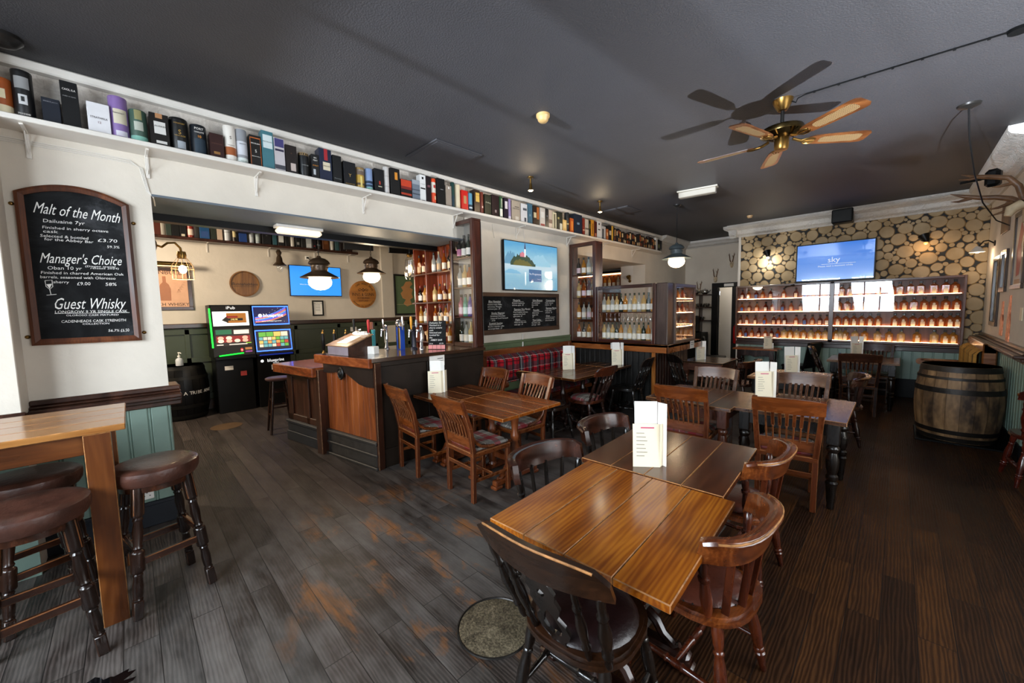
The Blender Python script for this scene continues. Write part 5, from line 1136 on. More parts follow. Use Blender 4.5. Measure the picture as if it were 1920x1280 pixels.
# y, width, height, form, body, colour words, decoration [(x0,x1,z0,z1,colour)] in carton units, text [(string, z, size, colour)]
Wh, Kr, Bk = 'e8e4dc', 'e6d8b4', '121212'
CT = [
 (-.502, .085, .23, 't', 'a05020', 'orange', [(0, 1, .02, .28, Kr), (.3, .7, .45, .7, Kr)], []),
 (-.418, .09, .306, 't', '151516', 'black skull-printed', [(.15, .85, .62, .86, '8c8c8c'), (.3, .7, .3, .5, 'c8c8c8'), (.42, .58, .36, .46, Bk)], [('SMOKEHEAD', .1, .12, Wh)]),
 (-.297, .08, .17, 'c', '1b1f28', 'short navy', [], [('MORTLACH', .85, .1, '8a8a90')]),
 (-.209, .079, .308, 'c', '111112', 'tall black', [], [('CAOL ILA', .82, .17, Wh), ('AGED 12 YEARS', .68, .08, '9a9a9a')]),
 (-.095, .111, .215, 'c', 'dcdadc', 'white', [], [('STRATHISLA', .52, .13, '33333a'), ('12', .38, .14, '6a3a3a')]),
 (.011, .1, .3, 't', '7d6299', 'purple', [(.22, .95, .36, .7, 'c8bfa8'), (.3, .9, .08, .2, 'd0ccd8')], [('Benromach', .6, .13, '2c2440')]),
 (.114, .097, .241, 't', '3c5448', 'green', [(.3, .7, .7, .98, '8a8458'), (.25, .75, .38, .64, 'a8aca0'), (0, 1, .03, .22, '7ab0a0')], []),
 (.223, .109, .248, 'c', '16120f', 'black white-labelled', [(.32, .68, .86, 1, 'a87850'), (.22, .82, .4, .76, 'cfccc6'), (.28, .84, .12, .2, 'cfccc6')], [('TALISKER', .62, .1, Bk)]),
 (.337, .115, .259, 't', '121110', 'black gold-lettered', [(.35, .78, .1, .32, '9aa0a6')], [('S', .56, .3, 'a8843c'), ('VINTAGE', .46, .09, 'a8843c'), ('SIGNATORY', .82, .09, 'a8843c')]),
 (.462, .104, .243, 't', '14181d', 'black slate-banded', [(.2, .9, .05, .55, '20303c')], [('PORT', .85, .17, Wh), ('CHARLOTTE', .74, .11, Wh), ('10', .6, .2, 'e0902c')]),
 (.58, .092, .205, 'c', '2e1512', 'maroon', [(.25, .7, .2, .3, '8a6030')], [('LINKWOOD', .6, .11, '6a4438')]),
 (.68, .085, .3, 't', 'dcd6cc', 'white and copper', [(0, 1, .2, .42, '9a5428')], [('S', .66, .3, '3a2a20'), ('EDRADOUR', .46, .1, '5a4a40')]),
 (.765, .08, .295, 't', '8a8c90', 'silver', [(0, 1, .28, .66, 'c4c6cc'), (0, 1, .03, .2, 'd0d8d4')], [('DEANSTON', .58, .12, '2a3040'), ('VIRGIN OAK', .1, .1, '205030')]),
 (.857, .086, .271, 'c', '15120f', 'black orange-edged', [(.04, .08, .03, .92, 'b05a20'), (.92, .96, .03, .92, 'b05a20'), (.04, .96, .9, .93, 'b05a20')], [('SPEYBURN', .74, .12, Wh), ('S', .5, .3, Wh), ('SINGLE MALT', .34, .08, Wh)]),
 (.948, .092, .335, 'c', '3e6e78', 'tall teal', [(.12, .9, .56, .9, 'c4d0d0')], [('MACALLAN', .72, .11, '30484c')]),
 (1.044, .083, .301, 'c', 'b8b2b4', 'pale seascape', [(.06, .94, .74, .98, '3a3668'), (.08, .92, .62, .68, '28243c'), (0, 1, .1, .22, '404048')], []),
 (1.134, .094, .265, 'c', '1c1411', 'dark brown', [(.4, .85, .14, .4, 'b8a8a0')], [('A', .72, .16, '6a4a30')]),
 (1.251, .09, .229, 't', '16181a', 'black brown-capped', [(0, 1, .9, 1, '8a7048')], [('LAGAVULIN', .5, .11, '9a9a98')]),
 (1.354, .068, .237, 'c', '161616', 'black orange-lettered', [(.2, .5, .2, .42, 'b0b4b8')], [('BIG', .86, .2, Wh), ('PEAT', .76, .2, Wh), ('AN ISLAY', .56, .16, 'e0902c')]),
 (1.426, .116, .314, 'c', '1a2238', 'navy red-striped', [(.4, .68, .66, 1, '9c2028'), (.28, .86, .36, .6, 'cfc4a8')], [('GLENLIVET', .48, .1, '40302a')]),
 (1.552, .085, .281, 'c', '0f1011', 'plain black', [], [('Raasay', .2, .13, '8a9090')]),
 (1.657, .122, .249, 'c', '0d0e12', 'black stag-crested', [], [('Y', .45, .3, 'a8884c'), ('DALMORE', .12, .1, 'a8884c')]),
 (1.788, .097, .224, 't', 'b08c34', 'yellow sunset', [(0, 1, .66, 1, '6a5a50'), (0, 1, .2, .3, '503c28'), (.4, .6, 0, .6, 'd8c478')], [('JURA', .86, .18, 'd0c8b8')]),
 (1.896, .077, .236, 't', '7c92b8', 'blue seascape', [(0, 1, .34, .46, '1c3048'), (0, 1, .2, .3, '1c3c50'), (0, 1, .02, .18, '7ab0a0')], []),
 (1.984, .106, .255, 'c', '101113', 'black red-motif', [(.45, .6, .36, .5, 'a83020'), (.35, .75, .26, .3, 'b0a890')], []),
 (2.097, .066, .3, 't', 'c4c0bc', 'slim grey-white', [(0, 1, .66, .67, '7a7470'), (0, 1, .3, .31, '7a7470')], []),
 (2.17, .112, .306, 'c', '121110', 'black amber-oval', [(.44, .74, .6, .86, 'd0882c')], []),
 (2.293, .132, .212, 'c', '1a1211', 'short red sunset', [(0, 1, .64, .98, 'c03c1c'), (0, 1, .5, .64, '7a1c14'), (0, 1, .2, .3, 'a83418')], [('BOWMORE', .06, .1, 'd8c8b0')]),
 (2.436, .1, .234, 'c', '6e7884', 'slate seascape', [(0, 1, .8, 1, '98a0a8'), (0, 1, .5, .56, '4c5460'), (0, 1, .3, .36, '404854')], []),
 (2.538, .08, .315, 'c', 'e0e0de', 'tall white', [(.35, .65, .84, .92, Bk), (.1, .9, .48, .53, '202020'), (.3, .8, .03, .08, '303030')], [('CLYNELISH', .66, .1, '555555')]),
 (2.625, .068, .315, 'c', '1c1114', 'slim black', [(.25, .8, .6, .68, '6a4048')], []),
 (2.703, .069, .307, 't', 'd84820', 'red and white', [(0, 1, .46, .86, 'dcd4c4'), (.35, .8, .64, .76, 'b83028'), (.5, .9, .2, .34, 'e8c8a0')], []),
 (2.779, .112, .329, 'c', '0f0f0f', 'wide plain black', [(.4, .8, .6, .62, '8a8a8a')], []),
 (2.905, .086, .269, 'c', '9a8c7e', 'taupe', [(.4, .65, .84, .94, 'e0dcd4')], []),
 (2.998, .054, .324, 't', '143a34', 'slim dark green', [(0, 1, .1, .5, '14303c')], []),
 (3.065, .078, .314, 't', 'dcccac', 'cream', [], []),
 (3.15, .104, .26, 'c', 'c81c14', 'bright red', [(.3, .72, .36, .74, 'b88a5c')], []),
 (3.263, .082, .246, 't', '5a94b0', 'sea blue', [(0, 1, 0, .4, '1c3040'), (.15, .85, .2, .28, 'd8e0e4')], []),
 (3.358, .098, .308, 'c', '2a1812', 'dark brown yellow-labelled', [(.25, .9, .5, .88, 'd8b050')], [('ARDMORE', .76, .09, '5a2014')]),
 (3.469, .063, .298, 't', '6a2a1a', 'russet', [(.35, .7, .3, .38, 'd8c0b0')], []),
 (3.54, .118, .282, 'c', '23261a', 'olive black', [], [('Ardbeg', .62, .18, 'c8ccb8')]),
 (3.671, .136, .302, 'c', '241417', 'wide maroon black', [(.4, .62, .22, .34, '9a8a88')], []),
 (3.823, .07, .309, 't', '234a2a', 'green and white', [(.1, .9, .1, .44, 'd8d8cc'), (.4, .7, .5, .9, 'a8b09a')], []),
 (3.906, .08, .304, 'c', '261c28', 'dark plum white-labelled', [(.2, .8, .5, .84, 'd0ccd0')], []),
 (3.997, .057, .303, 't', '8a7aa8', 'lilac', [(0, 1, 0, .2, 'c8c4d4')], []),
 (4.062, .17, .295, 'c', 'a89c8c', 'broad greige', [(.4, .8, .06, .26, 'c8c0b4'), (.35, .85, .7, .74, '5a5048')], [('BALVENIE', .62, .08, '5a5048')]),
 (4.253, .136, .287, 'c', 'd4d4d6', 'white grey-printed', [(.3, .9, .66, .78, '50545c'), (.5, .8, .1, .3, '40444c')], []),
 (4.405, .098, .31, 'c', '42687c', 'steel blue', [(.3, .6, .4, .5, '7a98a8')], []),
 (4.52, .144, .302, 'c', '2a1a12', 'brown orange-striped', [(.6, .95, .34, .95, 'b86428'), (.1, .5, .4, .66, 'd8c8a0')], []),
 (4.682, .124, .295, 'c', 'cfc6bc', 'pale cream', [(.1, .9, .05, .18, 'a85048'), (.2, .8, .5, .8, 'e4e0d8')], []),
 (4.818, .07, .305, 'c', '17161c', 'slim ink black', [(.3, .7, .6, .64, '8888a0')], []),
 (4.897, .084, .294, 'c', 'c8b4a4', 'rose beige', [(0, 1, .3, .5, '8a7060')], []),
 (4.992, .1, .277, 'c', 'd8cfae', 'cream script-printed', [(.3, .7, .1, .9, '6a6450')], []),
 (5.11, .137, .307, 'c', '1b2016', 'green black gold-marked', [(.1, .4, .6, .7, 'b8a860'), (.5, .95, .06, .4, 'd8d4c0')], []),
 (5.259, .105, .197, 'c', 'e0b870', 'short yellow-cream', [(.2, .8, .3, .8, 'e8cc90')], []),
 (5.377, .08, .335, 't', '141518', 'tall slim black', [(0, 1, .4, .46, 'b8a878')], []),
 (5.467, .096, .253, 'c', 'b45420', 'burnt orange', [(.3, .75, .2, .8, 'd88838')], []),
 (5.582, .232, .345, 'c', '1b2434', 'very wide navy', [(.35, .65, .5, .6, '7088a0')], []),
 (5.837, .063, .306, 'c', '7a2a1c', 'brick red', [(0, 1, .3, .36, 'c8a080')], []),
 (5.912, .105, .302, 'c', 'b8b0a4', 'pale grey', [(0, 1, .4, .5, '6a6058')], []),
 (6.03, .057, .296, 'c', '1c1a12', 'slim black yellow-flecked', [(.3, .7, .5, .8, '8a7a30')], []),
 (6.098, .093, .318, 'c', 'c88a28', 'amber yellow', [(.4, .7, .2, .8, '7a4a18')], []),
 (6.203, .086, .304, 'c', '4c1c14', 'oxblood', [(.2, .8, .1, .3, 'b06848')], []),
 (6.301, .14, .322, 'c', 'dcdcdc', 'tall bright white', [(.3, .6, .8, .9, '202020'), (.2, .7, .5, .56, '303030')], []),
 (6.456, .135, .255, 'c', 'bcbcbc', 'light grey', [(.1, .5, 0, .8, '3a3a40')], []),
 (6.616, .074, .222, 'c', 'b0602c', 'orange', [(.2, .8, .4, .7, 'd8b080')], []),
 (6.703, .2, .303, 'c', '1c1612', 'wide black yellow-panelled', [(.5, .8, 0, 1, 'd8a83c'), (.1, .45, .4, .66, 'c8b8a0')], [])]
STRIPE = ['c8945a', 'd8b88a', '8a3c1c', 'b8783c', 'e0c898', '1c1612', '3a2418', 'a85828']
yy = 6.92; k = 0; rs = random.Random(21)
while yy < 8.72:
    w = rs.uniform(.055, .085); base = ['1a1410', '241812', '12161a', '2a1c12'][k % 4]; s1, s2 = STRIPE[k % 8], STRIPE[(k*3+2) % 8]
    CT.append((round(yy, 3), w-.006, rs.uniform(.22, .3), 't' if k % 3 == 0 else 'c', base, None, [(.15, .85, .45+.1*(k % 3), .88, s1), (.2, .8, .12, .36, s2)], [])); yy += w; k += 1
CT += [(8.735, .1, .3, 'c', 'd8d8d6', 'slim bright white', [], []), (8.85, .11, .27, 'c', '14130f', 'black', [(.35, .65, .3, .6, '9aa060')], []), (8.97, .1, .26, 'c', '17120f', 'black', [(.2, .8, .1, .2, 'a8a090')], [])]
def carton(name, y, w, h, form, body, decs, txts, x0, z0, d, a=90, lim=99):
    """origin at the base centre; front faces +x"""
    r = root(name); r.matrix_world = T(x0, y+w/2, z0)
    Q = RZ(90) @ RX(90); b = MB(); rad = w/2
    if form == 't':
        b.lathe([(rad*.97, 0), (rad, .004), (rad, h-.02)], 20, 0, T(-rad, 0, 0)); b.lathe([(rad*1.01, h-.02), (rad*1.01, h-.004), (rad*.97, h), (.0001, h)], 20, 0, T(-rad, 0, 0))
    else: b.box(-min(d, max(.06, w)), 0, -w/2, w/2, 0, h, .002)
    b.obj('body', col(body, .38), r)
    for (u0, u1, v0, v1, c) in decs:
        b = MB()
        if form == 't':
            n = 10; full = (u0 == 0 and u1 == 1); A0, A1 = (-100, 100) if full else ((u0-.5)*120, (u1-.5)*120); v = []
            for i in range(n+1):
                t = R(A0+(A1-A0)*i/n)
                for z in (v0*h, v1*h): v.append(((rad*1.012)*math.cos(t)-rad, (rad*1.012)*math.sin(t), z))
            b.add(v, [(2*i, 2*i+2, 2*i+3, 2*i+1) for i in range(n)], 0, True)
        else: b.M = Q; b.box(-w/2+u0*w, -w/2+u1*w, v0*h, v1*h, 0, .0012)
        b.obj('label', col(c, .5), r)
    for (s, z, sz, c) in txts:
        b = MB(Q); b.text(s, 0, z*h-sz*w*.35, sz*w*1.35, .003, 0, 'C', 0, 0, .95, None, (w*(.58 if form == 't' else .76) if len(s) > 4 else None)); b.obj('lettering', col(c, .5), r)
    return r
n = len(CT)
for i, (y, w, h, form, body, words, decs, txts) in enumerate(CT):
    kind = 'tube' if form == 't' else 'box'
    r = carton('whisky_tube' if form == 't' else 'whisky_box', y, w, h, form, body, decs, txts, -4.03, 2.965, .11)
    if words is None:
        j = i-67; lbl = 'dark striped whisky %s near the far shelf end, %s past the yellow panel' % (kind, ORD[j+1] if j < 20 else 'twenty-%s' % ORD[j-19])
    elif i == 0: lbl = 'orange whisky tube cut by the left edge of the photo on the long shelf'
    elif i == n-3: lbl = 'slim bright white whisky box near the far end of the long shelf'
    elif i == n-2: lbl = 'black whisky box right of the slim bright white one at the shelf end'
    elif i == n-1: lbl = 'black whisky box standing last at the far end of the long shelf'
    elif words == 'orange': lbl = 'short orange whisky box right of the light grey one on the long shelf'
    else: lbl = '%s whisky %s standing on the long white shelf of the left wall' % (words, kind)
    tag(r, lbl, 'carton', 'whisky cartons on the long shelf')
# ---------------------------------------------------------------- bar-room shelf
sh = thing('wall_shelf', 'dark shelf of whisky cartons high on the far wall of the bar room', 'shelf', T(-8.8, 0, 3.0))
b = MB(); b.box(0, .22, -.5, 3.75, -.03, .02, .004); b.obj('board', OAKD, sh)
for y in (1.1, 2.05, 2.9, 3.6):
    b = MB(); b.box(0, .012, y-.012, y+.012, -.19, -.03, .003); b.box(0, .18, y-.01, y+.01, -.042, -.03, .003); b.obj('bracket', WHITE, sh)
BR = [(.413, .08, .28, 'c', '4a2014', 'chestnut', []), (.557, .067, .28, 'c', '2c3630', 'dark green', []), (.631, .096, .298, 'c', '101010', 'deep black', [(.3, .5, .7, .74, '8a8a8a')]), (.734, .076, .24, 'c', '161616', 'short black tagged', [(.2, .8, .05, .2, 'c8c0a8')]), (.824, .1, .292, 't', '8a2a18', 'brick red', [(.1, .9, .15, .5, 'd8c4b4')]), (1.0, .13, .293, 'c', '1c4a78', 'wide blue', [(.1, .9, .1, .45, '2c4a80')]), (1.15, .075, .2, 'c', '2a3028', 'grey green', []), (1.235, .08, .291, 'c', 'c4ac98', 'beige', []), (1.335, .1, .24, 't', 'c8ccd2', 'silver white', [(0, 1, .62, .66, '7a7e86')]), (1.46, .06, .262, 't', '201510', 'dark cream-labelled', [(.05, .95, .3, .7, 'c8b888')]), (1.56, .12, .22, 'c', '1c3c7c', 'royal blue', []), (1.72, .075, .28, 't', '9aa2aa', 'grey', [(.1, .9, .1, .4, 'b8bec4')]), (1.82, .075, .255, 't', '8c9aa0', 'silver green', [(.1, .9, .2, .5, 'a8b4b4')]), (1.93, .14, .24, 'c', '131316', 'broad black', [(.4, .6, .66, .72, '6a6a6a')]), (2.1, .07, .235, 'c', '2c5460', 'slim teal', []), (2.19, .11, .22, 'c', '17181a', 'black white-squared', [(.12, .88, .3, .92, 'd8dcdc')]), (2.32, .06, .224, 'c', '121212', 'slim coal black', []), (2.411, .075, .23, 't', 'c8c4bc', 'ivory', []), (2.508, .085, .2, 'c', '1a1a1a', 'black grey-labelled', [(.2, .7, .25, .5, '8a8a8a')]), (2.61, .075, .214, 'c', '202020', 'sooty black', []), (2.7, .1, .225, 'c', 'b4bcc0', 'frosted', [(.1, .9, .1, .4, 'd0d4d8')]), (2.814, .078, .219, 'c', '1e1a1e', 'black red-flecked', [(.4, .7, .2, .3, 'a02830')]), (2.905, .09, .231, 't', '14181c', 'banded black', [(0, 1, .3, .4, '607078')]), (3.019, .13, .234, 'c', '5c3418', 'brown', [(.2, .8, .5, .8, '7a4a24')]), (3.17, .08, .24, 't', 'd8d6d0', 'bright white', []), (3.28, .07, .227, 'c', '3a5c62', 'sea green', []), (3.37, .11, .215, 'c', '1c1214', 'dark wine', []), (3.5, .14, .223, 'c', '2a1812', 'end brown', [])]
for y, w, h, form, body, words, decs in BR:
    r = carton('whisky_tube' if form == 't' else 'whisky_box', y, w, h, form, body, decs, [], -8.62, 3.02, .12)
    tag(r, '%s whisky %s on the dark shelf above the gaming machines' % (words, 'tube' if form == 't' else 'box'), 'carton', 'whisky cartons on the bar-room shelf')
# ================================================================ ceiling fittings
fx, fy = -.77, 4.04
fan = thing('ceiling_fan', 'brass ceiling fan with five cane-panelled wooden blades', 'fan', T(fx, fy, H))
b = MB(); b.lathe([(.075, 0), (.07, -.02), (.05, -.06), (.035, -.085), (.0001, -.09)], 20); b.obj('canopy', BRASS, fan)
b = MB(); b.lathe([(.014, -.08), (.014, -.24)], 10); b.obj('rod', GUN, fan)
FB = paint('antique_brass', '5a4a2c', .25, .2, 12, metal=1)
b = MB(); b.lathe([(.03, -.2), (.1, -.215), (.15, -.232), (.16, -.255), (.155, -.275), (.115, -.295), (.07, -.31), (.0001, -.315)], 28); b.obj('motor_housing', FB, fan)
b = MB(); b.lathe([(.05, -.305), (.055, -.32), (.052, -.39), (.045, -.405), (.0001, -.408)], 20); b.obj('switch_cup', BRASS, fan)
def cane():
    t = NT('cane_weave'); sep = t.n('SeparateXYZ', i0=t.co((70, 70, 70), (0, 0, R(45))))
    fr = [t.math('GREATER_THAN', t.math('ABSOLUTE', t.math('SUBTRACT', t.math('FRACT', t.math('ADD', sep.outputs[k], 100.0)), .5)), .28) for k in (0, 1)]
    t.P(Base_Color=t.mix(t.math('MAXIMUM', fr[0], fr[1]), '33200e', '735a36'), Roughness=.6); return t.m
CANE = cane(); BLW = wood('fan_blade_wood', '301707', '4e290d', '6c3f19', 'X', 6, .4, .15)
rf = .66
for k in range(5):
    Q = T(0, 0, -.335) @ RZ(-34+72*k) @ RX(-11); P = []
    L = [(.2, .038), (.24, .055), (.32, .062), (.5, .07), (.6, .072), (.64, .066), (.66, .045)]
    P = [(x, -w) for x, w in L]+[(x, w) for x, w in L[::-1]]
    b = MB(Q); b.prism(P, -.004, .004); o = b.obj('blade', BLW, fan)
    b = MB(Q); c = [(.29, .02), (.31, .036), (.4, .042), (.56, .046), (.595, .038), (.605, .02)]; b.prism([(x, -w) for x, w in c]+[(x, w) for x, w in c[::-1]], -.0055, .0055); b.obj('cane_panel', CANE, o)
    b = MB(Q); b.tube([(.09, 0, .02), (.14, 0, .0), (.19, .0, -.008), (.25, .0, -.009)], [.012, .012, .01, .008], 8)
    for s in (-1, 1): b.tube([(.15, 0, -.004), (.18, s*.03, -.008), (.22, s*.035, -.009), (.25, s*.02, -.009)], .007, 6)
    b.obj('blade_iron', BRASS, o)
b = MB(); b.tube([(fx+.06, fy, H-.03), (fx+.09, fy+.005, H-.05), (fx+.1, fy+.01, H-.02), (fx+.15, fy+.01, H-.008)]+[(fx+.15+1.05*t/6, fy+.01+.08*t/6, H-.006) for t in range(1, 7)], .005, 6)
for t in range(7): b.box(fx+.2+.15*t, fx+.215+.15*t, fy+.012+.0114*t, fy+.03+.0114*t, H-.012, H, .001)
b.lathe([(.05, 0), (.05, -.02), (.0001, -.022)], 16, 0, T(.46, 4.135, H)); solo('ceiling_cable', b, paint('matt_black_cable', '060606', .85, .2, 6, spec=.1), 'black cable clipped across the ceiling from the fan to a round box', 'cable')
def small_round(name, x, y, label, cat, pr, m, n=24): b = MB(); b.lathe(pr, n); return solo(name, b, m, label, cat, T(x, y, H))
small_round('smoke_detector', -2.3, 2.73, 'cream smoke detector on the dark ceiling left of the fan', 'smoke detector', [(.06, 0), (.06, -.02), (.05, -.03), (.045, -.05), (.03, -.065), (.0001, -.068)], col('96784a', .5))
small_round('smoke_detector', -2.11, 8.62, 'small cream detector on the ceiling before the cornice of the log wall', 'smoke detector', [(.05, 0), (.05, -.02), (.035, -.045), (.0001, -.048)], col('a08058', .5))
small_round('ceiling_speaker', -3.9, -.42, 'round dark fitting on the ceiling at the upper left corner', 'fitting', [(.09, 0), (.09, -.02), (.06, -.05), (.03, -.055), (.0001, -.05)], GUN)
def spotlight(x, y, label):
    r = thing('ceiling_spotlight', label, 'lamp', T(x, y, H), 'small ceiling spotlights')
    b = MB(); b.lathe([(.04, 0), (.04, -.012), (.012, -.02), (.012, -.09), (.0001, -.09)], 16); b.obj('mount', BRASS, r)
    b = MB(); b.lathe([(.012, -.08), (.018, -.1), (.022, -.14), (.035, -.165), (.036, -.17), (.0001, -.16)], 16); b.obj('shade', BRASS, r)
    b = MB(); b.lathe([(.033, -.168), (.02, -.178), (.0001, -.18)], 16); b.obj('bulb', glow('spot_bulb', 'ffdca8', 30), r); lamp('spot_lamp', (x, y, H-.21), 9, (1, .78, .5), .03)
spotlight(-3.46, 3.84, 'small lit brass spotlight over the television nearest the smoke detector'); spotlight(-3.48, 5.52, 'small lit brass spotlight beside the square ceiling hatch')
b = MB(RZ(2)); b.box(-.27, .27, -.06, .06, -.02, 0, .003); r = thing('emergency_light', 'white emergency light box on the main ceiling beyond the fan', 'light', T(-2.17, 6.05, H) @ RZ(8)); b.obj('back_plate', col('9a9282'), r)
b = MB(); b.box(-.25, .25, -.05, .05, -.1, -.02, .008); b.obj('diffuser', paint('acrylic', '8f877a', .25, .04, 6), r)
for x, y, s, lb in ((-3.56, 6.35, .5, 'square flush hatch in the ceiling near the second spotlight'), (-3.62, 2.6, .6, 'square flush hatch in the ceiling near the beam over the bar')):
    b = MB(); b.box(-s/2, s/2, -s/2, s/2, -.012, 0, .003); b.box(-s/2+.03, s/2-.03, -s/2+.03, s/2-.03, -.016, -.01, .002); solo('ceiling_hatch', b, CEIL, lb, 'hatch', T(x, y, H))
GLOBE = glow('opal_globe', 'ffe4bc', 12)
def railway_lamp(x, y, zs, ztop, label, body, rs=.235, chain=False, on=True):
    """an enamelled railway pendant; zs = height of the shade rim"""
    r = thing('pendant_lamp', label, 'lamp', T(x, y, zs), 'railway pendant lamps')
    b = MB(); b.lathe([(rs, 0), (rs+.004, .006), (rs*.7, .045), (.1, .075), (.09, .085)], 32); b.lathe([(rs, .002), (rs*.7, .04), (.09, .07)], 32, 1); b.obj('shade', [body, WHITE], r)
    b = MB(); b.lathe([(.09, .08), (.095, .09), (.095, .15), (.105, .155), (.125, .17), (.12, .19), (.1, .215), (.07, .235), (.03, .245), (.018, .27), (.0001, .275)], 24)
    for k in range(12): b.ball((.096*math.cos(k*math.pi/6), .096*math.sin(k*math.pi/6), .125), .008, 6)
    b.obj('body', body, r)
    b = MB(); b.lathe([(.1, .02), (.125, -.01), (.135, -.05), (.125, -.09), (.09, -.125), (.045, -.145), (.0001, -.15)], 24); b.obj('globe', GLOBE if on else BULBG, r)
    b = MB(); L = ztop-zs-.27
    if chain:
        k = int(L/.035)
        for i in range(k):
            z = .275+L*i/k; Q = T(0, 0, z+.02) @ RZ(90*(i % 2)); b.tube([(.009*math.cos(a*.785), 0, .021*math.sin(a*.785)) for a in range(8)], .003, 5, 0, Q, True)
        b.obj('chain', IRON, r)
    else: b.tube([(0, 0, .27), (0, 0, ztop-zs)], .006, 8); b.obj('cord', SATIN, r)
    b = MB(); b.lathe([(.06, ztop-zs), (.06, ztop-zs-.012), (.02, ztop-zs-.04), (.0001, ztop-zs-.04)], 20); b.obj('ceiling_rose', GUN, r)
    if on: lamp('pendant_glow', (x, y, zs-.3), 48, (1, .8, .55), .12)
GB2 = paint('blue_grey_enamel', '4a5458', .4, .15, 8); BZ = paint('bronze_enamel', '4a3a2c', .35, .25, 9, metal=.5)
railway_lamp(-2.735, 6.73, 2.49, H, 'blue-grey railway pendant with glowing globe hanging in the main room', GB2)
railway_lamp(-5.1, 1.73, 2.12, 3.19, 'bronze railway pendant hanging before the blue bar-room screen', BZ, .22, True)
railway_lamp(-6.1, 2.87, 2.31, 3.18, 'bronze railway pendant hanging above the round beer sign', BZ, .22, True)
r = thing('emergency_light', 'lit white emergency light under the slate soffit over the bar', 'light', T(-4.68, 1.4, 2.625) @ RZ(90) @ RZ(0))
b = MB(); b.box(-.23, .23, -.07, .07, -.03, 0, .003); b.obj('back_plate', WHITE, r); b = MB(); b.box(-.22, .22, -.065, .065, -.085, -.03, .02); b.obj('diffuser', glow('warm_diffuser', 'fff0d4', 1.3), r)
# ceiling rose at the right with its flex looped to the antlers
r = thing('pendant_flex', 'black ceiling rose with flex swagged across to the antlers', 'lamp', T(.352, 5.36, H))
b = MB(); b.lathe([(.075, 0), (.07, -.015), (.02, -.035), (.0001, -.035)], 24); b.obj('ceiling_rose', GUN, r)
b = MB(); pts = [Vector((0, 0, -.03)), Vector((.03, .18, -.25)), Vector((.1, .5, -.5)), Vector((.2, .9, -.72)), Vector((.34, 1.32, -.86)), Vector((.46, 1.56, -.9))]; b.tube(pts, .006, 6); b.obj('flex', SATIN, r)
# black horn speaker on the right cornice
r = thing('wall_speaker', 'small black speaker on the right cornice behind the antlers', 'speaker', T(.70, 7.2, 3.08) @ RZ(70)); b = MB(); b.box(-.06, .06, -.06, .06, -.1, .1, .03); b.obj('cabinet', SATIN, r); b = MB(); b.box(-.02, .02, .05, .26, .0, .03, .006); b.obj('bracket', SATIN, r)
r = thing('wall_speaker', 'large black box speaker hung in the gap of the log-wall cornice', 'speaker', face(-.81, 9.34, 3.14)); b = MB(); b.box(-.15, .15, 0, .245, -.23, .02, .015); b.obj('cabinet', SATIN, r); b = MB(); b.box(-.13, .13, .02, .22, .02, .028, .004); b.obj('grille', BLACK, r)
# ================================================================ walls: screens, boards, frames
def screen(name, M, w, h, label, art, bez=.012):
    r = thing(name, label, 'television', M); b = MB(); b.box(-bez, w+bez, -bez*1.4, h+bez, -.05, 0, .004); b.obj('case', SATIN, r); art(r, w, h); return r
GLS = clear('screen_gloss', (1, 1, 1), .02)
def lake(r, w, h):
    t = NT('lake_picture'); sep = t.n('SeparateXYZ', i0=t.co((1, 1/h, 1))); n = t.noise(t.co((2, 6, 1)), 2, 5, .6)
    v = t.math('ADD', sep.outputs[1], t.math('MULTIPLY', t.math('SUBTRACT', n, .5), .18))
    c = t.ramp(v, [(.02, '84bcd8'), (.28, '98cce4'), (.42, 'c4e6f6'), (.5, 'd8f0fa'), (.62, 'b0dcf0'), (.8, '90cdec'), (.95, '6cb8e6')])
    t.P(Base_Color=(0, 0, 0, 1), Emission_Color=c, Emission_Strength=1.7, Roughness=.15)
    b = MB(); b.quad(0, w, 0, h, .001); b.obj('screen', t.m, r); rr = random.Random(4)
    b = MB()
    def ridge(x0, x1, y0, hh, z, mi, seed, n=26):
        q = random.Random(seed); P = [(x0, y0)]+[(x0+(x1-x0)*i/n, y0+hh*math.sin(math.pi*min(max((i/n)**.8, .03), .97))**.6*q.uniform(.75, 1.05)) for i in range(n+1)]+[(x1, y0)]
        b.prism(P[::-1], z, z+.0006, mi)
    ridge(0, .3, .38, .2, .0015, 0, 1); ridge(.58, 1.06, .38, .19, .0015, 1, 2); ridge(.12, .68, .365, .19, .0022, 2, 3); ridge(.18, .6, .365, .1, .003, 3, 5)
    b.prism([(.33, .5), (.44, .5), (.44, .545), (.385, .58), (.33, .545)], .0036, .004, 4); b.prism([(.425, .5), (.455, .5), (.455, .64), (.44, .73), (.425, .64)], .004, .0044, 5); b.prism([(.42, .62), (.46, .62), (.44, .75)], .0046, .005, 6)
    ridge(0, .34, .24, .07, .0015, 7, 8); b.prism([(.44, .06), (.455, .1), (.46, .27), (.43, .27), (.432, .1)], .0022, .0026, 8)
    b.obj('picture', [glow('lake%d' % i, c, 1.5) for i, c in enumerate(('5c8aa4', '8cb8cc', '304434', '625e30', 'c07480', 'e8e4e0', '44445c', '74a8c4', 'e0ecf0'))], r)
    b = MB(); b.quad(.52, .82, .13, .32, .006, 0); b.text('No Programme', .67, .235, .045, .0068, 1, 'C'); b.text('Press OK', .8, .165, .02, .0068, 1, 'R'); b.obj('caption', [glow('caption_blue', '4474a8', .8), glow('caption_white', 'e8f0f8', 1)], r)
    b = MB(); b.box(0, w, 0, h, .009, .0105); b.obj('front_glass', GLS, r)
screen('television', face(-4.13, 3.985, 1.985, LEFT), 1.235, .715, 'wall television showing a misty lake with an island church', lake)
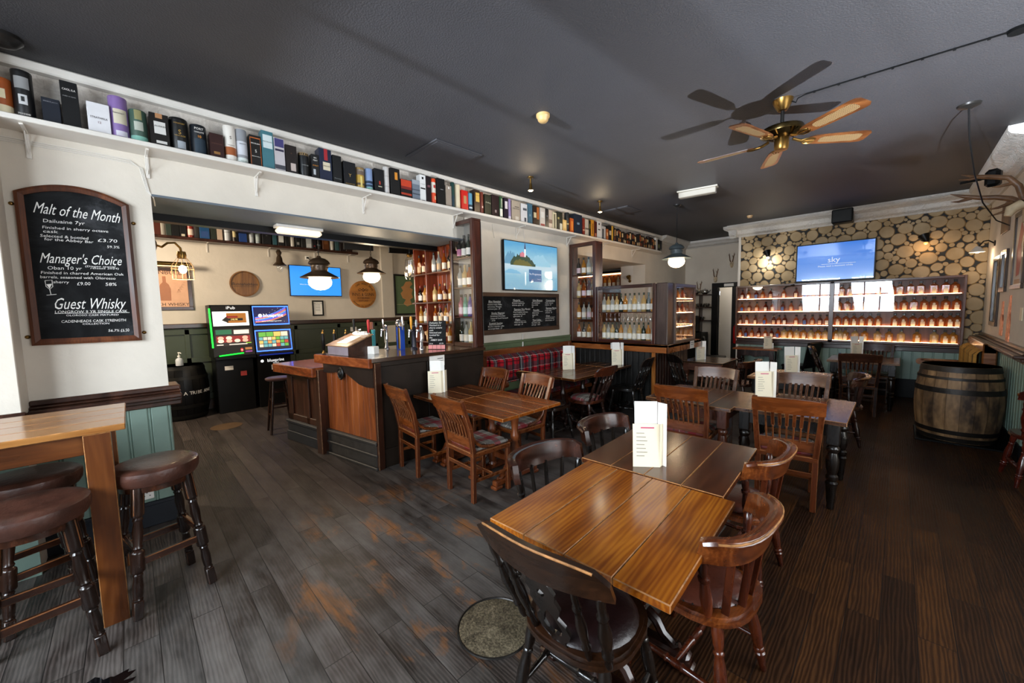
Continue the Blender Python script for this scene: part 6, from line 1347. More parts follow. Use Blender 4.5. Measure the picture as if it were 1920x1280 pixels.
def blue(r, w, h):
    b = MB(); b.quad(0, w, 0, h, .001); b.obj('screen', glow('plain_blue', '2c8cf0', 1.75), r); b = MB(); WT = glow('menu_white', 'e8f4ff', 1); b.text('What the matter gives you a choice', w*.42, h*.36, .034, .003, 0, 'C'); b.text('. . .', w*.55, h*.1, .05, .003, 0, 'C'); b.obj('lettering', WT, r)
screen('television', face(-8.72, 2.385, 2.06, LEFT), 1.0, .6, 'plain blue television on the bar-room wall behind the bronze pendant', blue)
def sky(r, w, h):
    b = MB(); b.quad(0, w, 0, h, .001); t = NT('sky_screen'); sep = t.n('SeparateXYZ', i0=t.co((1, 1/h, 1))); t.P(Base_Color=(0, 0, 0, 1), Emission_Color=t.ramp(sep.outputs[1], [(0, '86b4ff'), (1, '3c80e8')]), Emission_Strength=1.7, Roughness=.1); b.obj('screen', t.m, r)
    b = MB(); b.text('sky', w*.5, h*.48, .14, .003, 0, 'C'); b.box(w*.34, w*.78, h*.43, h*.438, .002, .003); b.text('Please wait a moment while', w*.52, h*.36, .045, .003, 0, 'C'); b.obj('lettering', glow('sky_white', 'e8f0ff', 1.1), r)
    b = MB(); b.box(0, w, 0, h, .006, .0075); b.obj('front_glass', GLS, r)
screen('television', face(-1.475, 9.5, 2.125), 1.12, .68, 'television on the log-slice wallpaper above the lit cabinet', sky, .02)
b = MB(); b.tube([(0, 0, 0), (.03, .02, .06), (.1, .03, .1), (.16, .03, .16)], .02, 8); solo('wall_bracket', b, SATIN, 'black bracket end showing left of the television on the log wall', 'bracket', face(-1.66, 9.55, 2.02))
# arched chalkboard
BF = wood('board_frame', '2c140a', '54290f', '743f1c', 'Y', 8, .5, .0)
r = thing('chalkboard', 'arched wooden-framed chalkboard listing malt of the month and guest whisky', 'chalkboard', face(-4.2, -.475, 1.5, LEFT))
w, h0, h1 = .545, 1.03, 1.115
def arch(x, e=0): u = (x-w/2)/(w/2); return h0-e+(h1-h0)*(1-u*u)
N = 20; P = [(0, 0), (w, 0)]+[(w-w*i/N, arch(w-w*i/N)) for i in range(N+1)]
inn = [(.042, .042), (w-.042, .042)]+[(w-.042-(w-.084)*i/N, arch(w-.042-(w-.084)*i/N, .042)) for i in range(N+1)]
b = MB(); n = len(P); v = [(x, y, .0) for x, y in P]+[(x, y, .03) for x, y in P]+[(x, y, .036) for x, y in [(p[0]*.6+q[0]*.4, p[1]*.6+q[1]*.4) for p, q in zip(P, inn)]]+[(x, y, .024) for x, y in inn]+[(x, y, .0) for x, y in inn]
b.add(v, [(k*n+i, k*n+(i+1) % n, (k+1)*n+(i+1) % n, (k+1)*n+i) for k in range(4) for i in range(n)]); b.obj('frame', BF, r)
b = MB(); b.prism([(x, y) for x, y in inn], .006, .014); b.obj('slate', CHALK, r)
b = MB()
for x, y in ((-.016, .95), (w+.016, .9), (-.016, .06), (w+.016, .06)): b.lathe([(.013, 0), (.013, .005), (.006, .012), (.0001, .013)], 12, 0, T(x, y, 0))
b.obj('mirror_plate', BRASS, r)
b = MB(); z = .0155
def line(s, x, y, sz, sh=.0, rot=0, sx=1, al='L'): b.text(s, x, y, sz, z, 0, al, sh, rot, sx)
for s_, x, y, w_, sz, sh_, rt_ in [('Malt of the Month', 0.07, 0.905, 0.416, 0.085, 0.45, -2), ('Dailuaine 7yr', 0.11, 0.845, 0.195, 0.04, 0.1, 2), ('Finished in sherry octave', 0.104, 0.802, 0.315, 0.032, 0.1, 1.8), ('cask', 0.105, 0.775, 0.067, 0.032, 0.1, 2), ('Selected & bottled', 0.091, 0.744, 0.225, 0.032, 0.1, 1.2), ('for the Abbey Bar', 0.108, 0.722, 0.231, 0.032, 0.1, 0.8), ('£3.70', 0.359, 0.739, 0.102, 0.04, 0.1, 2), ('59.3%', 0.405, 0.698, 0.065, 0.032, 0.1, 2), ("Manager's Choice", 0.073, 0.568, 0.4, 0.078, 0.45, 0.9), ('Oban 10 yr', 0.106, 0.523, 0.16, 0.04, 0.1, 1.8), ('(Diageo special', 0.284, 0.55, 0.154, 0.022, 0.1, 2), ('release 2024)', 0.309, 0.538, 0.146, 0.022, 0.1, 2), ('Finished in charred American Oak', 0.074, 0.492, 0.403, 0.032, 0.1, 0.8), ('barrels, seasoned with Olorosso', 0.069, 0.462, 0.363, 0.032, 0.1, 0.6), ('sherry', 0.125, 0.429, 0.074, 0.032, 0.1, 0.6), ('£9.00', 0.235, 0.418, 0.066, 0.04, 0.1, 1.7), ('58%', 0.376, 0.418, 0.058, 0.04, 0.1, 2), ('Guest Whisky', 0.11, 0.248, 0.355, 0.09, 0.45, 0.1), ('LONGROW 9 YR SINGLE CASK', 0.116, 0.219, 0.361, 0.032, 0.1, 0.1), ('OLOROSO CASK MATURED', 0.167, 0.197, 0.262, 0.022, 0.1, -0.2), ('CADENHEADS CASK STRENGTH', 0.141, 0.151, 0.324, 0.032, 0.1, 0.1), ('COLLECTION', 0.24, 0.133, 0.135, 0.022, 0.1, -0.3), ('56.7%', 0.366, 0.076, 0.058, 0.032, 0.1, -1.2), ('£6.50', 0.431, 0.071, 0.047, 0.04, 0.1, 2.0)]: b.text(s_, x, y, sz*(1.25 if sh_ > .4 else .82), z, 0, 'L', sh_, rt_, 1, None, w_)
b.box(.116, .49, .216, .2185, z, z+.0004); b.tube([(.09, .445, z), (.092, .405, z), (.107, .385, z), (.122, .405, z), (.122, .45, z), (.09, .445, z)], .0022, 4); b.prism([(.094, .42), (.12, .425), (.107, .39)], z, z+.0005); b.tube([(.107, .385, z), (.11, .35, z)], .0022, 4); b.tube([(.09, .345, z), (.135, .352, z)], .0025, 4)
b.obj('lettering', CHALKW, r)
# drinks chalkboard
r = thing('chalkboard', 'wide rustic-framed drinks chalkboard below the lake television', 'chalkboard', face(-4.2, 3.4, 1.32, LEFT)); w, h = 1.92, .615
RF = wood('rustic_frame', '24160e', '47301f', '6a4a32', 'X', 7, .6, .05)
b = MB(); b.box(0, w, 0, .07, 0, .03, .005); b.box(0, w, h-.06, h, 0, .03, .005); b.box(0, .06, .07, h-.06, 0, .028, .005); b.box(w-.06, w, .07, h-.06, 0, .028, .005); b.obj('frame', RF, r)
b = MB(); b.quad(.06, w-.06, .07, h-.06, .012); b.obj('slate', CHALK, r); b = MB()
blocks = [(.3, .5, 'Blue Hawaiian', ['Coconut cream, Malibu', 'and curacao, Pineapple', 'and lemon juice   £9']), (.35, .33, 'Smoky Negroni', ['Smokehead, Sherry Bask', 'Campari & Cocchi Vermouth', '   £9.50']), (.3, .18, 'Scottish Sunrise', ['Bourbon, amaretto, coffee', 'and orange bitters   £9']), (.8, .52, 'Margarita', ['El Jimador tequila, lime', 'cointreau, agave   £9']), (.82, .38, 'Espresso Vice Martini', ['Wray & nephew, cointreau', 'sugarcane rum, lime &', 'agave nectar  £9']), (.84, .22, 'Mojito', ['White rum, lime, mint', 'soda, sugar   £9']), (1.25, .52, 'Soho Blossom', ['Gin, elderflower', 'lime, cordial', '£8']), (1.26, .36, 'Penicillin', ['Blend, honey', 'ginger, lime', '£9']), (1.24, .2, 'Tom Collins', ['Gin, lemon, soda', 'and sugar   £8.50']), (1.58, .52, 'Cosmopolitan', ['Vodka, cranberry', 'triple sec  £9']), (1.58, .39, 'Espresso Martini', ['Vodka, kahlua', 'cold brew   £9']), (1.58, .26, 'Dram', ['Amaretto, bourbon', 'bitters & lemon  £9'])]
for x, y, t_, ls in blocks:
    b.text(t_, x, y-.03, .042, .0135, 0, 'L', .15); b.box(x, x+.24, y-.04, y-.037, .0134, .0138)
    for i, q in enumerate(ls): b.text(q, x-.02, y-.07-.032*i, .03, .0135, 0, 'L', .1)
b.obj('lettering', CHALKW, r)
# bar-room wall
def frame(name, M, w, h, label, cat, fm, mat_, fw=.04, art=None):
    r = thing(name, label, cat, M); b = MB(); b.box(0, w, 0, fw, 0, .025, .004); b.box(0, w, h-fw, h, 0, .025, .004); b.box(0, fw, fw, h-fw, 0, .024, .004); b.box(w-fw, w, fw, h-fw, 0, .024, .004); b.obj('frame', fm, r)
    b = MB(); b.quad(fw, w-fw, fw, h-fw, .008); b.obj('picture', mat_, r)
    if art: art(r, w, h)
    return r
def turn(r, w, h):
    b = MB(); I = col('4a3428'); b.text('TURNBULL', w*.5, h*.84, .1, .01, 0, 'C'); b.text('SCOTCH WHISKY', w*.52, h*.1, .075, .01, 0, 'C'); b.obj('lettering', I, r)
    b = MB(T(w*.52, 0, .0085)); P = [(-.07, .16), (.07, .16), (.075, .36), (.055, .43), (.022, .47), (.022, .57), (-.022, .57), (-.022, .47), (-.055, .43), (-.075, .36)]; b.prism(P, 0, .001); b.obj('bottle_drawing', col('a87050'), r)
    b = MB(T(0, 0, .009))
    for sx in (.2, .8):
        for k in range(5): b.prism([(w*sx-.06+.02*k, .3+.04*k), (w*sx-.03+.02*k, .36+.03*k), (w*sx+.02*k, .31+.04*k)], 0, .001)
    b.obj('thistles', col('c89878'), r)
frame('framed_poster', face(-8.8, .1, 1.79, LEFT), .74, .72, 'framed Scotch whisky poster behind the caged wall lamp', 'poster', OAKDZ, col('d8a888', .6), .055, turn)
r = thing('picture_light', 'brass picture light bar above the framed whisky poster', 'lamp', face(-8.8, .15, 2.56, LEFT)); b = MB(); b.tube([(0, 0, .16), (.7, 0, .16)], .035, 12); b.tube([(.3, 0, 0), (.3, .02, .1), (.3, 0, .16)], .01, 8); b.obj('shade', BRASS, r); b = MB(); b.tube([(.05, -.03, .16), (.65, -.03, .16)], .012, 8); b.obj('tube', glow('picture_lamp', 'ffc070', 12), r)
r = thing('barrel_end_sign', 'round stave-wood barrel end with dark script on the bar-room wall', 'sign', face(-8.8, 1.62, 2.27, LEFT)); b = MB(); b.lathe([(.235, 0), (.24, .035), (.22, .038), (.215, .02), (.0001, .02)], 40); b.obj('barrel_head', wood('barrel_head', '4a2c14', '7c5228', '9c7040', 'Y', 7, .5, .1), r); b = MB(); b.text('Bunnahabhain', 0, -.03, .075, .022, 0, 'C', .3); b.box(-.18, .18, -.055, -.05, .021, .023); b.obj('lettering', col('1c120a'), r)
r = thing('round_beer_sign', 'round orange-brown oak aged beer sign under the second pendant', 'sign', face(-8.8, 3.9, 2.1, LEFT)); b = MB(); b.lathe([(.31, 0), (.31, .03), (.29, .035), (.0001, .035)], 44); b.obj('disc', wood('sign_oak', '8a5020', 'b4742f', 'cc8c42', 'X', 5, .5, .1), r)
b = MB()
for s_, rad, a0, st, sz, flip in (('OAK AGED BEER', .245, 128, -8.6, .062, 0), ('BREWED IN EDINBURGH', .27, -144, 6.1, .045, 1)):
    for i, ch in enumerate(s_):
        a = a0+st*i; Q = T(rad*math.cos(R(a)), rad*math.sin(R(a)), .037) @ RZ(a-90+180*flip); b.text(ch, 0, -.02, sz, 0, 0, 'C', 0, 0, 1, Q)
b.text('INNIS & GUNN', 0, -.035, .1, .037, 0, 'C', 0, 0, .78); b.text('EDINBURGH', 0, -.1, .05, .037, 0, 'C'); b.text('SCOTLAND', 0, -.16, .042, .037, 0, 'C')
for s in (-1, 1): b.tube([(s*.03, .1, .037), (s*.07, .13, .037), (s*.12, .11, .037), (s*.1, .08, .037), (s*.06, .09, .037)], .006, 5)
b.tube([(-.03, .1, .037), (0, .14, .037), (.03, .1, .037), (0, .07, .037)], .008, 5, 0, None, True); b.obj('lettering', col('33200f'), r)
def cert(r, w, h): b = MB(); [b.box(w*.3, w*.7, h*(.7-.09*i), h*(.72-.09*i), .009, .0095) for i in range(5)]; b.text('CERTIFICATE', w/2, h*.78, .03, .0095, 0, 'C'); b.obj('print', INK, r)
frame('framed_certificate', face(-8.8, 2.79, 1.63, LEFT), .23, .33, 'small black-framed certificate below the blue bar-room television', 'certificate', BLACK, PAPER, .03, cert)
def smap(r, w, h):
    b = MB(T(w*.5, h*.52, .0085)); P = [(-.02, .36), (.14, .38), (.2, .3), (.1, .2), (.2, .14), (.16, .02), (.2, -.1), (.1, -.16), (.16, -.3), (0, -.36), (-.12, -.28), (-.04, -.16), (-.14, -.12), (-.2, .02), (-.12, .1), (-.18, .2), (-.1, .24)]
    b.prism([(x*.85, y*.85) for x, y in P[::-1]], 0, .001); b.obj('map_land', col('c89058'), r)
    b = MB(); b.box(.05, w-.05, .26, .265, .01, .0105); b.obj('fold', col('d8c8a0'), r)
frame('framed_map', face(-8.74, 4.66, 1.6, LEFT), .68, 1.0, 'dark-framed green and tan map on the bar-room wall', 'map', BLACK, col('5c7452', .6), .04, smap)
r = thing('wall_lantern', 'small dark lantern on a chain bracket left of the blue television', 'lamp', face(-8.8, 2.2, 2.8, LEFT)); b = MB(); b.tube([(-.01, .12, 0), (-.01, .15, .1), (-.01, .12, .18)], .008, 6); b.obj('bracket', IRON, r)
b = MB(T(-.01, -.22, .18) @ RX(-90)); b.lathe([(.02, .36), (.05, .3), (.03, .25), (.05, .2), (.06, .12), (.12, .06), (.11, .05), (.0001, .05)], 16); b.obj('lantern_body', BZ, r); b = MB(T(-.01, -.22, .18) @ RX(-90)); b.lathe([(.05, .05), (.06, .0), (.04, -.06), (.0001, -.08)], 16); b.obj('globe', BULBG, r)
r = thing('caged_wall_lamp', 'lit caged brass wall lamp behind the end of the chalkboard wall', 'lamp', T(-4.42, .2, 2.28)); 
b = MB(RX(-90)); b.lathe([(.05, 0), (.05, .01), (.02, .02), (.0001, .02)], 16); b.obj('wall_plate', BRASS, r)
b = MB(); b.tube([(0, .01, 0), (-.03, .05, -.01), (-.05, .09, .03), (-.07, .14, .04), (-.085, .175, 0), (-.09, .18, -.04)], .009, 8); b.obj('arm', BRASS, r)
b = MB(T(-.09, .18, -.06)); b.lathe([(.03, .03), (.035, 0), (.03, -.03), (.0001, -.03)], 16); b.box(-.07, -.03, -.006, .006, .0, .012); b.obj('socket', BRASS, r)
b = MB(T(-.09, .18, -.1)); prf = [(.03, .02), (.075, -.05), (.08, -.08), (.078, -.17)]
for k in range(10): a = 2*math.pi*k/10; b.tube([(rr*math.cos(a), rr*math.sin(a), z) for rr, z in prf], .0018, 5)
for rr, z in ((.08, -.08), (.078, -.17)): b.tube([(rr*math.cos(2*math.pi*k/24), rr*math.sin(2*math.pi*k/24), z) for k in range(24)], .002, 5, 0, None, True)
b.obj('cage', col('d0a878', .4), r); b = MB(); b.ball((-.09, .18, -.185), .03, 16, 0, None, 1.25); b.obj('bulb', glow('cage_bulb', 'ffe2b8', 14), r); lamp('cage_glow', (-4.51, .38, 2.0), 10, (1, .75, .45), .04)
r = thing('jar_lamp', 'glass jar lamp glowing in front of the back-bar bottles', 'lamp', T(-4.95, 2.9, 2.2))
b = MB(); b.tube([(0, 0, .9), (0, 0, .3)], .004, 6); b.obj('cord', SATIN, r); b = MB(); b.lathe([(.03, .3), (.045, .28), (.03, .25), (.0001, .25)], 14); b.obj('cap', BRASS, r); b = MB(); b.lathe([(.03, .26), (.06, .22), (.075, .1), (.075, -.02), (.055, -.06), (.05, -.06), (.07, -.02), (.07, .1), (.055, .215)], 20); b.obj('jar', BULBG, r); b = MB(); b.ball((-.015, 0, .1), .022, 10, 0, None, 2); b.ball((.02, 0, .08), .02, 10, 0, None, 2); b.obj('bulb', glow('jar_bulb', 'ffd090', 25), r); lamp('jar_glow', (-4.95, 2.82, 2.2), 9, (1, .76, .45), .05)
for y, z, x, lb in ((3.78, 3.05, -7.4, 'black monitor facing the bar under the ceiling beams, nearer the shelf'), (4.6, 3.0, -7.0, 'black monitor tilted under the ceiling beams beside the map')):
    r = thing('monitor', lb, 'monitor', T(x, y*.86, z) @ RZ(75)); b = MB(RX(6)); b.box(-.27, .27, -.02, .02, -.17, .17, .008); b.obj('panel', SATIN, r); b = MB(); b.tube([(0, .02, 0), (0, .08, .16), (0, .08, H-z)], .015, 8); b.obj('bracket', SATIN, r)
b = MB(); b.box(-.04, .04, -.04, .04, 0, .03, .006); r = thing('wall_socket', 'white socket box with lead above the blue bar-room television', 'socket', face(-8.8, 2.75, 2.84, LEFT)); b.obj('box', PAPER, r); b = MB(); b.box(-.02, .02, -.015, .015, .03, .06, .004); b.tube([(0, .0, .05), (.06, -.05, .04), (.12, -.1, .02), (.1, -.2, .02)], .006, 6); b.obj('plug', SATIN, r)
b = MB(); b.box(-.07, .07, 0, .1, 0, .003); solo('notice_card', b, PAPER, 'white card on the olive panelling behind the hand pumps', 'notice', face(-8.74, 3.62, 1.26, LEFT))
b = MB(); b.lathe([(.2, 0), (.2, .003), (.0001, .003)], 40); solo('floor_cover', b, paint('tan_floor_disc', '5c4630', .5, .15, 8), 'round tan floor cover on the bar-room floor before the gaming machines', 'floor cover', T(-7.15, .95, 0))
b = MB(); b.lathe([(.19, 0), (.19, .0025), (.185, .004), (.0001, .004)], 48, 0)
def mh():
    t = NT('cast_brass'); n = t.noise(t.co(), 90, 3, .6); w_ = t.noise(t.co(), 9, 4, .6); t.P(Base_Color=t.ramp(t.math('ADD', t.math('MULTIPLY', n, .6), t.math('MULTIPLY', w_, .4)), [(.35, '2c261e'), (.52, '6a604c'), (.7, 'a0937a')]), Roughness=.45, Metallic=.3); t.bump(n, .8, .006); return t.m
r = thing('manhole_cover', 'round worn metal floor cover left of the nearest chair', 'floor cover', T(-1.45, 1.27, 0)); b.obj('plate', mh(), r)
b = MB(); b.tube([(.197*math.cos(k*math.pi/24), .197*math.sin(k*math.pi/24), .002) for k in range(48)], .006, 6, 0, None, True); b.obj('rim', GUN, r)
b = MB(); rr = random.Random(9); P = []
for k in range(40): a = 2*math.pi*k/40; q = 1+.25*rr.uniform(-1, 1)*(1 if 0 < a < 3.2 else .3); P.append((.1*q*math.cos(a), .16*q*math.sin(a)))
b.prism(P, 0, .0015); wet = paint('wet_black', '060608', .06, .2, 6); solo('spill', b, wet, 'black wet patch on the boards at the bottom left', 'spill', T(-2.47, -.26, 0))
# cables and wall bits on the left wall
b = MB(); 
for k in range(3):
    o_ = .012*k; b.tube([(.006, -2.0, 2.86-o_), (.006, -.15, 2.88-o_), (.006, .1, 2.875-o_), (.006, .15+.008*k, 2.83), (.006, .165+.008*k, 2.74), (.006, .18+.006*k, 2.66), (-.01, .215, 2.62), (-.1, .225, 2.6-o_)], .004, 6)
solo('cable_run', b, WHITE, 'bundle of white cables under the long shelf dropping at the wall corner', 'cable', T(-4.2, 0, 0))
b = MB()
for y, z0 in ((3.85, 2.72), (4.5, 2.72)): b.tube([(.008, y, z0), (.008, y-.02, z0+.1), (.008, y-.03, 2.92)], .005, 6)
solo('television_cables', b, WHITE, 'two white cables rising from the lake television to the shelf', 'cable', T(-4.2, 0, 0))
b = MB(); b.box(0, .15, 0, .09, 0, .012, .003); r = thing('wall_socket', 'white double socket low on the green boarding behind the stool', 'socket', face(-4.182, -.1, .23, LEFT)); b.obj('plate', PAPER, r); b = MB()
for x in (.04, .11): b.box(x-.004, x+.004, .05, .065, .012, .013); b.box(x-.02, x-.012, .025, .032, .012, .013); b.box(x+.012, x+.02, .025, .032, .012, .013)
b.obj('pin_holes', SATIN, r)
# log wall lamps
for x, lb, on in ((-1.99, 'black swan-neck wall lamp throwing white light left of the television', 1), (.24, 'black swan-neck wall lamp right of the television, dim warm glow', 0)):
    r = thing('wall_lamp', lb, 'lamp', face(x, 9.6, 2.72)); b = MB(); b.lathe([(.04, 0), (.04, .012), (.0001, .014)], 16); b.tube([(0, 0, .01), (0, .03, .08), (.02, .02, .13)], .009, 8); b.obj('arm', SATIN, r)
    b = MB(T(.02, -.02, .14) @ RZ(20) @ RX(70)); b.lathe([(.02, .05), (.035, .03), (.05, -.02), (.075, -.08), (.072, -.08), (.045, -.02), (.0001, .0)], 18); b.obj('shade', SATIN, r)
    b = MB(); b.ball((.02, -.08, .15), .025, 10); b.obj('bulb', glow('lamp_bulb_w' if on else 'lamp_bulb_d', 'fff4dc' if on else 'ffb060', 20 if on else 3), r)
    lamp('wall_lamp_glow', (x+.02, 9.6-.17, 2.58), 14 if on else 4, (1, .95, .82) if on else (1, .62, .3), .03)
r = thing('wall_lamp', 'white-shaded swan-neck lamp on the right wall above the tall mirror', 'lamp', face(.94, 8.98, 2.5, RIGHT)); b = MB(); b.lathe([(.04, 0), (.04, .012), (.0001, .014)], 16); b.tube([(0, 0, .01), (-.05, .05, .06), (-.1, .05, .1), (-.14, 0, .13), (-.16, -.02, .14)], .009, 8); b.obj('arm', IRON, r); b = MB(T(-.17, -.06, .15) @ RX(-90)); b.lathe([(.02, .05), (.035, .03), (.085, -.04), (.08, -.04), (.0001, .02)], 18); b.obj('shade', WHITE, r); b = MB(); b.ball((-.17, -.085, .15), .03, 10); b.obj('bulb', glow('right_bulb', 'ffe4b8', 14), r); lamp('right_lamp_glow', (.79, 9.15, 2.33), 6, (1, .75, .5), .04)
# antlers
HORN = paint('antler_horn', '6a4a30', .45, .35, 14, .2, 40); BONE = paint('skull_bone', 'c8b494', .6, .15, 12)
def roe(x, z, label):
    r = thing('roe_antlers', label, 'antlers', face(x, 10.95, z) @ Matrix.Scale(.72, 4), 'small mounted roe antlers'); b = MB(); b.prism([(-.05, -.1), (-.02, -.17), (.02, -.17), (.05, -.1), (.06, 0), (.03, .05), (-.03, .05), (-.06, 0)], 0, .04); b.tube([(0, -.02, .03), (0, -.07, .08), (0, -.13, .09), (0, -.16, .06)], [.04, .045, .03, .015], 10); b.obj('skull', BONE, r)
    for s in (-1, 1):
        b = MB(); b.tube([(s*.03, .03, .05), (s*.05, .1, .07), (s*.06, .18, .06), (s*.08, .27, .05), (s*.075, .34, .04)], [.018, .016, .013, .01, .003], 8); b.tube([(s*.058, .16, .06), (s*.05, .22, .12), (s*.05, .25, .14)], [.01, .008, .002], 6); b.tube([(s*.075, .25, .05), (s*.11, .3, .03)], [.008, .002], 6); b.obj('antler', HORN, r)
roe(-3.82, 2.1, 'small roe antlers lowest on the recess wall above the dark shelves'); roe(-3.42, 2.4, 'small roe antlers in the middle of the recess wall'); roe(-3.05, 2.75, 'small roe antlers highest on the recess wall beside the log wallpaper')
r = thing('stag_antlers', 'large stag antlers mounted on the right wall by the cornice', 'antlers', face(.94, 6.98, 2.72, RIGHT)); b = MB(); b.prism([(-.07, -.2), (.07, -.2), (.1, 0), (.06, .1), (-.06, .1), (-.1, 0)], 0, .03); b.tube([(0, .0, .04), (0, -.05, .12), (0, -.12, .14)], [.05, .05, .03], 10); b.obj('skull', BONE, r)
for main, tines in (([(.05, .04, .05), (.075, .18, .09), (.07, .28, .16), (.03, .33, .28), (-.01, .37, .4), (-.03, .42, .5)], [[(0, .36, .36), (0, .345, .44), (.01, .36, .52)], [(.07, .22, .12), (.1, .2, .22), (.11, .2, .28)]]), ([(-.05, .02, .05), (-.09, .08, .12), (-.11, .12, .22), (-.11, .14, .34), (-.11, .18, .46), (-.11, .23, .57)], [[(-.11, .15, .4), (-.12, .13, .5), (-.12, .14, .56)], [(-.05, .01, .08), (-.07, -.06, .17), (-.08, -.09, .27)], [(-.06, .04, .1), (-.1, -.0, .2), (-.11, -.01, .28)]])):
    b = MB(); b.tube(main, [.03, .03, .027, .025, .02, .004], 10)
    for q in tines: b.tube(q, [.02, .014, .003], 8)
    b.obj('antler', HORN, r)
# right wall pictures
DARKF = wood('picture_frame_dark', '1c0e08', '36200f', '503318', 'Y', 8, .3, .4); MIR = paint('old_mirror', '4a4038', .12, .2, 3, metal=.9)
def rect(name, y0, y1, z0, z1, label, cat, fm, pm, fw=.04, art=None): return frame(name, face(.94, y1, z0, RIGHT), y1-y0, z1-z0, label, cat, fm, pm, fw, art)
rect('framed_mirror', 8.3, 8.8, 1.32, 2.28, 'tall dark-framed mirror on the right wall, nearest the log wall', 'mirror', DARKF, MIR, .06)
rect('framed_mirror', 7.86, 8.24, 1.78, 2.32, 'smaller dark-framed mirror beside the tall one on the right wall', 'mirror', DARKF, MIR, .06)
def rmap(r, w, h): b = MB(T(w/2, h*.5, .0085)); b.prism([(-.1, -.3), (.05, -.28), (.12, -.1), (.06, .05), (.14, .2), (0, .32), (-.08, .15), (-.14, 0)], 0, .001, 0); b.prism([(-.16, -.38), (.12, -.38), (.12, -.33), (-.16, -.33)], 0, .001, 1); b.obj('map_print', [col('b0503c'), col('b08458')], r)
rect('framed_map', 6.9, 7.5, 1.8, 2.68, 'framed pale map with red shapes on the right wall below the antlers', 'map', DARKF, col('cfc4b4', .4), .05, rmap)
b = MB(); b.box(0, .5, 0, .4, 0, .02, .004); solo('wooden_plaque', b, wood('scuffed_plaque', '3c2a1c', '6a4c34', '8a6a4c', 'Y', 6, .5, .1), 'mottled brown plaque high on the right wall under the cornice', 'plaque', face(.94, 8.45, 2.55, RIGHT))
for y, z0, h, lb in ((7.95, 1.22, .44, 'flattened copper bottle shape on the right wall under the small mirror'), (7.5, 1.17, .56, 'flattened copper bottle shape on the right wall nearer the camera')):
    b = MB(); P = [(-.075, 0), (.075, 0), (.08, h*.45), (.05, h*.62), (.04, h), (-.04, h), (-.05, h*.62), (-.08, h*.45)]; b.prism(P, 0, .012); solo('copper_bottle', b, COPPER, lb, 'ornament', face(.94, y, z0, RIGHT))
b = MB(); b.box(0, .12, 0, .14, 0, .004); solo('notice_card', b, CREAMCARD, 'small cream card on the right wall at the edge of the photo', 'notice', face(.94, 6.95, 1.45, RIGHT))
# recess shelves with teapots
r = thing('wall_shelving', 'dark wall shelves of pots and cups left of the far doorway', 'shelving', T(-4.2, 10.95, 0))
for z in (1.98, 1.65, 1.3): b = MB(); b.box(.02, .72, -.22, 0, z-.03, z, .004); b.obj('shelf', OAKD, r)
b = MB(); b.box(.44, .47, -.2, 0, 1.0, 1.98, .003); b.obj('upright', OAKD, r)
def pot(): 
    r = root('teapot'); b = MB(); b.lathe([(.05, 0), (.08, .03), (.09, .07), (.07, .115), (.03, .13), (.012, .135), (.015, .15), (.0001, .155)], 16); b.obj('body', STEEL, r); b = MB(); b.tube([(.08, 0, .05), (.12, 0, .08), (.14, 0, .115)], [.016, .012, .008], 8); b.obj('spout', STEEL, r); b = MB(); b.tube([(-.08, 0, .1), (-.13, 0, .09), (-.125, 0, .04), (-.085, 0, .035)], .008, 6); b.obj('handle', STEEL, r); return r
for i, x in enumerate((.1, .32, .56)): use('pot', pot, T(-4.2+x, 10.82, 1.981), 'steel teapot, %s from left on the top dark shelf by the doorway' % nth(i, 3), 'teapot', 'teapots on the recess shelf')
def cup(): r = root('cup'); b = MB(); b.lathe([(.03, 0), (.035, .005), (.042, .09), (.038, .09), (.03, .01), (.0001, .01)], 14); b.obj('body', STEEL, r); b = MB(); b.tube([(.04, 0, .075), (.065, 0, .06), (.06, 0, .03), (.036, 0, .025)], .005, 6); b.obj('handle', STEEL, r); return r
for k, (z, n) in enumerate(((1.651, 6), (1.301, 4))):
    for i in range(n): use('cup', cup, T(-4.2+.08+.11*i+.1*k, 10.82, z), 'steel cup, %s from left on the %s dark shelf by the doorway' % (nth(i, n), ['middle', 'lowest'][k]), 'cup', 'cups on the recess shelves')
r = thing('coffee_machine', 'dark coffee machine on a cabinet between the island and the doorway', 'coffee machine', T(-3.95, 10.4, 0)); b = MB(); b.box(-.2, .45, -.2, .3, 0, 1.0, .01); b.obj('cabinet', BLACK, r); b = MB(); b.box(-.15, .25, -.1, .25, 1.0, 1.42, .03); b.obj('machine_body', SATIN, r); b = MB(); b.lathe([(.03, 0), (.03, .03), (.0001, .03)], 12, 0, T(.12, -.1, 1.36) @ RX(90)); b.obj('dial', glow('machine_light', 'c8d8ff', 3), r)
r = thing('fire_extinguisher', 'red fire extinguisher against the jamb of the far doorway', 'fire extinguisher', T(-2.86, 10.78, .72)); b = MB(); b.lathe([(.065, 0), (.075, .02), (.075, .4), (.05, .46), (.025, .48), (.025, .52), (.0001, .52)], 20); b.obj('cylinder', col('b01818', .3), r); b = MB(); b.box(-.02, .06, -.012, .012, .52, .56, .004); b.tube([(.03, 0, .52), (.09, 0, .45), (.09, -.01, .25)], .008, 6); b.obj('valve', SATIN, r)
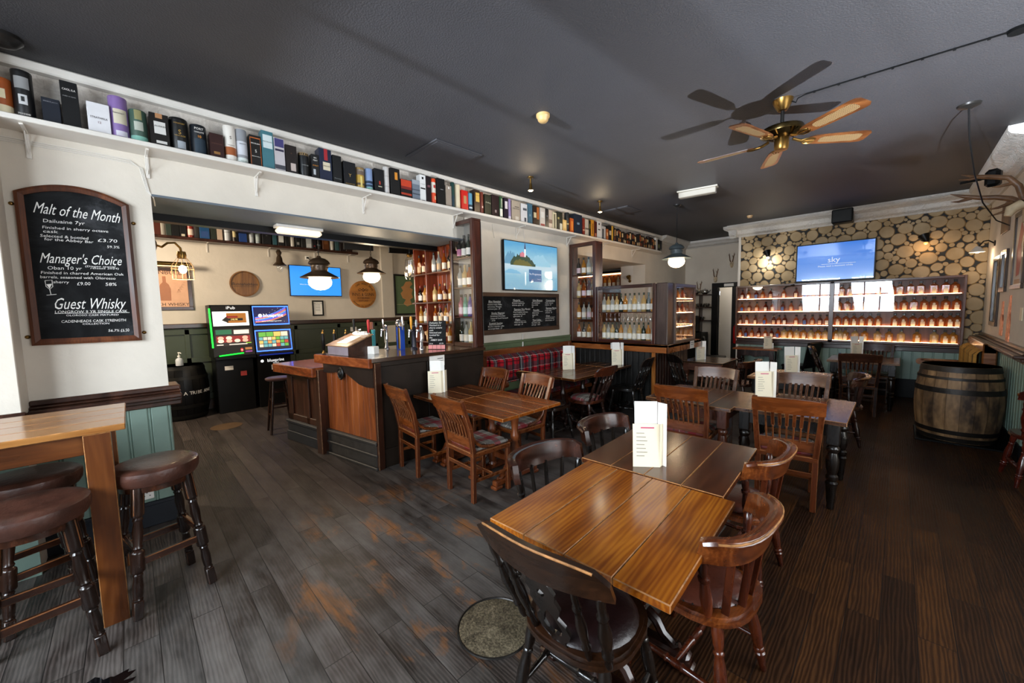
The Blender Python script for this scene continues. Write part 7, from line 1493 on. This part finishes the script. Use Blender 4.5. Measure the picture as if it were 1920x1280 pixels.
b = MB(); b.box(-.15, .15, -.12, .12, .0, .72, .01); solo('low_cabinet', b, BLACK, 'low black cabinet carrying the fire extinguisher by the doorway', 'cabinet', T(-2.8, 10.78, 0))
# ================================================================ menu cards on the tables
def cards(x, y, z, a, label, hc=.25, hl=.36, g='menu card stands'):
    r = thing('menu_stand', label, 'menu', T(x, y, z) @ RZ(a), g); b = MB()
    b.box(-.075, .075, -.0012, .0012, .07*0, hc, 0, 0, None, T(0, -.035, 0) @ RX(-4)); b.box(0, .1, -.0012, .0012, 0, hc, 0, 0, None, T(.075, -.035, 0) @ RZ(55)); b.obj('menu_card', CREAMCARD, r)
    b = MB(); b.box(-.065, .065, -.001, .001, 0, hl, 0, 0, None, T(.01, .02, 0) @ RX(-3)); b.box(0, .06, -.001, .001, 0, hl, 0, 0, None, T(.075, .02, 0) @ RZ(-50)); b.obj('leaflet', PAPER, r)
    b = MB(T(0, -.0365, 0) @ RX(90) @ RX(-4)); 
    for i in range(7): b.box(-.055, -.01+.008*(i % 3), hc*.78-.022*i, hc*.78-.022*i+.003, .001, .0016)
    b.obj('print', INK, r); b = MB(T(0, -.0365, 0) @ RX(90) @ RX(-4)); b.box(-.03, .045, hc*.9, hc*.93, .001, .0016); b.obj('heading', PINK, r); return r
cards(-1.02, 2.1, .754, 38, 'tall white folded menu on the darker table nearest the camera', .25, .37)
cards(-3.72, 2.44, .753, 52, 'cream folded menu with white leaflet against the dark bar side')
cards(-3.56, 4.72, .751, 48, 'cream menu and leaflet on the settle table')
cards(-3.22, 5.58, .754, 40, 'cream menu and leaflet on the short table at the island')
cards(-2.42, 6.98, .751, 60, 'narrow menu pair on the small dark table beside the island', .22, .32)
cards(-1.86, 9.12, .801, 42, 'cream menu on the narrow side table against the green boarding', .24, .1)
cards(-1.0, 6.22, .751, 45, 'cream menu with leaflet on the table behind the mid-room pair')
cards(-.93, 4.43, .752, 38, 'broad cream menu with white leaflet on the mid-room table pair', .27, .36)
cards(-.5, 8.7, .751, 45, 'cream menu with leaflet on the table below the television')
